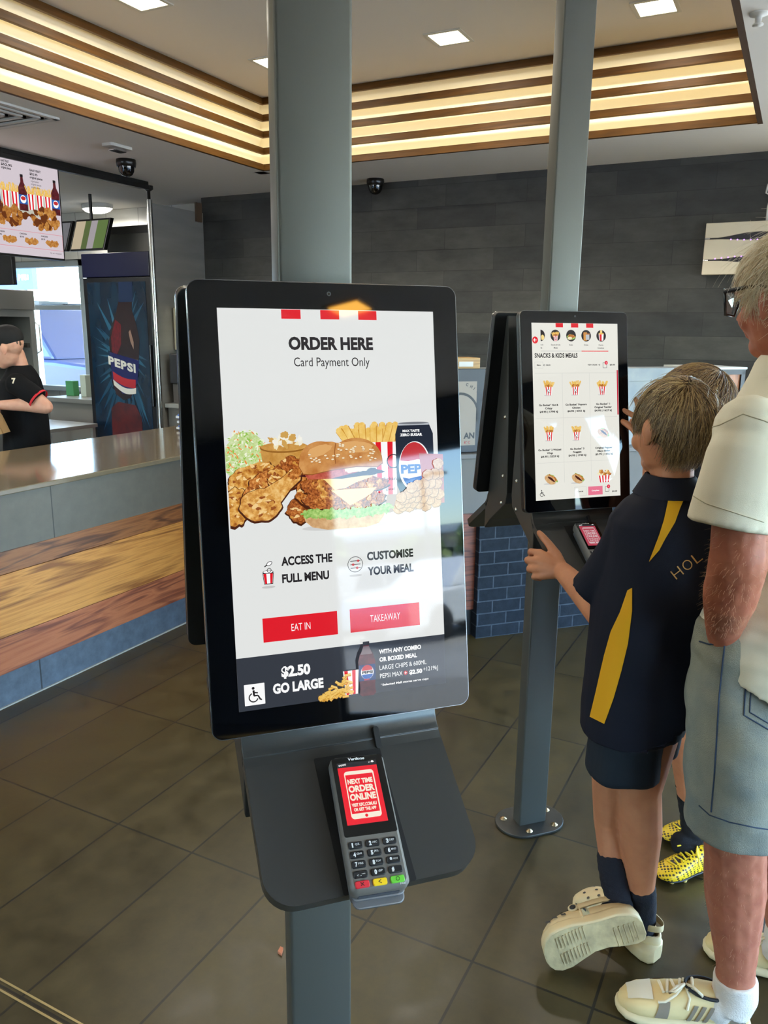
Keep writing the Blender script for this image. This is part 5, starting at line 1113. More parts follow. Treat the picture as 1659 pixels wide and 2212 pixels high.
class Person:
    def __init__(s, label, x, y):
        s.x, s.y = x, y
        s.root = thing('person', label, 'person', c2b(x, y), A_ROOM)
        s.eye = Vector((-x, -y, EYE))
    def L(s, p): return Vector((p[0] - s.x, p[1] - s.y, p[2]))
    def put(s, name, vs, fs, mat, parent=None, smooth=True):
        b = MB(); b.add(vs, fs, 0, smooth)
        return s.build(name, b, mat, parent)
    def build(s, name, mb, mat, parent=None):
        mb.v = [(p[0] - s.x, p[1] - s.y, p[2]) for p in mb.v]
        return mb.build(name, mat, parent or s.root)
    def skin(s, name, mb, mat, voxel, smooth=3, fold=None, parent=None):
        vs, fs, ns = fuse(mb, voxel, smooth)
        if fold: vs = [v + n * fold(v) for v, n in zip(vs, ns)]
        s.bvh = BVHTree.FromPolygons(vs, fs)
        return s.put(name, vs, fs, mat, parent)
    def decal(s, name, left, right, mat, ref_y, off=0.0018, sub=8, rows=4, parent=None, bvh=None, thick=0.0008):
        """strip between two outlines (x, z at depth ref_y as seen by the viewer), laid onto the last cloth surface"""
        def samp(pl, t):
            k = t * (len(pl) - 1); i = min(int(k), len(pl) - 2); f = k - i
            return (pl[i][0] * (1 - f) + pl[i + 1][0] * f, pl[i][1] * (1 - f) + pl[i + 1][1] * f)
        bv = bvh or s.bvh; n = sub * (len(left) - 1); g = []; last = ref_y
        for i in range(n + 1):
            a, c = samp(left, i / n), samp(right, i / n); row = []
            for j in range(rows + 1):
                f = j / rows; h = s.hit((a[0] * (1 - f) + c[0] * f, a[1] * (1 - f) + c[1] * f), ref_y, bv, off); row.append(h)
            g.append(row)
        b = MB(); W_ = rows + 1; vs = []
        for row in g: vs += [p or (0, 0, 0) for p in row]
        ok = [p is not None for row in g for p in row]
        fs = [(i * W_ + j, i * W_ + j + 1, (i + 1) * W_ + j + 1, (i + 1) * W_ + j) for i in range(n) for j in range(rows) if all(ok[q] for q in (i * W_ + j, i * W_ + j + 1, (i + 1) * W_ + j + 1, (i + 1) * W_ + j))]
        used = sorted(set(q for f in fs for q in f)); mp_ = {q: k for k, q in enumerate(used)}
        b.add([vs[q] for q in used], [[mp_[q] for q in f] for f in fs], 0, True)
        return s.build(name, b, mat, parent)
    def hit(s, xz, ref_y, bv, off):
        e = Vector((0, 0, EYE)); d = (Vector((xz[0], ref_y, xz[1])) - e).normalized()
        h, n, i, dist = bv.ray_cast(e, d)
        if h is None: return None
        if n.dot(d) > 0: n = -n
        return h + n * off
    def stitch(s, name, pts, w, mat, ref_y, off=0.0015, parent=None, bvh=None, n=14):
        """thin stitched line through points laid onto the cloth"""
        hs = []
        for a, c in zip(pts, pts[1:]):
            for k in range(n): f = k / n; hs.append(s.hit((a[0] * (1 - f) + c[0] * f, a[1] * (1 - f) + c[1] * f), ref_y, bvh or s.bvh, off))
        hs.append(s.hit(pts[-1], ref_y, bvh or s.bvh, off)); hs = [h for h in hs if h is not None]
        if len(hs) < 2: return None
        b = MB(); b.tube(hs, w, 6); return s.build(name, b, mat, parent)
def vv(*a): return Vector(a)
def oval(c, side, front, rx, ry, n=28, p=2.3):
    c, side, front = Vector(c), Vector(side).normalized(), Vector(front).normalized(); out = []
    for i in range(n):
        a = 2 * pi * i / n; ca, sa = cos(a), sin(a)
        out.append(tuple(c + side * (rx * math.copysign(abs(ca) ** (2 / p), ca)) + front * (ry * math.copysign(abs(sa) ** (2 / p), sa))))
    return out
def torso(mb, rows, side, front):
    mb.loft([oval(c, side, front, rx, ry) for (c, rx, ry) in rows], 0, True, True)
def limb(mb, pts, rad, n=14, flat=1.0):
    P_ = [Vector(p) for p in pts]; mb.tube(P_, rad, n, 0, True, None, True, flat)
    mb.ball(P_[0], rad[0] * 0.98, 12); mb.ball(P_[-1], rad[-1] * 0.98, 12)
def ellip(mb, c, axes, r, n=18):
    """ellipsoid with the given three unit axes"""
    m_ = Matrix((Vector(axes[0]), Vector(axes[1]), Vector(axes[2]))).transposed().to_4x4(); m_.translation = Vector(c)
    mb.ball((0, 0, 0), r, n, 0, m_)
def head(mb, c, face, up=(0, 0, 1), k=1.0):
    """skull, jaw, nose, lips, brow and ears around the skull centre c; face is the way it looks"""
    f = Vector(face).normalized(); u = Vector(up).normalized(); u = (u - f * u.dot(f)).normalized(); l = u.cross(f); c = Vector(c)
    A = (l, f, u); at = lambda x, y, z: c + l * (x * k) + f * (y * k) + u * (z * k)
    E_ = lambda x, y, z, rx, ry, rz: ellip(mb, at(x, y, z), A, (rx * k, ry * k, rz * k))
    E_(0, -0.012, 0.022, 0.074, 0.092, 0.084); E_(0, 0.018, -0.03, 0.062, 0.070, 0.075); E_(0, 0.050, -0.084, 0.032, 0.032, 0.026); E_(0, 0.022, -0.072, 0.05, 0.052, 0.036)
    for s in (-1, 1):
        E_(s * 0.034, 0.060, -0.036, 0.022, 0.022, 0.024); E_(s * 0.030, 0.078, 0.012, 0.024, 0.012, 0.009)
        ax = (l * cos(0.35 * s) + f * sin(-0.35) * 0 + f * (-0.34) * 1.0 * s * 0, f, u)
        n_ = (l * s - f * 0.55).normalized(); t_ = (f + l * s * 0.55).normalized()
        ellip(mb, at(s * 0.079, -0.012, -0.012), (n_, t_, u), (0.0075 * k, 0.017 * k, 0.0285 * k)); ellip(mb, at(s * 0.074, 0.0, -0.016), A, (0.012 * k, 0.012 * k, 0.02 * k)); ellip(mb, at(s * 0.078, -0.004, -0.038), (n_, t_, u), (0.007 * k, 0.010 * k, 0.010 * k))
    mb.tube([at(0, 0.082, 0.010), at(0, 0.094, -0.012), at(0, 0.106, -0.030), at(0, 0.092, -0.036)], [0.008 * k, 0.009 * k, 0.0125 * k, 0.010 * k], 10)
    for s in (-1, 1): E_(s * 0.010, 0.092, -0.033, 0.009, 0.010, 0.007)
    E_(0, 0.084, -0.054, 0.022, 0.010, 0.006); E_(0, 0.081, -0.064, 0.019, 0.010, 0.006)
    return at, A
def eyes(p, at, k=1.0):
    for s in (-1, 1):
        b = MB(); b.ball(at(s * 0.031, 0.072, 0.0), 0.0105 * k, 12); e = p.build('eye', b, M('eye_white', (226, 222, 214), 0.2))
        b = MB(); b.ball(at(s * 0.031, 0.0795, 0.0), 0.0045 * k, 10); p.build('iris', b, M('iris', (58, 66, 60), 0.15), e)
def strands(p, name, c, A, rad, mats, n, seed, crown, length, keep, lift=0.10, width=0.0010, gravity=0.5, jitter=0.35, parent=None, segs=8, clump=0.0):
    """combed hair: every strand runs from its root away from the crown over the skull"""
    r = random.Random(seed); l, f, u = A; c = Vector(c); cr = Vector(crown).normalized(); b = MB()
    cl = [Vector((r.gauss(0, 1), r.gauss(0, 1), r.gauss(0, 1))).normalized() for _ in range(120)]
    done = 0; tries = 0
    while done < n and tries < n * 20:
        tries += 1
        d = Vector((r.gauss(0, 1), r.gauss(0, 1), r.gauss(0, 1))).normalized()
        if not keep(d): continue
        done += 1
        ax = cr.cross(d)
        if ax.length < 1e-3: ax = Vector((1, 0, 0))
        ax = ax.normalized(); tw = r.gauss(0, jitter); ax = (Matrix.Rotation(tw, 3, d) @ ax).normalized()
        Ln = length(d) * r.uniform(0.75, 1.1); lf = lift * r.uniform(0.2, 1.0); R_ = (rad[0] + rad[1] + rad[2]) / 3; pts = []
        cv = min(cl, key=lambda q: (q - d).length_squared) if clump else None
        for k in range(segs + 1):
            t = k / segs; q = Matrix.Rotation(t * Ln / R_, 3, ax) @ d
            if clump: q = (q.lerp(Matrix.Rotation(t * Ln / R_, 3, ax) @ cv, clump * t)).normalized()
            s_ = 1.0 + lf * (0.35 + 0.65 * t)
            P_ = c + l * (q.x * rad[0] * s_) + f * (q.y * rad[1] * s_) + u * (q.z * rad[2] * s_); P_.z -= gravity * 0.02 * t * t
            pts.append(P_)
        w = width * r.uniform(0.7, 1.3)
        b.tube(pts, [w * (1.0 - 0.75 * (k / segs)) for k in range(segs + 1)], 3, r.randrange(len(mats)), False)
    return p.build(name, b, mats, parent)
def fuzz(p, name, bvh_vs, bvh_fs, inside, n, ln, mat, seed, down=(0, 0, -1), parent=None):
    r = random.Random(seed); b = MB(); cand = [f for f in bvh_fs if inside(sum((bvh_vs[i] for i in f), Vector()) / len(f))]
    for _ in range(n):
        f = r.choice(cand); q = [bvh_vs[i] for i in f]; c = sum(q, Vector()) / len(q) ; nn = (q[1] - q[0]).cross(q[2] - q[0]).normalized()
        d = (nn * r.uniform(0.5, 1.0) + Vector(down) * r.uniform(0.4, 1.0) + Vector((r.gauss(0, .4), r.gauss(0, .4), r.gauss(0, .4)))).normalized(); L_ = ln * r.uniform(0.5, 1.1)
        b.tube([c - nn * 0.001, c + d * L_ * 0.5, c + d * L_ + Vector(down) * L_ * 0.15], [0.00014, 0.00013, 0.00008], 3, 0, False)
    return p.build(name, b, mat, parent)
def fold_fn(amp, fx, fy, fz, seed=0.0):
    return lambda v: amp * (noise.noise(Vector((v.x * fx + seed, v.y * fy, v.z * fz))) + 0.5 * noise.noise(Vector((v.x * fx * 2.1, v.y * fy * 2.1 + seed, v.z * fz * 2.3))))
def hand(mb, wrist, knuckles, fingers, thumb, r=0.0085, rp=0.013, rw=0.021):
    """palm webbed from the wrist to four knuckles, four jointed fingers and a thumb, all given joint by joint"""
    w = Vector(wrist)
    for k_ in knuckles:
        q = Vector(k_); mb.tube([w, w.lerp(q, 0.5), q], [rw * 0.8, rp * 1.1, r * 1.15], 10); mb.ball(q, r * 1.15, 10)
    for a, c in zip(knuckles, knuckles[1:]): mb.tube([w.lerp(Vector(a), 0.55), w.lerp(Vector(c), 0.55)], [rp, rp], 8); mb.tube([w.lerp(Vector(a), 0.9), w.lerp(Vector(c), 0.9)], [r * 1.0, r * 1.0], 8)
    for i, fg in enumerate(fingers):
        P_ = [Vector(knuckles[i])] + [Vector(q) for q in fg]; s = (1.0, 1.04, 1.0, 0.86)[i]; rr_ = [r * s * v for v in (1.08, 1.0, 0.92, 0.78)][:len(P_)]
        mb.tube(P_, rr_, 10)
        for q, rd in zip(P_, rr_): mb.ball(q, rd, 10)
    P_ = [w.lerp(Vector(thumb[0]), 0.35)] + [Vector(q) for q in thumb]; rr_ = [r * v for v in (1.9, 1.5, 1.2, 1.1, 0.9)][:len(P_)]
    mb.tube(P_, rr_, 10)
    for q, rd in zip(P_, rr_): mb.ball(q, rd, 10)

def skin_mat(name, c, c2_, fr=0.0):
    return M(name, c, 0.5, spec=0.35, var=(28.0, 0.2), c2=c2_, sss=0.12, bump=(220.0, 0.06))
sk_boy = skin_mat('skin_boy', (194, 130, 92), (176, 112, 78)); sk_man = skin_mat('skin_man', (186, 118, 90), (160, 90, 68)); sk_girl = skin_mat('skin_worker', (224, 172, 146), (208, 150, 126))
hair_b = [M('hair_sand_a', (132, 104, 66), 0.36), M('hair_sand_b', (158, 128, 84), 0.36), M('hair_sand_c', (92, 70, 46), 0.36), M('hair_sand_d', (196, 168, 118), 0.36)]
hair_w = [M('hair_white_a', (232, 214, 180), 0.4), M('hair_white_b', (214, 190, 150), 0.4), M('hair_white_c', (240, 228, 204), 0.4)]
hair_d = [M('hair_brown_a', (112, 84, 58), 0.4), M('hair_brown_b', (84, 62, 44), 0.4), M('hair_brown_c', (146, 114, 80), 0.4)]
m_navy = M('navy_cloth', (16, 18, 30), 0.8, spec=0.25, bump=(900.0, 0.15)); m_gold = M('gold_cloth', (222, 158, 22), 0.75, spec=0.25, bump=(900.0, 0.15))
m_short = M('navy_shorts', (22, 30, 38), 0.75, spec=0.3, bump=(600.0, 0.1)); m_sock = M('navy_sock', (12, 13, 24), 0.9, bump=(300.0, 0.3))
m_croc = M('cream_foam', (228, 204, 154), 0.55, var=(24.0, 0.12)); m_sole = M('worn_foam_sole', (208, 184, 134), 0.7, var=(30.0, 0.3), c2=(150, 132, 94), bump=(120.0, 0.3)); m_hole = M('vent_dark', (52, 40, 26), 0.7)

# ------------------------------------------------------------------ shoes
def foam_clog(p, xf, L_, flip, charm=False):
    """clog with holed toe dome, heel strap and ribbed sole; local x to the toe, z up, origin under the middle"""
    st = [(-0.5, 0.12), (-0.47, 0.23), (-0.40, 0.295), (-0.28, 0.31), (-0.12, 0.275), (0.02, 0.285), (0.15, 0.345), (0.28, 0.385), (0.38, 0.37), (0.45, 0.30), (0.49, 0.19), (0.505, 0.08)]
    def lat(x): return flip * (0.13 * sin((x + 0.5) * pi) * -1 + (0.05 if x > 0.1 else 0.0) * (x - 0.1) * 2)
    W_ = L_ * 0.56; rings = []
    def ringz(x, w, zs):
        cy = lat(x) * L_ * 0.5
        return [[(x * L_, cy - w * W_ * g, z) for z, g in zs]]
    b = MB(); rr_ = []
    for x, w in st:
        cy = lat(x) * L_ * 0.5; h = 0.032 + 0.010 * max(0, -x) + 0.016 * max(0, x - 0.3); z0 = 0.030 * max(0, x - 0.3) ** 1 * 1.2
        sec = []
        for (g, z) in ((-0.94, z0), (-1.0, z0 + 0.006), (-0.985, z0 + 0.016), (-1.0, z0 + 0.024), (-0.95, z0 + h), (0.95, z0 + h), (1.0, z0 + 0.024), (0.985, z0 + 0.016), (1.0, z0 + 0.006), (0.94, z0)):
            sec.append((x * L_, cy + g * w * W_, z))
        rr_.append(sec)
    b.loft(rr_, 0, True, True, xf); base = p.build('clog', b, m_croc)
    # worn tread under it
    b = MB(); outl = [(x * L_ * 0.985, lat(x) * L_ * 0.5 + w * W_ * 0.92, 0.036 * max(0, x - 0.3) - 0.0012) for x, w in st] + [(x * L_ * 0.985, lat(x) * L_ * 0.5 - w * W_ * 0.92, 0.036 * max(0, x - 0.3) - 0.0012) for x, w in st[::-1]]
    n_ = len(st)
    b.add(outl, [(i, i + 1, 2 * n_ - 2 - i, 2 * n_ - 1 - i) for i in range(n_ - 1)], 0, False, xf)
    for k in range(9):
        x = 0.06 + 0.035 * k; 
        for y in (-0.085, 0.085): b.box((x * L_ - 0.001, (y - 0.06) * L_ + lat(x) * L_ * 0.5, -0.0035 + 0.036 * max(0, x - 0.3)), (x * L_ + 0.002, (y + 0.06) * L_ + lat(x) * L_ * 0.5, -0.001 + 0.036 * max(0, x - 0.3)), 0, xf)
    for k in range(5): x = -0.42 + 0.05 * k; b.box((x * L_ - 0.001, -0.1 * L_, -0.0035), (x * L_ + 0.002, 0.1 * L_, -0.001), 0, xf)
    p.build('sole_tread', b, m_sole, base)
    # toe dome: half shell open at the back
    b = MB(); nn = 20; rows = []
    dome = lambda x: 0.030 + L_ * (0.235 * max(0.0, 1 - ((x - 0.05) / 0.47) ** 2) ** 0.55 if x > 0.05 else 0.235)
    wid = lambda x: next((w0 + (w1 - w0) * (x - x0) / (x1 - x0) for (x0, w0), (x1, w1) in zip(st, st[1:]) if x0 <= x <= x1), 0.1)
    for k in range(15):
        x = 0.03 + (0.50 - 0.03) * (k / 14) ** 0.85; w = wid(min(x, 0.504)) * W_ * 0.97; h = dome(x); cy = lat(x) * L_ * 0.5; z0 = 0.030 * max(0, x - 0.3) * 1.2 + 0.024
        rows.append([(x * L_, cy + w * math.copysign(abs(cos(pi * i / nn)) ** 0.75, cos(pi * i / nn)), z0 + (h - z0) * sin(pi * i / nn) ** 0.8) for i in range(nn + 1)])
    b.loft(rows, 0, False, True, xf, closed=False)
    inner = [[(q[0] - 0.004, q[1] * 0.93, q[2] - 0.005) for q in row] for row in rows]
    b.loft(inner, 0, False, True, xf, closed=False)
    b.loft([rows[0], inner[0]], 0, False, False, xf, closed=False); b.tube([xf @ Vector(q) for q in rows[0]], 0.0035, 6)
    p.build('toe_dome', b, m_croc, base)
    b = MB()
    for (x, a) in [(0.14, 0.30), (0.14, 0.5), (0.14, 0.70), (0.22, 0.22), (0.22, 0.4), (0.22, 0.6), (0.22, 0.78), (0.30, 0.30), (0.30, 0.5), (0.30, 0.7), (0.38, 0.4), (0.38, 0.6)]:
        w = wid(x) * W_ * 0.97; h = dome(x); cy = lat(x) * L_ * 0.5; z0 = 0.024; t = pi * a
        q = Vector((x * L_, cy + w * math.copysign(abs(cos(t)) ** 0.75, cos(t)), z0 + (h - z0) * sin(t) ** 0.8)); nrm = Vector((0.35, cos(t) * 0.8, sin(t))).normalized(); u = nrm.orthogonal().normalized(); v_ = nrm.cross(u)
        b.add([xf @ (q + nrm * 0.0012 + (u * cos(2 * pi * i / 12) + v_ * sin(2 * pi * i / 12)) * 0.0042) for i in range(12)], [tuple(range(12))])
    for s in (-1, 1):
        for x in (0.20, 0.29, 0.37):
            w = wid(x) * W_ * 0.985; cy = lat(x) * L_ * 0.5; z0 = 0.042
            b.add([xf @ Vector((x * L_ + dx, cy + s * (w + 0.0014), z0 + dz)) for dx, dz in ((-0.007, 0), (0.005, 0.002), (0.007, 0.008), (-0.005, 0.008))], [(0, 1, 2, 3)])
    p.build('vent_holes', b, m_hole, base)
    # heel cup and strap
    def arc(z, x_in, g, w_=0.0): return [Vector((x_in * L_ - (x_in + 0.49) * L_ * sin(pi * i / 16) * g, lat(-0.2) * L_ * 0.5 + 0.275 * W_ * cos(pi * i / 16) * 1.0, z)) for i in range(17)]
    b = MB(); lo = arc(0.034, -0.05, 1.0); hi = arc(0.058, -0.05, 0.985); 
    b.loft([[tuple(q) for q in lo], [tuple(q) for q in hi], [(q.x + 0.007 * sin(pi * i / 16), q.y * 0.93, q.z) for i, q in enumerate(hi)], [(q.x + 0.007 * sin(pi * i / 16), q.y * 0.93, q.z) for i, q in enumerate(lo)]], 0, False, True, xf, closed=False); p.build('heel_cup', b, m_croc, base)
    b = MB(); s0 = [Vector((0.09 * L_ - 0.59 * L_ * sin(pi * i / 18), lat(-0.2) * L_ * 0.5 + 0.29 * W_ * cos(pi * i / 18) * 1.04, 0.068 + 0.018 * sin(pi * i / 18))) for i in range(19)]
    b.loft([[(q.x, q.y, q.z - 0.009) for q in s0], [(q.x, q.y, q.z + 0.009) for q in s0], [(q.x, q.y * 0.94, q.z + 0.009) for q in s0], [(q.x, q.y * 0.94, q.z - 0.009) for q in s0]], 0, False, True, xf, closed=False); p.build('heel_strap', b, m_croc, base)
    for q, s in ((s0[0], 1), (s0[-1], -1)):
        b = MB(); b.lathe([(0.0, -0.003), (0.0125, -0.003), (0.0125, 0.0035), (0.0, 0.0035)], 18, 0, xf @ Matrix.Translation(q) @ Matrix.Rotation(pi / 2, 4, 'X')); rv = p.build('rivet', b, m_croc, base)
        b = MB(); b.lathe([(0.0, -0.0045), (0.008, -0.0045), (0.008, 0.005), (0.0, 0.005)], 16, 0, xf @ Matrix.Translation(q) @ Matrix.Rotation(pi / 2, 4, 'X')); p.build('rivet_badge', b, M('badge_dark', (44, 42, 40), 0.4), base)
    if charm:
        q = Vector((0.20 * L_, lat(0.2) * L_ * 0.5 - flip * 0.012, dome(0.2) + 0.001)); xc = xf @ Matrix.Translation(q) @ Matrix.Rotation(0.5, 4, 'Z') @ Matrix.Rotation(0.25, 4, 'Y')
        b = MB(); b.prism(rrect(-0.014, 0.014, -0.006, 0.006, 0.004), 0.0, 0.005, 'z', 0, xc); b.prism(rrect(-0.007, 0.006, -0.005, 0.005, 0.003), 0.005, 0.009, 'z', 0, xc); ch = p.build('car_charm', b, M('charm_green', (74, 168, 72), 0.4), base)
        b = MB(); b.prism(rrect(-0.0055, 0.0045, -0.0053, 0.0053, 0.002), 0.0055, 0.0078, 'z', 0, xc)
        for x in (-0.009, 0.009): b.box((x - 0.003, -0.0068, -0.0005), (x + 0.003, 0.0068, 0.003), 0, xc)
        p.build('charm_trim', b, m_black, base)
    return base
def shoe_loft(mb, xf, L_, st, n=22, z_sc=1.0):
    """closed shoe body; st rows: x, half width, lowest z, highest z (all fractions of the length)"""
    rings = []
    for x, w, z0, z1 in st:
        r_ = []
        for i in range(n):
            a = 2 * pi * i / n; ca, sa = cos(a), sin(a); zm = z0 + (z1 - z0) * 0.38
            y = w * math.copysign(abs(ca) ** 0.72, ca); z = zm + ((z1 - zm) * abs(sa) ** 0.85 if sa > 0 else -(zm - z0) * abs(sa) ** 0.45)
            r_.append((x * L_, y * L_, z * L_))
        rings.append(r_)
    mb.loft(rings, 0, True, True, xf)
def frame_mat(o, xdir, up):
    x = Vector(xdir).normalized(); z = Vector(up); z = (z - x * z.dot(x)).normalized(); y = z.cross(x); m_ = Matrix((x, y, z)).transposed().to_4x4(); m_.translation = Vector(o); return m_
# ------------------------------------------------------------------ boy at the farther kiosk
boy = Person('boy in navy and gold school polo with cream clogs, seen from behind at the kiosk', 0.60, 1.72)
b = MB()
HB = (0.632, 1.745, 1.342); FB = (-0.44, 0.89, -0.14)
at, A = head(b, HB, FB, (0.02, 0.06, 1), 0.97)
limb(b, [(0.640, 1.755, 1.29), (0.645, 1.745, 1.21), (0.648, 1.74, 1.13)], [0.050, 0.046, 0.058])
sd, ft = (0.985, 0.17, 0), (-0.17, 0.985, 0)
torso(b, [((0.648, 1.74, 1.17), 0.07, 0.05), ((0.648, 1.74, 1.12), 0.125, 0.075), ((0.64, 1.735, 1.0), 0.115, 0.085), ((0.628, 1.73, 0.85), 0.105, 0.08), ((0.615, 1.725, 0.72), 0.12, 0.09), ((0.61, 1.725, 0.64), 0.11, 0.085)], sd, ft)
limb(b, [(0.555, 1.735, 1.10), (0.532, 1.750, 0.98), (0.529, 1.777, 0.875)], [0.046, 0.040, 0.036]); limb(b, [(0.527, 1.775, 0.875), (0.495, 1.875, 0.912), (0.462, 1.962, 0.938)], [0.036, 0.034, 0.0245])
limb(b, [(0.755, 1.76, 1.10), (0.772, 1.81, 0.96), (0.77, 1.86, 0.87)], [0.046, 0.040, 0.036]); limb(b, [(0.77, 1.86, 0.87), (0.745, 1.95, 0.92), (0.70, 2.02, 0.945)], [0.036, 0.034, 0.0245])
hand(b, (0.462, 1.962, 0.938), [(0.412, 2.004, 0.974), (0.402, 1.994, 0.955), (0.404, 1.984, 0.936), (0.412, 1.976, 0.918)],
     [[(0.390, 2.024, 0.972), (0.393, 2.044, 0.962), (0.412, 2.052, 0.950)], [(0.380, 2.014, 0.951), (0.385, 2.036, 0.941), (0.408, 2.044, 0.930)], [(0.384, 2.002, 0.930), (0.389, 2.024, 0.920), (0.411, 2.032, 0.911)], [(0.395, 1.991, 0.911), (0.400, 2.008, 0.903), (0.418, 2.015, 0.897)]],
     [(0.452, 1.995, 0.972), (0.434, 2.014, 0.996), (0.421, 2.026, 1.010), (0.412, 2.034, 1.020)], 0.0092, 0.014, 0.022)
hand(b, (0.70, 2.02, 0.945), [(0.68, 2.07, 0.975), (0.668, 2.064, 0.965), (0.662, 2.056, 0.95), (0.66, 2.046, 0.935)],
     [[(0.662, 2.092, 0.975), (0.648, 2.098, 0.962), (0.644, 2.092, 0.948)], [(0.648, 2.085, 0.962), (0.634, 2.09, 0.949), (0.632, 2.083, 0.936)], [(0.643, 2.075, 0.947), (0.63, 2.078, 0.934), (0.63, 2.07, 0.923)], [(0.643, 2.062, 0.933), (0.633, 2.063, 0.922), (0.633, 2.056, 0.913)]],
     [(0.692, 2.05, 0.985), (0.678, 2.072, 1.000), (0.668, 2.084, 1.004)], 0.0088, 0.013, 0.021)
limb(b, [(0.565, 1.745, 0.66), (0.562, 1.752, 0.47), (0.580, 1.780, 0.34), (0.593, 1.748, 0.18), (0.602, 1.722, 0.132)], [0.075, 0.044, 0.041, 0.029, 0.026])
limb(b, [(0.635, 1.725, 0.66), (0.622, 1.712, 0.47), (0.638, 1.720, 0.35), (0.660, 1.735, 0.16), (0.672, 1.738, 0.07)], [0.080, 0.053, 0.052, 0.031, 0.028])
limb(b, [(0.602, 1.722, 0.132), (0.56, 1.692, 0.116), (0.50, 1.676, 0.095)], [0.026, 0.022, 0.016]); limb(b, [(0.675, 1.738, 0.07), (0.63, 1.78, 0.055), (0.575, 1.84, 0.05)], [0.03, 0.028, 0.022])
boy.skin('body', b, sk_boy, 0.0036, 3)
eyes(boy, at, 0.97)
cB = Vector(HB)
def lin_(A_, d): return A_[0] * d.x + A_[1] * d.y + A_[2] * d.z
# scalp under the hair
b = MB(); ellip(b, cB + A[2] * 0.020 - A[1] * 0.012, A, (0.0755, 0.093, 0.087)); ellip(b, cB - A[1] * 0.045 - A[2] * 0.018, A, (0.064, 0.052, 0.062)); boy.skin('hair_cap', b, hair_b[2], 0.005, 2)
keepb = lambda d: not (abs(d.x) > 0.72 and -0.5 < d.y < 0.35 and d.z < 0.10) and not (d.y > 0.30 and d.z < 0.42) and keepb0(d)
keepb0 = lambda d: (d.z > 0.30 or (d.y < 0.62 and d.z > 0.0) or (d.y < 0.05 and d.z > -0.62)) and not (d.y > 0.85 and d.z < 0.45) and not (abs(d.x) > 0.8 and d.z < -0.08 and d.y > -0.25)
strands(boy, 'hair', cB + A[2] * 0.014 - A[1] * 0.013, A, (0.0765, 0.0940, 0.0905), hair_b, 6500, 3, (0.30, -0.55, 0.78), lambda d: (0.060 + 0.030 * max(0, d.z) + (0.016 if d.y > 0.2 else 0)) * (0.50 if abs(d.x) > 0.55 and -0.5 < d.y < 0.5 else 1.0), keepb, 0.11, 0.00085, 1.2, 0.22, None, 7, 0.6)
strands(boy, 'stray_hair', cB + A[2] * 0.014 - A[1] * 0.013, A, (0.0830, 0.0990, 0.0930), [hair_b[3], hair_b[1]], 260, 8, (-0.10, -0.62, 0.78), lambda d: 0.045, keepb, 0.20, 0.0005, 0.4, 0.5, None, 6)
# polo
b = MB()
def hemring(z, cx, cy, rx, ry, lift):
    o = oval((cx, cy, z), sd, ft, rx, ry, 36, 2.5); return [(x, y, zz + lift * max(0, (x - cx) / rx) * 0.10 - lift * 0.02) for x, y, zz in o]
rows = [hemring(1.222, 0.643, 1.745, 0.050, 0.052, 0), hemring(1.198, 0.645, 1.742, 0.066, 0.060, 0), hemring(1.170, 0.646, 1.74, 0.106, 0.076, 0), hemring(1.130, 0.649, 1.738, 0.136, 0.092, 0), hemring(1.06, 0.645, 1.735, 0.140, 0.108, 0),
        hemring(0.95, 0.632, 1.730, 0.146, 0.112, 0), hemring(0.85, 0.620, 1.725, 0.142, 0.110, 0.2), hemring(0.75, 0.613, 1.72, 0.138, 0.112, 0.6), hemring(0.66, 0.612, 1.715, 0.139, 0.114, 1.0), hemring(0.640, 0.612, 1.715, 0.139, 0.114, 1.0)]
b.loft(rows, 0, True, True)
b.ball((0.558, 1.738, 1.120), 0.047, 12); b.tube([(0.562, 1.738, 1.125), (0.540, 1.748, 1.05), (0.516, 1.768, 0.985), (0.492, 1.788, 0.940)], [0.045, 0.047, 0.050, 0.052], 18)
limb(b, [(0.745, 1.745, 1.125), (0.768, 1.785, 1.03), (0.772, 1.82, 0.955)], [0.052, 0.056, 0.056])
boy.skin('polo_shirt', b, m_navy, 0.0048, 2, fold_fn(0.006, 9, 9, 4.5, 3.0))
shirt = [o for o in boy.root.children if o.name.startswith('polo_shirt')][0]; shirt_bvh = BVHTree.FromPolygons([v.co + Vector((boy.x, boy.y, 0)) for v in shirt.data.vertices], [tuple(f.vertices) for f in shirt.data.polygons])
gold_l = [(0.551, 0.974), (0.538, 0.922), (0.521, 0.875), (0.51, 0.817), (0.5, 0.743), (0.488, 0.663)]; gold_r = [(0.561, 0.98), (0.565, 0.925), (0.562, 0.846), (0.552, 0.778), (0.539, 0.708), (0.523, 0.645)]
boy.decal('gold_side_panel', gold_l, gold_r, m_gold, 1.7, 0.002, 10, 6, shirt, shirt_bvh)
boy.decal('gold_shoulder_panel', [(0.622, 1.194), (0.622, 1.177), (0.617, 1.137), (0.609, 1.1), (0.6, 1.067), (0.593, 1.042)], [(0.659, 1.192), (0.65, 1.164), (0.642, 1.132), (0.624, 1.095), (0.613, 1.068), (0.594, 1.042)], m_gold, 1.7, 0.002, 8, 5, shirt, shirt_bvh)
def cloth_text(p, parent, bv, t, x, z, rot, h, w, mat, ref_y, bold=0.0, spread=0.0):
    b = MB(); c_, s_ = cos(rot), sin(rot); xx = 0.0
    for ch in t:
        vs, fs, tw, th = text_geo(ch, bold); k = h / th; kx = w / tw * (0.8 if ch == 'L' else 1.0)
        hs = [p.hit((x + (xx + v[0] * kx) * c_ - v[1] * k * s_, z + (xx + v[0] * kx) * s_ + v[1] * k * c_), ref_y, bv, 0.0025) for v in vs]
        if all(h is not None for h in hs): b.add(hs, fs)
        xx += w + spread
    return p.build('lettering', b, mat, parent)
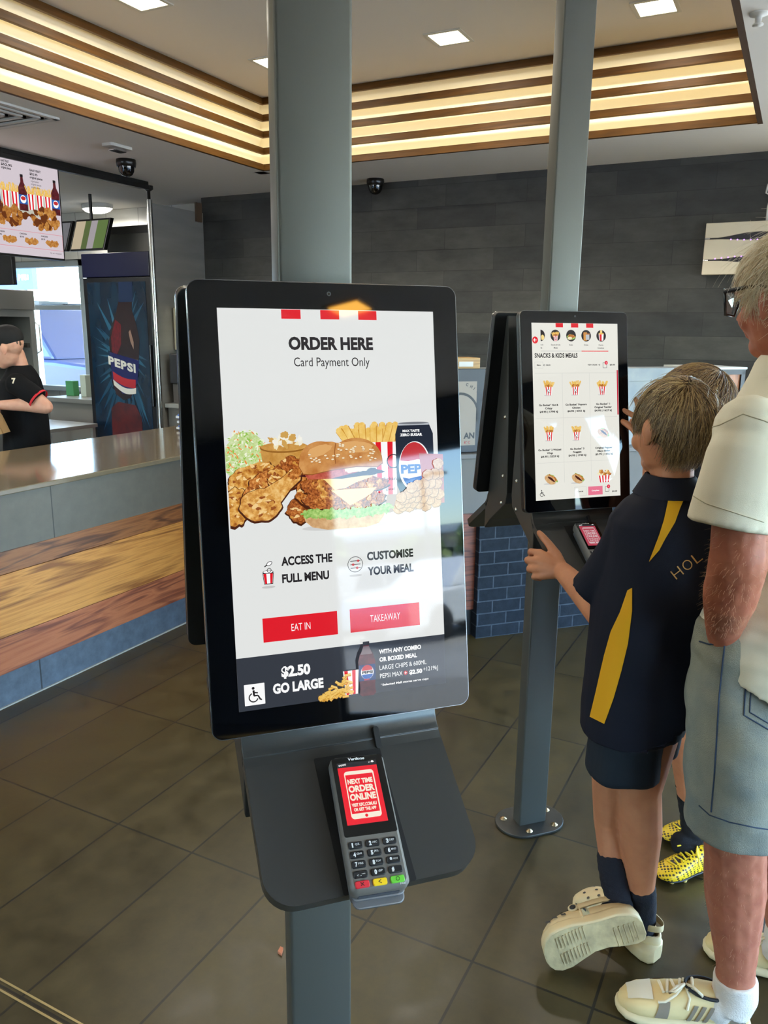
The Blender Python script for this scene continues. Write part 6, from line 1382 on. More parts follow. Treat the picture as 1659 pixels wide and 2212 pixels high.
cloth_text(boy, shirt, shirt_bvh, 'HOL', 0.657, 1.001, 0.72, 0.024, 0.021, M('gold_print', (206, 150, 74), 0.6), 1.7, -0.012, 0.007)
b = MB(); cr_ = [hemring(1.200, 0.643, 1.744, 0.058, 0.060, 0), hemring(1.232, 0.640, 1.748, 0.049, 0.051, 0), hemring(1.230, 0.640, 1.748, 0.0435, 0.0455, 0), hemring(1.20, 0.640, 1.746, 0.043, 0.045, 0)]
b.loft(cr_, 0, False, True); b.loft([hemring(1.230, 0.640, 1.748, 0.051, 0.053, 0), hemring(1.188, 0.645, 1.743, 0.082, 0.075, 0)], 0, False, True); boy.build('collar', b, m_navy, shirt)
b = MB(); rows = [oval((0.612, 1.722, 0.72), sd, ft, 0.112, 0.095, 28), oval((0.604, 1.722, 0.62), sd, ft, 0.112, 0.095, 28)]; b.loft(rows, 0, True, True)
b.loft([oval((0.590, 1.712, 0.66), sd, ft, 0.088, 0.085, 28), oval((0.583, 1.712, 0.58), sd, ft, 0.087, 0.080, 28), oval((0.580, 1.708, 0.525), sd, ft, 0.089, 0.078, 28), oval((0.580, 1.708, 0.512), sd, ft, 0.087, 0.076, 28)], 0, True, True)
b.loft([oval((0.648, 1.76, 0.66), sd, ft, 0.075, 0.085, 28), oval((0.660, 1.775, 0.575), sd, ft, 0.064, 0.075, 28), oval((0.664, 1.78, 0.54), sd, ft, 0.060, 0.07, 28)], 0, True, True)
boy.skin('shorts', b, m_short, 0.005, 2, fold_fn(0.004, 14, 14, 5, 9.0))
# socks and clogs
b = MB(); limb(b, [(0.587, 1.762, 0.245), (0.595, 1.747, 0.18), (0.604, 1.722, 0.133), (0.56, 1.694, 0.116)], [0.0385, 0.036, 0.036, 0.030]); boy.skin('sock', b, m_sock, 0.004, 2, fold_fn(0.0016, 30, 30, 90, 1))
b = MB(); limb(b, [(0.659, 1.734, 0.175), (0.667, 1.736, 0.11), (0.673, 1.737, 0.062), (0.64, 1.77, 0.055)], [0.0365, 0.0355, 0.0365, 0.034]); boy.skin('sock', b, m_sock, 0.004, 2, fold_fn(0.0016, 30, 30, 90, 2))
foam_clog(boy, frame_mat((0.522, 1.636, 0.098), (-0.94, -0.02, -0.34), (0.03, 0.985, -0.10)), 0.250, -1)
foam_clog(boy, frame_mat((0.622, 1.785, 0.002), (-0.62, 0.78, 0.0), (0, 0, 1)), 0.245, 1, True)
# ------------------------------------------------------------------ man in the cream shirt at the right edge
man = Person('man with white hair and glasses in cream shirt and denim shorts at the right edge', 0.80, 1.54)
b = MB()
HM = (0.772, 1.560, 1.612); FM = Vector((-0.46, 0.885, -0.10)).normalized()
atm, AM = head(b, HM, FM, (-0.05, 0.10, 1), 1.06)
ms, mf = (-0.80, -0.60, 0), (-0.60, 0.80, 0)      # towards his left shoulder, and ahead
SC = Vector((0.872, 1.600, 0)); L_ = Vector(ms)
P3 = lambda l, f, z: tuple(SC + L_ * l + Vector(mf) * f + Vector((0, 0, z)))
limb(b, [(0.785, 1.555, 1.56), (0.802, 1.565, 1.47), (0.83, 1.585, 1.36)], [0.060, 0.064, 0.08])
torso(b, [(P3(0, 0, 1.42), 0.09, 0.06), (P3(0, 0, 1.36), 0.17, 0.10), (P3(0, -0.03, 1.20), 0.155, 0.10), (P3(0, -0.025, 1.02), 0.14, 0.098), (P3(0, 0, 0.90), 0.128, 0.092), (P3(0, 0, 0.78), 0.14, 0.10)], ms, mf)
shL = (0.668, 1.445, 1.362)
limb(b, [shL, (0.652, 1.415, 1.26), (0.655, 1.405, 1.135)], [0.056, 0.050, 0.051]); limb(b, [(0.655, 1.405, 1.135), (0.662, 1.438, 1.05), (0.682, 1.492, 0.972), (0.705, 1.528, 0.90)], [0.052, 0.050, 0.037, 0.030])
limb(b, [P3(-0.19, 0, 1.39), P3(-0.23, 0.0, 1.24), P3(-0.24, 0.0, 1.12)], [0.058, 0.050, 0.046]); limb(b, [P3(-0.24, 0, 1.12), P3(-0.24, 0.06, 0.98), P3(-0.235, 0.09, 0.88)], [0.046, 0.042, 0.029])
wr = Vector(P3(-0.235, 0.09, 0.88)); D = Vector((0, 0, -1)); Fm = Vector(mf)
kn = [wr + D * 0.085 + Fm * (0.030 - 0.02 * i) for i in range(4)]
hand(b, wr, kn, [[k + D * 0.038 + L_ * 0.008, k + D * 0.062 + L_ * 0.02, k + D * 0.078 + L_ * 0.034] for k in kn], [wr + D * 0.045 + Fm * 0.035, wr + D * 0.075 + Fm * 0.046, wr + D * 0.10 + Fm * 0.044], 0.0095, 0.014, 0.024)
# left hand lies in the pocket
wl = Vector((0.725, 1.540, 0.89)); kl = [wl + D * 0.08 + Fm * (0.03 - 0.02 * i) + L_ * 0.002 for i in range(4)]
hand(b, wl, kl, [[k + D * 0.035, k + D * 0.058 - L_ * 0.006, k + D * 0.074 - L_ * 0.014] for k in kl], [wl + D * 0.04 + Fm * 0.034, wl + D * 0.07 + Fm * 0.044, wl + D * 0.09 + Fm * 0.042], 0.0085, 0.012, 0.022)
limb(b, [(0.755, 1.535, 0.76), (0.765, 1.515, 0.50), (0.792, 1.535, 0.33), (0.803, 1.510, 0.15), (0.806, 1.505, 0.085)], [0.090, 0.064, 0.066, 0.042, 0.044])
limb(b, [(0.905, 1.62, 0.76), (0.94, 1.65, 0.50), (0.975, 1.68, 0.33), (0.99, 1.66, 0.12), (0.99, 1.65, 0.085)], [0.090, 0.064, 0.064, 0.042, 0.044])
limb(b, [(0.806, 1.505, 0.085), (0.73, 1.518, 0.045), (0.63, 1.536, 0.036)], [0.034, 0.026, 0.02]); limb(b, [(0.99, 1.65, 0.085), (0.94, 1.68, 0.045), (0.87, 1.712, 0.036)], [0.034, 0.026, 0.02])
vsm, fsm, nsm = fuse(b, 0.0042, 3)
vsm = [v + n * 0.0012 * noise.noise(v * 60) for v, n in zip(vsm, nsm)]
body_m = man.build('body', (lambda m_: (m_.add(vsm, fsm, 0, True), m_)[1])(MB()), sk_man)
eyes(man, atm, 1.06)
cM = Vector(HM)
b = MB(); ellip(b, cM + AM[2] * 0.030 - AM[1] * 0.016, AM, (0.080, 0.097, 0.088)); ellip(b, cM - AM[1] * 0.05 - AM[2] * 0.01, AM, (0.068, 0.054, 0.062)); man.skin('hair_cap', b, hair_w[1], 0.005, 2)
keepm = lambda d: (d.z > 0.42 or (d.y < 0.45 and d.z > 0.02) or (d.y < -0.15 and d.z > -0.6) or (0.05 < d.y < 0.40 and d.z > -0.28 and abs(d.x) > 0.7)) and not (d.y > 0.8 and d.z < 0.5) and not (abs(d.x) > 0.75 and d.z < -0.02 and -0.25 < d.y < 0.08)
strands(man, 'hair', cM + AM[2] * 0.022 - AM[1] * 0.014, AM, (0.0845, 0.102, 0.0955), hair_w, 5200, 12, (0.0, -0.55, 0.85), lambda d: 0.050 + 0.02 * max(0, d.z), keepm, 0.26, 0.0008, 0.3, 0.55, None, 6, 0.45)
strands(man, 'stray_hair', cM + AM[2] * 0.024 - AM[1] * 0.014, AM, (0.087, 0.104, 0.097), [hair_w[2]], 300, 13, (0.0, -0.55, 0.85), lambda d: 0.045, keepm, 0.65, 0.0004, 0.2, 0.7, None, 6)
# glasses
b = MB()
for s in (-1, 1):
    q = [atm(s * 0.066, 0.092, 0.020), atm(s * 0.071, 0.086, -0.002), atm(s * 0.058, 0.096, -0.024), atm(s * 0.026, 0.104, -0.026), atm(s * 0.012, 0.106, -0.008), atm(s * 0.014, 0.106, 0.014), atm(s * 0.036, 0.102, 0.022), atm(s * 0.066, 0.092, 0.020)]
    b.tube([Vector(p) for p in q], 0.0030, 8)
b.tube([atm(-0.012, 0.106, 0.004), atm(0, 0.109, 0.007), atm(0.012, 0.106, 0.004)], 0.0026, 8)
gl_ = man.build('glasses_frame', b, M('glasses_black', (18, 22, 30), 0.25))
for s in (-1, 1):
    b = MB(); b.tube([atm(s * 0.072, 0.086, 0.016), atm(s * 0.082, 0.03, 0.016), atm(s * 0.084, -0.005, 0.014), atm(s * 0.083, -0.022, 0.0), atm(s * 0.080, -0.03, -0.02)], [0.0042, 0.0040, 0.0034, 0.003, 0.0024], 8); man.build('glasses_temple', b, M('glasses_black', (18, 22, 30), 0.25), gl_)
    b = MB(); q = [atm(s * 0.064, 0.0925, 0.018), atm(s * 0.069, 0.0865, -0.002), atm(s * 0.057, 0.0965, -0.022), atm(s * 0.027, 0.1045, -0.024), atm(s * 0.0135, 0.106, -0.008), atm(s * 0.0155, 0.106, 0.012), atm(s * 0.036, 0.102, 0.020)]
    b.add([tuple(p) for p in q], [tuple(range(7))]); man.build('lens', b, glass('lens_glass', (0.92, 0.95, 0.98), 0.16), gl_)
# shirt
m_cream = M('cream_shirt', (232, 224, 200), 0.85, spec=0.2, bump=(700.0, 0.12))
b = MB(); R_ = lambda l, f, z, rx, ry, dz=0.0: [(x, y, zz + dz * ((Vector((x, y, 0)) - SC).dot(Vector(mf)))) for x, y, zz in oval(P3(l, f, z), ms, mf, rx, ry, 40, 2.4)]
b.loft([oval((0.803, 1.567, 1.485), ms, mf, 0.072, 0.070, 40, 2.4), oval((0.812, 1.572, 1.455), ms, mf, 0.105, 0.085, 40, 2.4), oval((0.825, 1.58, 1.40), ms, mf, 0.165, 0.105, 40, 2.4), R_(0, -0.02, 1.34, 0.195, 0.120), R_(0, -0.035, 1.22, 0.180, 0.124), R_(0, -0.035, 1.06, 0.174, 0.124), R_(0.025, -0.02, 0.97, 0.186, 0.146, 0.15), R_(0.035, -0.01, 0.90, 0.192, 0.150, 0.4), R_(0.035, -0.01, 0.872, 0.191, 0.149, 0.4)], 0, True, True)
b.ball(Vector(shL) + Vector((0.004, 0.004, 0.0)), 0.070, 14)
b.tube([Vector(shL) + Vector((0.02, 0.02, 0.015)), (0.656, 1.43, 1.315), (0.642, 1.415, 1.25), (0.634, 1.410, 1.198)], [0.065, 0.071, 0.0745, 0.076], 22)
b.ball(P3(-0.185, 0, 1.35), 0.072, 14); b.tube([P3(-0.18, 0, 1.36), P3(-0.225, 0, 1.27), P3(-0.24, 0, 1.19)], [0.07, 0.075, 0.078], 20)
fm = fold_fn(0.009, 7, 7, 3.5, 5.0); fm2 = fold_fn(0.012, 5, 5, 16, 11.0)
man.skin('shirt', b, m_cream, 0.0052, 2, lambda v: fm(v) + (fm2(v) * min(1, max(0, (1.08 - v.z) / 0.12))))
shm = [o for o in man.root.children if o.name.startswith('shirt')][0]; bvm = BVHTree.FromPolygons([v.co + Vector((man.x, man.y, 0)) for v in shm.data.vertices], [tuple(f.vertices) for f in shm.data.polygons])
ms_ = M('cream_stitch', (190, 180, 150), 0.9)
man.stitch('shoulder_seam', [(0.572, 1.372), (0.600, 1.380), (0.640, 1.400), (0.680, 1.388), (0.720, 1.372)], 0.0011, ms_, 1.42, 0.0004, shm, bvm)
man.stitch('sleeve_hem', [(0.562, 1.252), (0.590, 1.236), (0.645, 1.219), (0.700, 1.202)], 0.0010, ms_, 1.42, 0.0004, shm, bvm)
b = MB(); b.loft([oval((0.802, 1.566, 1.500), ms, mf, 0.067, 0.066, 40), oval((0.803, 1.567, 1.484), ms, mf, 0.077, 0.075, 40), oval((0.811, 1.571, 1.46), ms, mf, 0.100, 0.084, 40)], 0, False, True); man.build('neck_band', b, m_cream, shm)
# denim shorts
m_den = M('washed_denim', (156, 151, 130), 0.85, spec=0.2, var=(11.0, 0.4), c2=(112, 120, 118), bump=(500.0, 0.5), detail=9)
b = MB(); b.loft([oval(P3(0, 0, 0.95), ms, mf, 0.155, 0.112, 36), oval(P3(0, 0, 0.88), ms, mf, 0.162, 0.118, 36), oval(P3(0, 0, 0.78), ms, mf, 0.180, 0.135, 36)], 0, True, True)
b.loft([oval((0.765, 1.548, 0.955), (1, 0.2, 0), (-0.2, 1, 0), 0.108, 0.082, 30, 2.6), oval((0.755, 1.542, 0.90), (1, 0.2, 0), (-0.2, 1, 0), 0.108, 0.092, 30, 2.6), oval((0.752, 1.518, 0.75), (1, 0.2, 0), (-0.2, 1, 0), 0.102, 0.112, 30, 2.6), oval((0.760, 1.512, 0.60), (1, 0.2, 0), (-0.2, 1, 0), 0.100, 0.105, 30, 2.6), oval((0.768, 1.510, 0.515), (1, 0.2, 0), (-0.2, 1, 0), 0.103, 0.104, 30, 2.6), oval((0.768, 1.510, 0.503), (1, 0.2, 0), (-0.2, 1, 0), 0.101, 0.102, 30, 2.6)], 0, True, True)
b.loft([oval((0.905, 1.625, 0.90), (1, 0.2, 0), (-0.2, 1, 0), 0.105, 0.115, 30, 2.6), oval((0.93, 1.64, 0.70), (1, 0.2, 0), (-0.2, 1, 0), 0.100, 0.110, 30, 2.6), oval((0.945, 1.655, 0.51), (1, 0.2, 0), (-0.2, 1, 0), 0.100, 0.104, 30, 2.6)], 0, True, True)
fd = fold_fn(0.008, 9, 9, 12, 2.0)
man.skin('denim_shorts', b, m_den, 0.005, 2, fd)
den = [o for o in man.root.children if o.name.startswith('denim_shorts')][0]; bvd = BVHTree.FromPolygons([v.co + Vector((man.x, man.y, 0)) for v in den.data.vertices], [tuple(f.vertices) for f in den.data.polygons])
m_st = M('denim_stitch', (40, 56, 78), 0.8); m_wash = M('denim_pocket', (120, 138, 150), 0.85, var=(9.0, 0.4), c2=(90, 110, 130))
man.stitch('side_seam', [(0.691, 0.93), (0.691, 0.88), (0.692, 0.808), (0.697, 0.714), (0.701, 0.629), (0.703, 0.548)], 0.0016, m_st, 1.5, 0.0008, den, bvd)
man.stitch('pocket_stitching', [(0.740, 0.885), (0.747, 0.773), (0.800, 0.742), (0.840, 0.720)], 0.0014, m_st, 1.5, 0.0008, den, bvd)
man.stitch('pocket_stitching', [(0.752, 0.880), (0.758, 0.780), (0.803, 0.753), (0.842, 0.732)], 0.0012, m_st, 1.5, 0.0008, den, bvd)
man.stitch('pocket_stitching', [(0.748, 0.832), (0.785, 0.812), (0.830, 0.800)], 0.0014, m_st, 1.5, 0.0008, den, bvd)
man.stitch('hem_stitching', [(0.676, 0.563), (0.700, 0.541), (0.745, 0.524), (0.800, 0.512), (0.845, 0.505)], 0.0014, m_st, 1.5, 0.0008, den, bvd)
man.stitch('pocket_edge', [(0.640, 0.934), (0.660, 0.928), (0.686, 0.930)], 0.0018, m_st, 1.5, 0.001, den, bvd)
fz = M('pale_body_hair', (196, 160, 120), 0.5)
fuzz(man, 'arm_hair', vsm, fsm, lambda c: 0.97 < c.z < 1.19 and c.x < 0.715 and c.y < 1.47, 500, 0.012, fz, 5, (-0.3, 0, -0.8), body_m)
fuzz(man, 'leg_hair', vsm, fsm, lambda c: 0.14 < c.z < 0.5 and c.x < 0.88, 400, 0.009, fz, 6, (0, 0, -0.8), body_m)
# white socks, sneakers
m_ws = M('white_sock', (226, 214, 198), 0.9, bump=(300.0, 0.3))
b = MB(); b.tube([(0.804, 1.507, 0.128), (0.807, 1.505, 0.085), (0.795, 1.506, 0.05)], [0.0475, 0.049, 0.048], 20); b.ball((0.775, 1.510, 0.052), 0.043, 12); b.ball((0.75, 1.514, 0.045), 0.036, 12); man.skin('sock', b, m_ws, 0.004, 2)
b = MB(); b.tube([(0.99, 1.652, 0.128), (0.99, 1.65, 0.085), (0.98, 1.655, 0.05)], [0.0475, 0.049, 0.048], 20); man.skin('sock', b, m_ws, 0.004, 2)
m_sn = M('sneaker_cream', (230, 202, 142), 0.6, var=(30, 0.06)); m_sn2 = M('sneaker_offwhite', (222, 212, 184), 0.6); m_tau = M('sneaker_taupe', (140, 124, 102), 0.7, var=(40, 0.15)); m_rub = M('sneaker_rubber', (218, 198, 152), 0.6)
def sneaker(p, xf, L_):
    b = MB(); st = [(-0.50, 0.06, 0.0, 0.06), (-0.485, 0.115, 0.0, 0.085), (-0.42, 0.135, 0.0, 0.09), (-0.20, 0.132, 0.0, 0.09), (0.0, 0.145, 0.0, 0.09), (0.2, 0.172, 0.0, 0.09), (0.34, 0.168, 0.004, 0.088), (0.44, 0.135, 0.012, 0.088), (0.49, 0.075, 0.022, 0.08), (0.505, 0.03, 0.03, 0.07)]
    shoe_loft(b, xf, L_, st, 26); base = p.build('sneaker_sole', b, m_rub)
    b = MB(); st = [(-0.48, 0.06, 0.06, 0.20), (-0.45, 0.105, 0.06, 0.27), (-0.38, 0.120, 0.06, 0.30), (-0.26, 0.122, 0.06, 0.305), (-0.10, 0.125, 0.06, 0.315), (0.0, 0.132, 0.06, 0.285), (0.12, 0.148, 0.06, 0.25), (0.24, 0.155, 0.06, 0.215), (0.34, 0.147, 0.06, 0.195), (0.42, 0.115, 0.06, 0.165), (0.47, 0.07, 0.06, 0.13), (0.485, 0.03, 0.06, 0.10)]
    shoe_loft(b, xf, L_, st, 26); up = p.build('sneaker_upper', b, m_sn, base)
    inv = xf.inverted(); vsl = [tuple(xf @ Vector(q)) for q in []]
    bv = BVHTree.FromPolygons([v.co + Vector((p.x, p.y, 0)) for v in up.data.vertices], [tuple(f.vertices) for f in up.data.polygons])
    R3 = xf.to_3x3()
    def lay(o_, d_, off):
        h, n, i, ds = bv.ray_cast(xf @ Vector(o_), R3 @ Vector(d_))
        if h is None: return None
        return h + n * (off if n.dot(R3 @ Vector(d_)) < 0 else -off)
    def patch(name, quad, mt, side, off=0.002, n=8):
        """quad of (x, z) fractions seen from one side, or (x, y) from the top, laid on the upper"""
        pts = []
        for i in range(n + 1):
            for j in range(n + 1):
                a, c = i / n, j / n
                u = [quad[0][k] * (1 - a) * (1 - c) + quad[1][k] * a * (1 - c) + quad[2][k] * a * c + quad[3][k] * (1 - a) * c for k in (0, 1)]
                pts.append(lay((u[0] * L_, side * 0.4, u[1] * L_), (0, -side, 0), off) if side else lay((u[0] * L_, u[1] * L_, 0.4), (0, 0, -1), off))
        W_ = n + 1; fs = [(i * W_ + j, i * W_ + j + 1, (i + 1) * W_ + j + 1, (i + 1) * W_ + j) for i in range(n) for j in range(n) if all(pts[q] is not None for q in (i * W_ + j, i * W_ + j + 1, (i + 1) * W_ + j + 1, (i + 1) * W_ + j))]
        if not fs: return
        us = sorted(set(q for f in fs for q in f)); mp_ = {q: k for k, q in enumerate(us)}; b = MB(); b.add([pts[q] for q in us], [[mp_[q] for q in f] for f in fs], 0, True); p.build(name, b, mt, base)
    patch('toe_panel', [(0.24, -0.10), (0.42, -0.075), (0.42, 0.075), (0.24, 0.10)], m_sn2, 0, 0.003)
    for s in (-1, 1):
        patch('suede_patch', [(0.14, 0.10), (0.235, 0.10), (0.20, 0.20), (0.12, 0.22)], m_tau, s, 0.0025)
        for k in range(3): patch('side_stripe', [(-0.03 - 0.06 * k, 0.085), (0.0 - 0.06 * k, 0.085), (-0.055 - 0.06 * k, 0.225), (-0.085 - 0.06 * k, 0.225)], m_tau, s, 0.0025)
        patch('heel_patch', [(-0.44, 0.10), (-0.33, 0.10), (-0.28, 0.20), (-0.40, 0.24)], m_tau, s, 0.0025)
    b = MB()
    for k in range(6):
        x = 0.17 - 0.045 * k; w = 0.055
        hs = [lay(((x + 0.02 * (j / 8 - 0.5) * (1 if k % 2 else -1)) * L_, (-w + 2 * w * j / 8) * L_, 0.4), (0, 0, -1), 0.004) for j in range(9)]; hs = [h for h in hs if h]
        if len(hs) > 2: b.tube(hs, 0.0034, 8)
    T = lambda x, y, z: xf @ Vector((x * L_, y * L_, z * L_))
    b.tube([T(0.0, 0, 0.30), T(0.03, 0.06, 0.335), T(0.10, 0.12, 0.325), T(0.13, 0.10, 0.29), T(0.07, 0.04, 0.30), T(-0.01, 0.0, 0.305)], 0.0032, 8); b.tube([T(0.0, 0, 0.30), T(-0.04, 0.07, 0.345), T(-0.10, 0.13, 0.33), T(-0.11, 0.10, 0.295), T(-0.05, 0.04, 0.31), T(0.0, 0.0, 0.30)], 0.0032, 8)
    b.tube([T(0, 0, 0.305), T(0.08, 0.09, 0.27), T(0.16, 0.13, 0.23), T(0.21, 0.12, 0.21)], 0.003, 8); b.tube([T(0, 0, 0.305), T(-0.02, 0.10, 0.26), T(0.0, 0.14, 0.19)], 0.003, 8)
    p.build('laces', b, M('lace_cream', (232, 216, 180), 0.8), base)
    b = MB(); rim = [T(-0.12 - 0.16 * cos(2 * pi * i / 20) - 0.04, 0.105 * sin(2 * pi * i / 20), 0.285 + 0.02 * cos(2 * pi * i / 20) * -1) for i in range(21)]; b.tube(rim, 0.004, 8); p.build('collar', b, M('sneaker_black', (30, 28, 28), 0.7), base)
sneaker(man, frame_mat((0.700, 1.525, 0.001), (-0.985, 0.17, 0), (0, 0, 1)), 0.295)
sneaker(man, frame_mat((0.965, 1.672, 0.001), (-0.90, 0.43, 0), (0, 0, 1)), 0.295)

# ------------------------------------------------------------------ child behind the boy: yellow football boots
kid = Person('child in black shirt and yellow football boots, mostly hidden behind the boy', 0.86, 2.06)
b = MB(); HK = (0.815, 2.125, 1.348); FK = Vector((-0.80, 0.60, -0.1)).normalized()
atk, AK = head(b, HK, FK, (0, 0.05, 1), 0.96)
ks, kf = (0.60, 0.80, 0), (-0.80, 0.60, 0); KC = Vector((0.84, 2.13, 0)); KP = lambda l, f, z: tuple(KC + Vector(ks) * l + Vector(kf) * f + Vector((0, 0, z)))
limb(b, [KP(0, 0.01, 1.29), KP(0, 0, 1.22), KP(0, 0, 1.14)], [0.048, 0.046, 0.06])
torso(b, [(KP(0, 0, 1.17), 0.07, 0.05), (KP(0, 0, 1.12), 0.12, 0.075), (KP(0, 0, 0.95), 0.115, 0.085), (KP(0, 0, 0.75), 0.12, 0.09), (KP(0, 0, 0.66), 0.11, 0.085)], ks, kf)
limb(b, [KP(-0.135, 0, 1.11), (0.735, 2.06, 1.02), (0.725, 2.085, 1.03)], [0.045, 0.042, 0.038]); limb(b, [(0.725, 2.085, 1.03), (0.735, 2.115, 1.14), (0.730, 2.145, 1.225)], [0.038, 0.034, 0.024])
hand(b, (0.730, 2.145, 1.225), [(0.704, 2.168, 1.300), (0.712, 2.172, 1.306), (0.724, 2.174, 1.306), (0.736, 2.174, 1.300)],
     [[(0.686, 2.180, 1.316), (0.668, 2.190, 1.326), (0.652, 2.200, 1.334)], [(0.702, 2.184, 1.33), (0.694, 2.192, 1.35), (0.690, 2.198, 1.362)], [(0.722, 2.186, 1.33), (0.716, 2.194, 1.346), (0.712, 2.198, 1.356)], [(0.738, 2.184, 1.32), (0.734, 2.19, 1.333), (0.731, 2.194, 1.341)]],
     [(0.700, 2.160, 1.262), (0.682, 2.172, 1.283), (0.664, 2.184, 1.296), (0.652, 2.192, 1.302)], 0.0088, 0.013, 0.021)
limb(b, [KP(0.14, 0, 1.11), KP(0.17, 0.0, 0.97), KP(0.16, 0.02, 0.86)], [0.045, 0.040, 0.036]); limb(b, [KP(0.16, 0.02, 0.86), KP(0.14, 0.13, 0.83), KP(0.10, 0.20, 0.84)], [0.036, 0.033, 0.024])
wk = Vector(KP(0.10, 0.20, 0.84)); Fk = Vector(kf); Sk = Vector(ks)
kk = [wk + Fk * 0.07 + Vector((0, 0, 0.024 - 0.016 * i)) for i in range(4)]
hand(b, wk, kk, [[k + Fk * 0.022 - Sk * 0.012, k + Fk * 0.026 - Sk * 0.03, k + Fk * 0.014 - Sk * 0.04] for k in kk], [wk + Fk * 0.03 + Vector((0, 0, 0.035)), wk + Fk * 0.055 + Vector((0, 0, 0.045)), wk + Fk * 0.075 + Vector((0, 0, 0.043))], 0.0085, 0.013, 0.021)
limb(b, [KP(-0.065, 0, 0.66), (0.862, 2.06, 0.45), (0.900, 2.085, 0.30), (0.925, 2.075, 0.12), (0.930, 2.065, 0.075)], [0.075, 0.050, 0.048, 0.031, 0.032])
limb(b, [KP(0.07, 0, 0.66), (0.97, 2.20, 0.45), (1.00, 2.22, 0.30), (1.02, 2.21, 0.12), (1.02, 2.20, 0.075)], [0.075, 0.050, 0.048, 0.031, 0.032])
limb(b, [(0.930, 2.065, 0.075), (0.885, 2.03, 0.04), (0.85, 2.01, 0.035)], [0.026, 0.02, 0.016]); limb(b, [(1.02, 2.20, 0.075), (0.97, 2.19, 0.04), (0.93, 2.18, 0.035)], [0.026, 0.02, 0.016])
kid.skin('body', b, sk_boy, 0.0038, 3); eyes(kid, atk, 0.96)
cK = Vector(HK); b = MB(); ellip(b, cK + AK[2] * 0.020 - AK[1] * 0.012, AK, (0.0775, 0.095, 0.088)); ellip(b, cK - AK[1] * 0.045 - AK[2] * 0.018, AK, (0.064, 0.052, 0.062)); kid.skin('hair_cap', b, hair_d[1], 0.005, 2)
strands(kid, 'hair', cK + AK[2] * 0.016 - AK[1] * 0.012, AK, (0.081, 0.0985, 0.0935), hair_d + [hair_b[1]], 4200, 23, (0.0, -0.62, 0.78), lambda d: 0.066 + 0.03 * max(0, d.z), keepb, 0.16, 0.0009, 0.8, 0.3, None, 7, 0.4)
b = MB(); KR_ = lambda z, rx, ry: oval(KP(0, 0, z), ks, kf, rx, ry, 30)
b.loft([KR_(1.225, 0.052, 0.054), KR_(1.17, 0.10, 0.072), KR_(1.12, 0.15, 0.09), KR_(0.95, 0.142, 0.105), KR_(0.75, 0.14, 0.108), KR_(0.66, 0.14, 0.108)], 0, True, True)
b.ball(KP(-0.130, 0, 1.105), 0.055, 12); b.tube([KP(-0.125, 0, 1.11), (0.742, 2.055, 1.05), (0.730, 2.068, 1.015)], [0.054, 0.056, 0.054], 16); b.ball((0.730, 2.072, 1.02), 0.05, 12); b.tube([KP(0.125, 0, 1.11), KP(0.17, 0, 1.0), KP(0.175, 0, 0.94)], [0.054, 0.056, 0.055], 16)
kid.skin('shirt', b, M('black_shirt', (24, 22, 26), 0.85, spec=0.2, bump=(900.0, 0.15)), 0.0055, 2, fold_fn(0.005, 9, 9, 5, 17.0))
m_bl = M('blue_grey_shorts', (86, 100, 132), 0.8)
b = MB(); b.loft([KR_(0.72, 0.118, 0.095), KR_(0.62, 0.118, 0.095)], 0, True, True); b.loft([oval(KP(-0.062, 0, 0.68), ks, kf, 0.078, 0.09, 26), oval((0.866, 2.07, 0.545), ks, kf, 0.072, 0.078, 26), oval((0.866, 2.07, 0.50), ks, kf, 0.070, 0.076, 26)], 0, True, True); b.loft([oval(KP(0.066, 0, 0.68), ks, kf, 0.078, 0.09, 26), oval((0.955, 2.19, 0.50), ks, kf, 0.072, 0.078, 26)], 0, True, True)
kid.skin('shorts', b, m_bl, 0.0055, 2, fold_fn(0.004, 14, 14, 5, 19.0))
m_bs = M('black_sock', (14, 14, 18), 0.9, bump=(300.0, 0.3))
for (p_, r_) in (([(0.906, 2.084, 0.262), (0.920, 2.078, 0.16), (0.930, 2.066, 0.085), (0.89, 2.056, 0.075)], [0.0445, 0.038, 0.041, 0.036]), ([(1.004, 2.218, 0.262), (1.016, 2.212, 0.16), (1.02, 2.2, 0.085), (0.98, 2.19, 0.075)], [0.0445, 0.038, 0.041, 0.036])):
    b = MB(); limb(b, p_, r_); kid.skin('sock', b, m_bs, 0.0042, 2, fold_fn(0.0025, 26, 26, 70, 4))
def boot_mat():
    m = bpy.data.materials.new('yellow_boot_mesh'); m.use_nodes = True; nt = m.node_tree; N = nt.nodes.new; L = nt.links.new; bs = nt.nodes['Principled BSDF']
    tc = N('ShaderNodeTexCoord'); mp = N('ShaderNodeMapping'); L(tc.outputs['Object'], mp.inputs[0]); mp.inputs['Scale'].default_value = (105, 105, 150); mp.inputs['Rotation'].default_value = (0, 0.3, 0.2)
    vo = N('ShaderNodeTexVoronoi'); vo.inputs['Scale'].default_value = 1.0; vo.inputs['Randomness'].default_value = 0.12; L(mp.outputs[0], vo.inputs['Vector'])
    r = N('ShaderNodeValToRGB'); r.color_ramp.elements[0].position = 0.36; r.color_ramp.elements[0].color = lin((60, 48, 24)); r.color_ramp.elements[1].position = 0.43; r.color_ramp.elements[1].color = lin((246, 206, 36)); L(vo.outputs['Distance'], r.inputs[0]); L(r.outputs[0], bs.inputs['Base Color']); bs.inputs['Roughness'].default_value = 0.45
    return m
m_boot = boot_mat(); m_lace = M('yellow_lace', (250, 220, 56), 0.6); m_ytoe = M('boot_yellow', (244, 204, 30), 0.4)
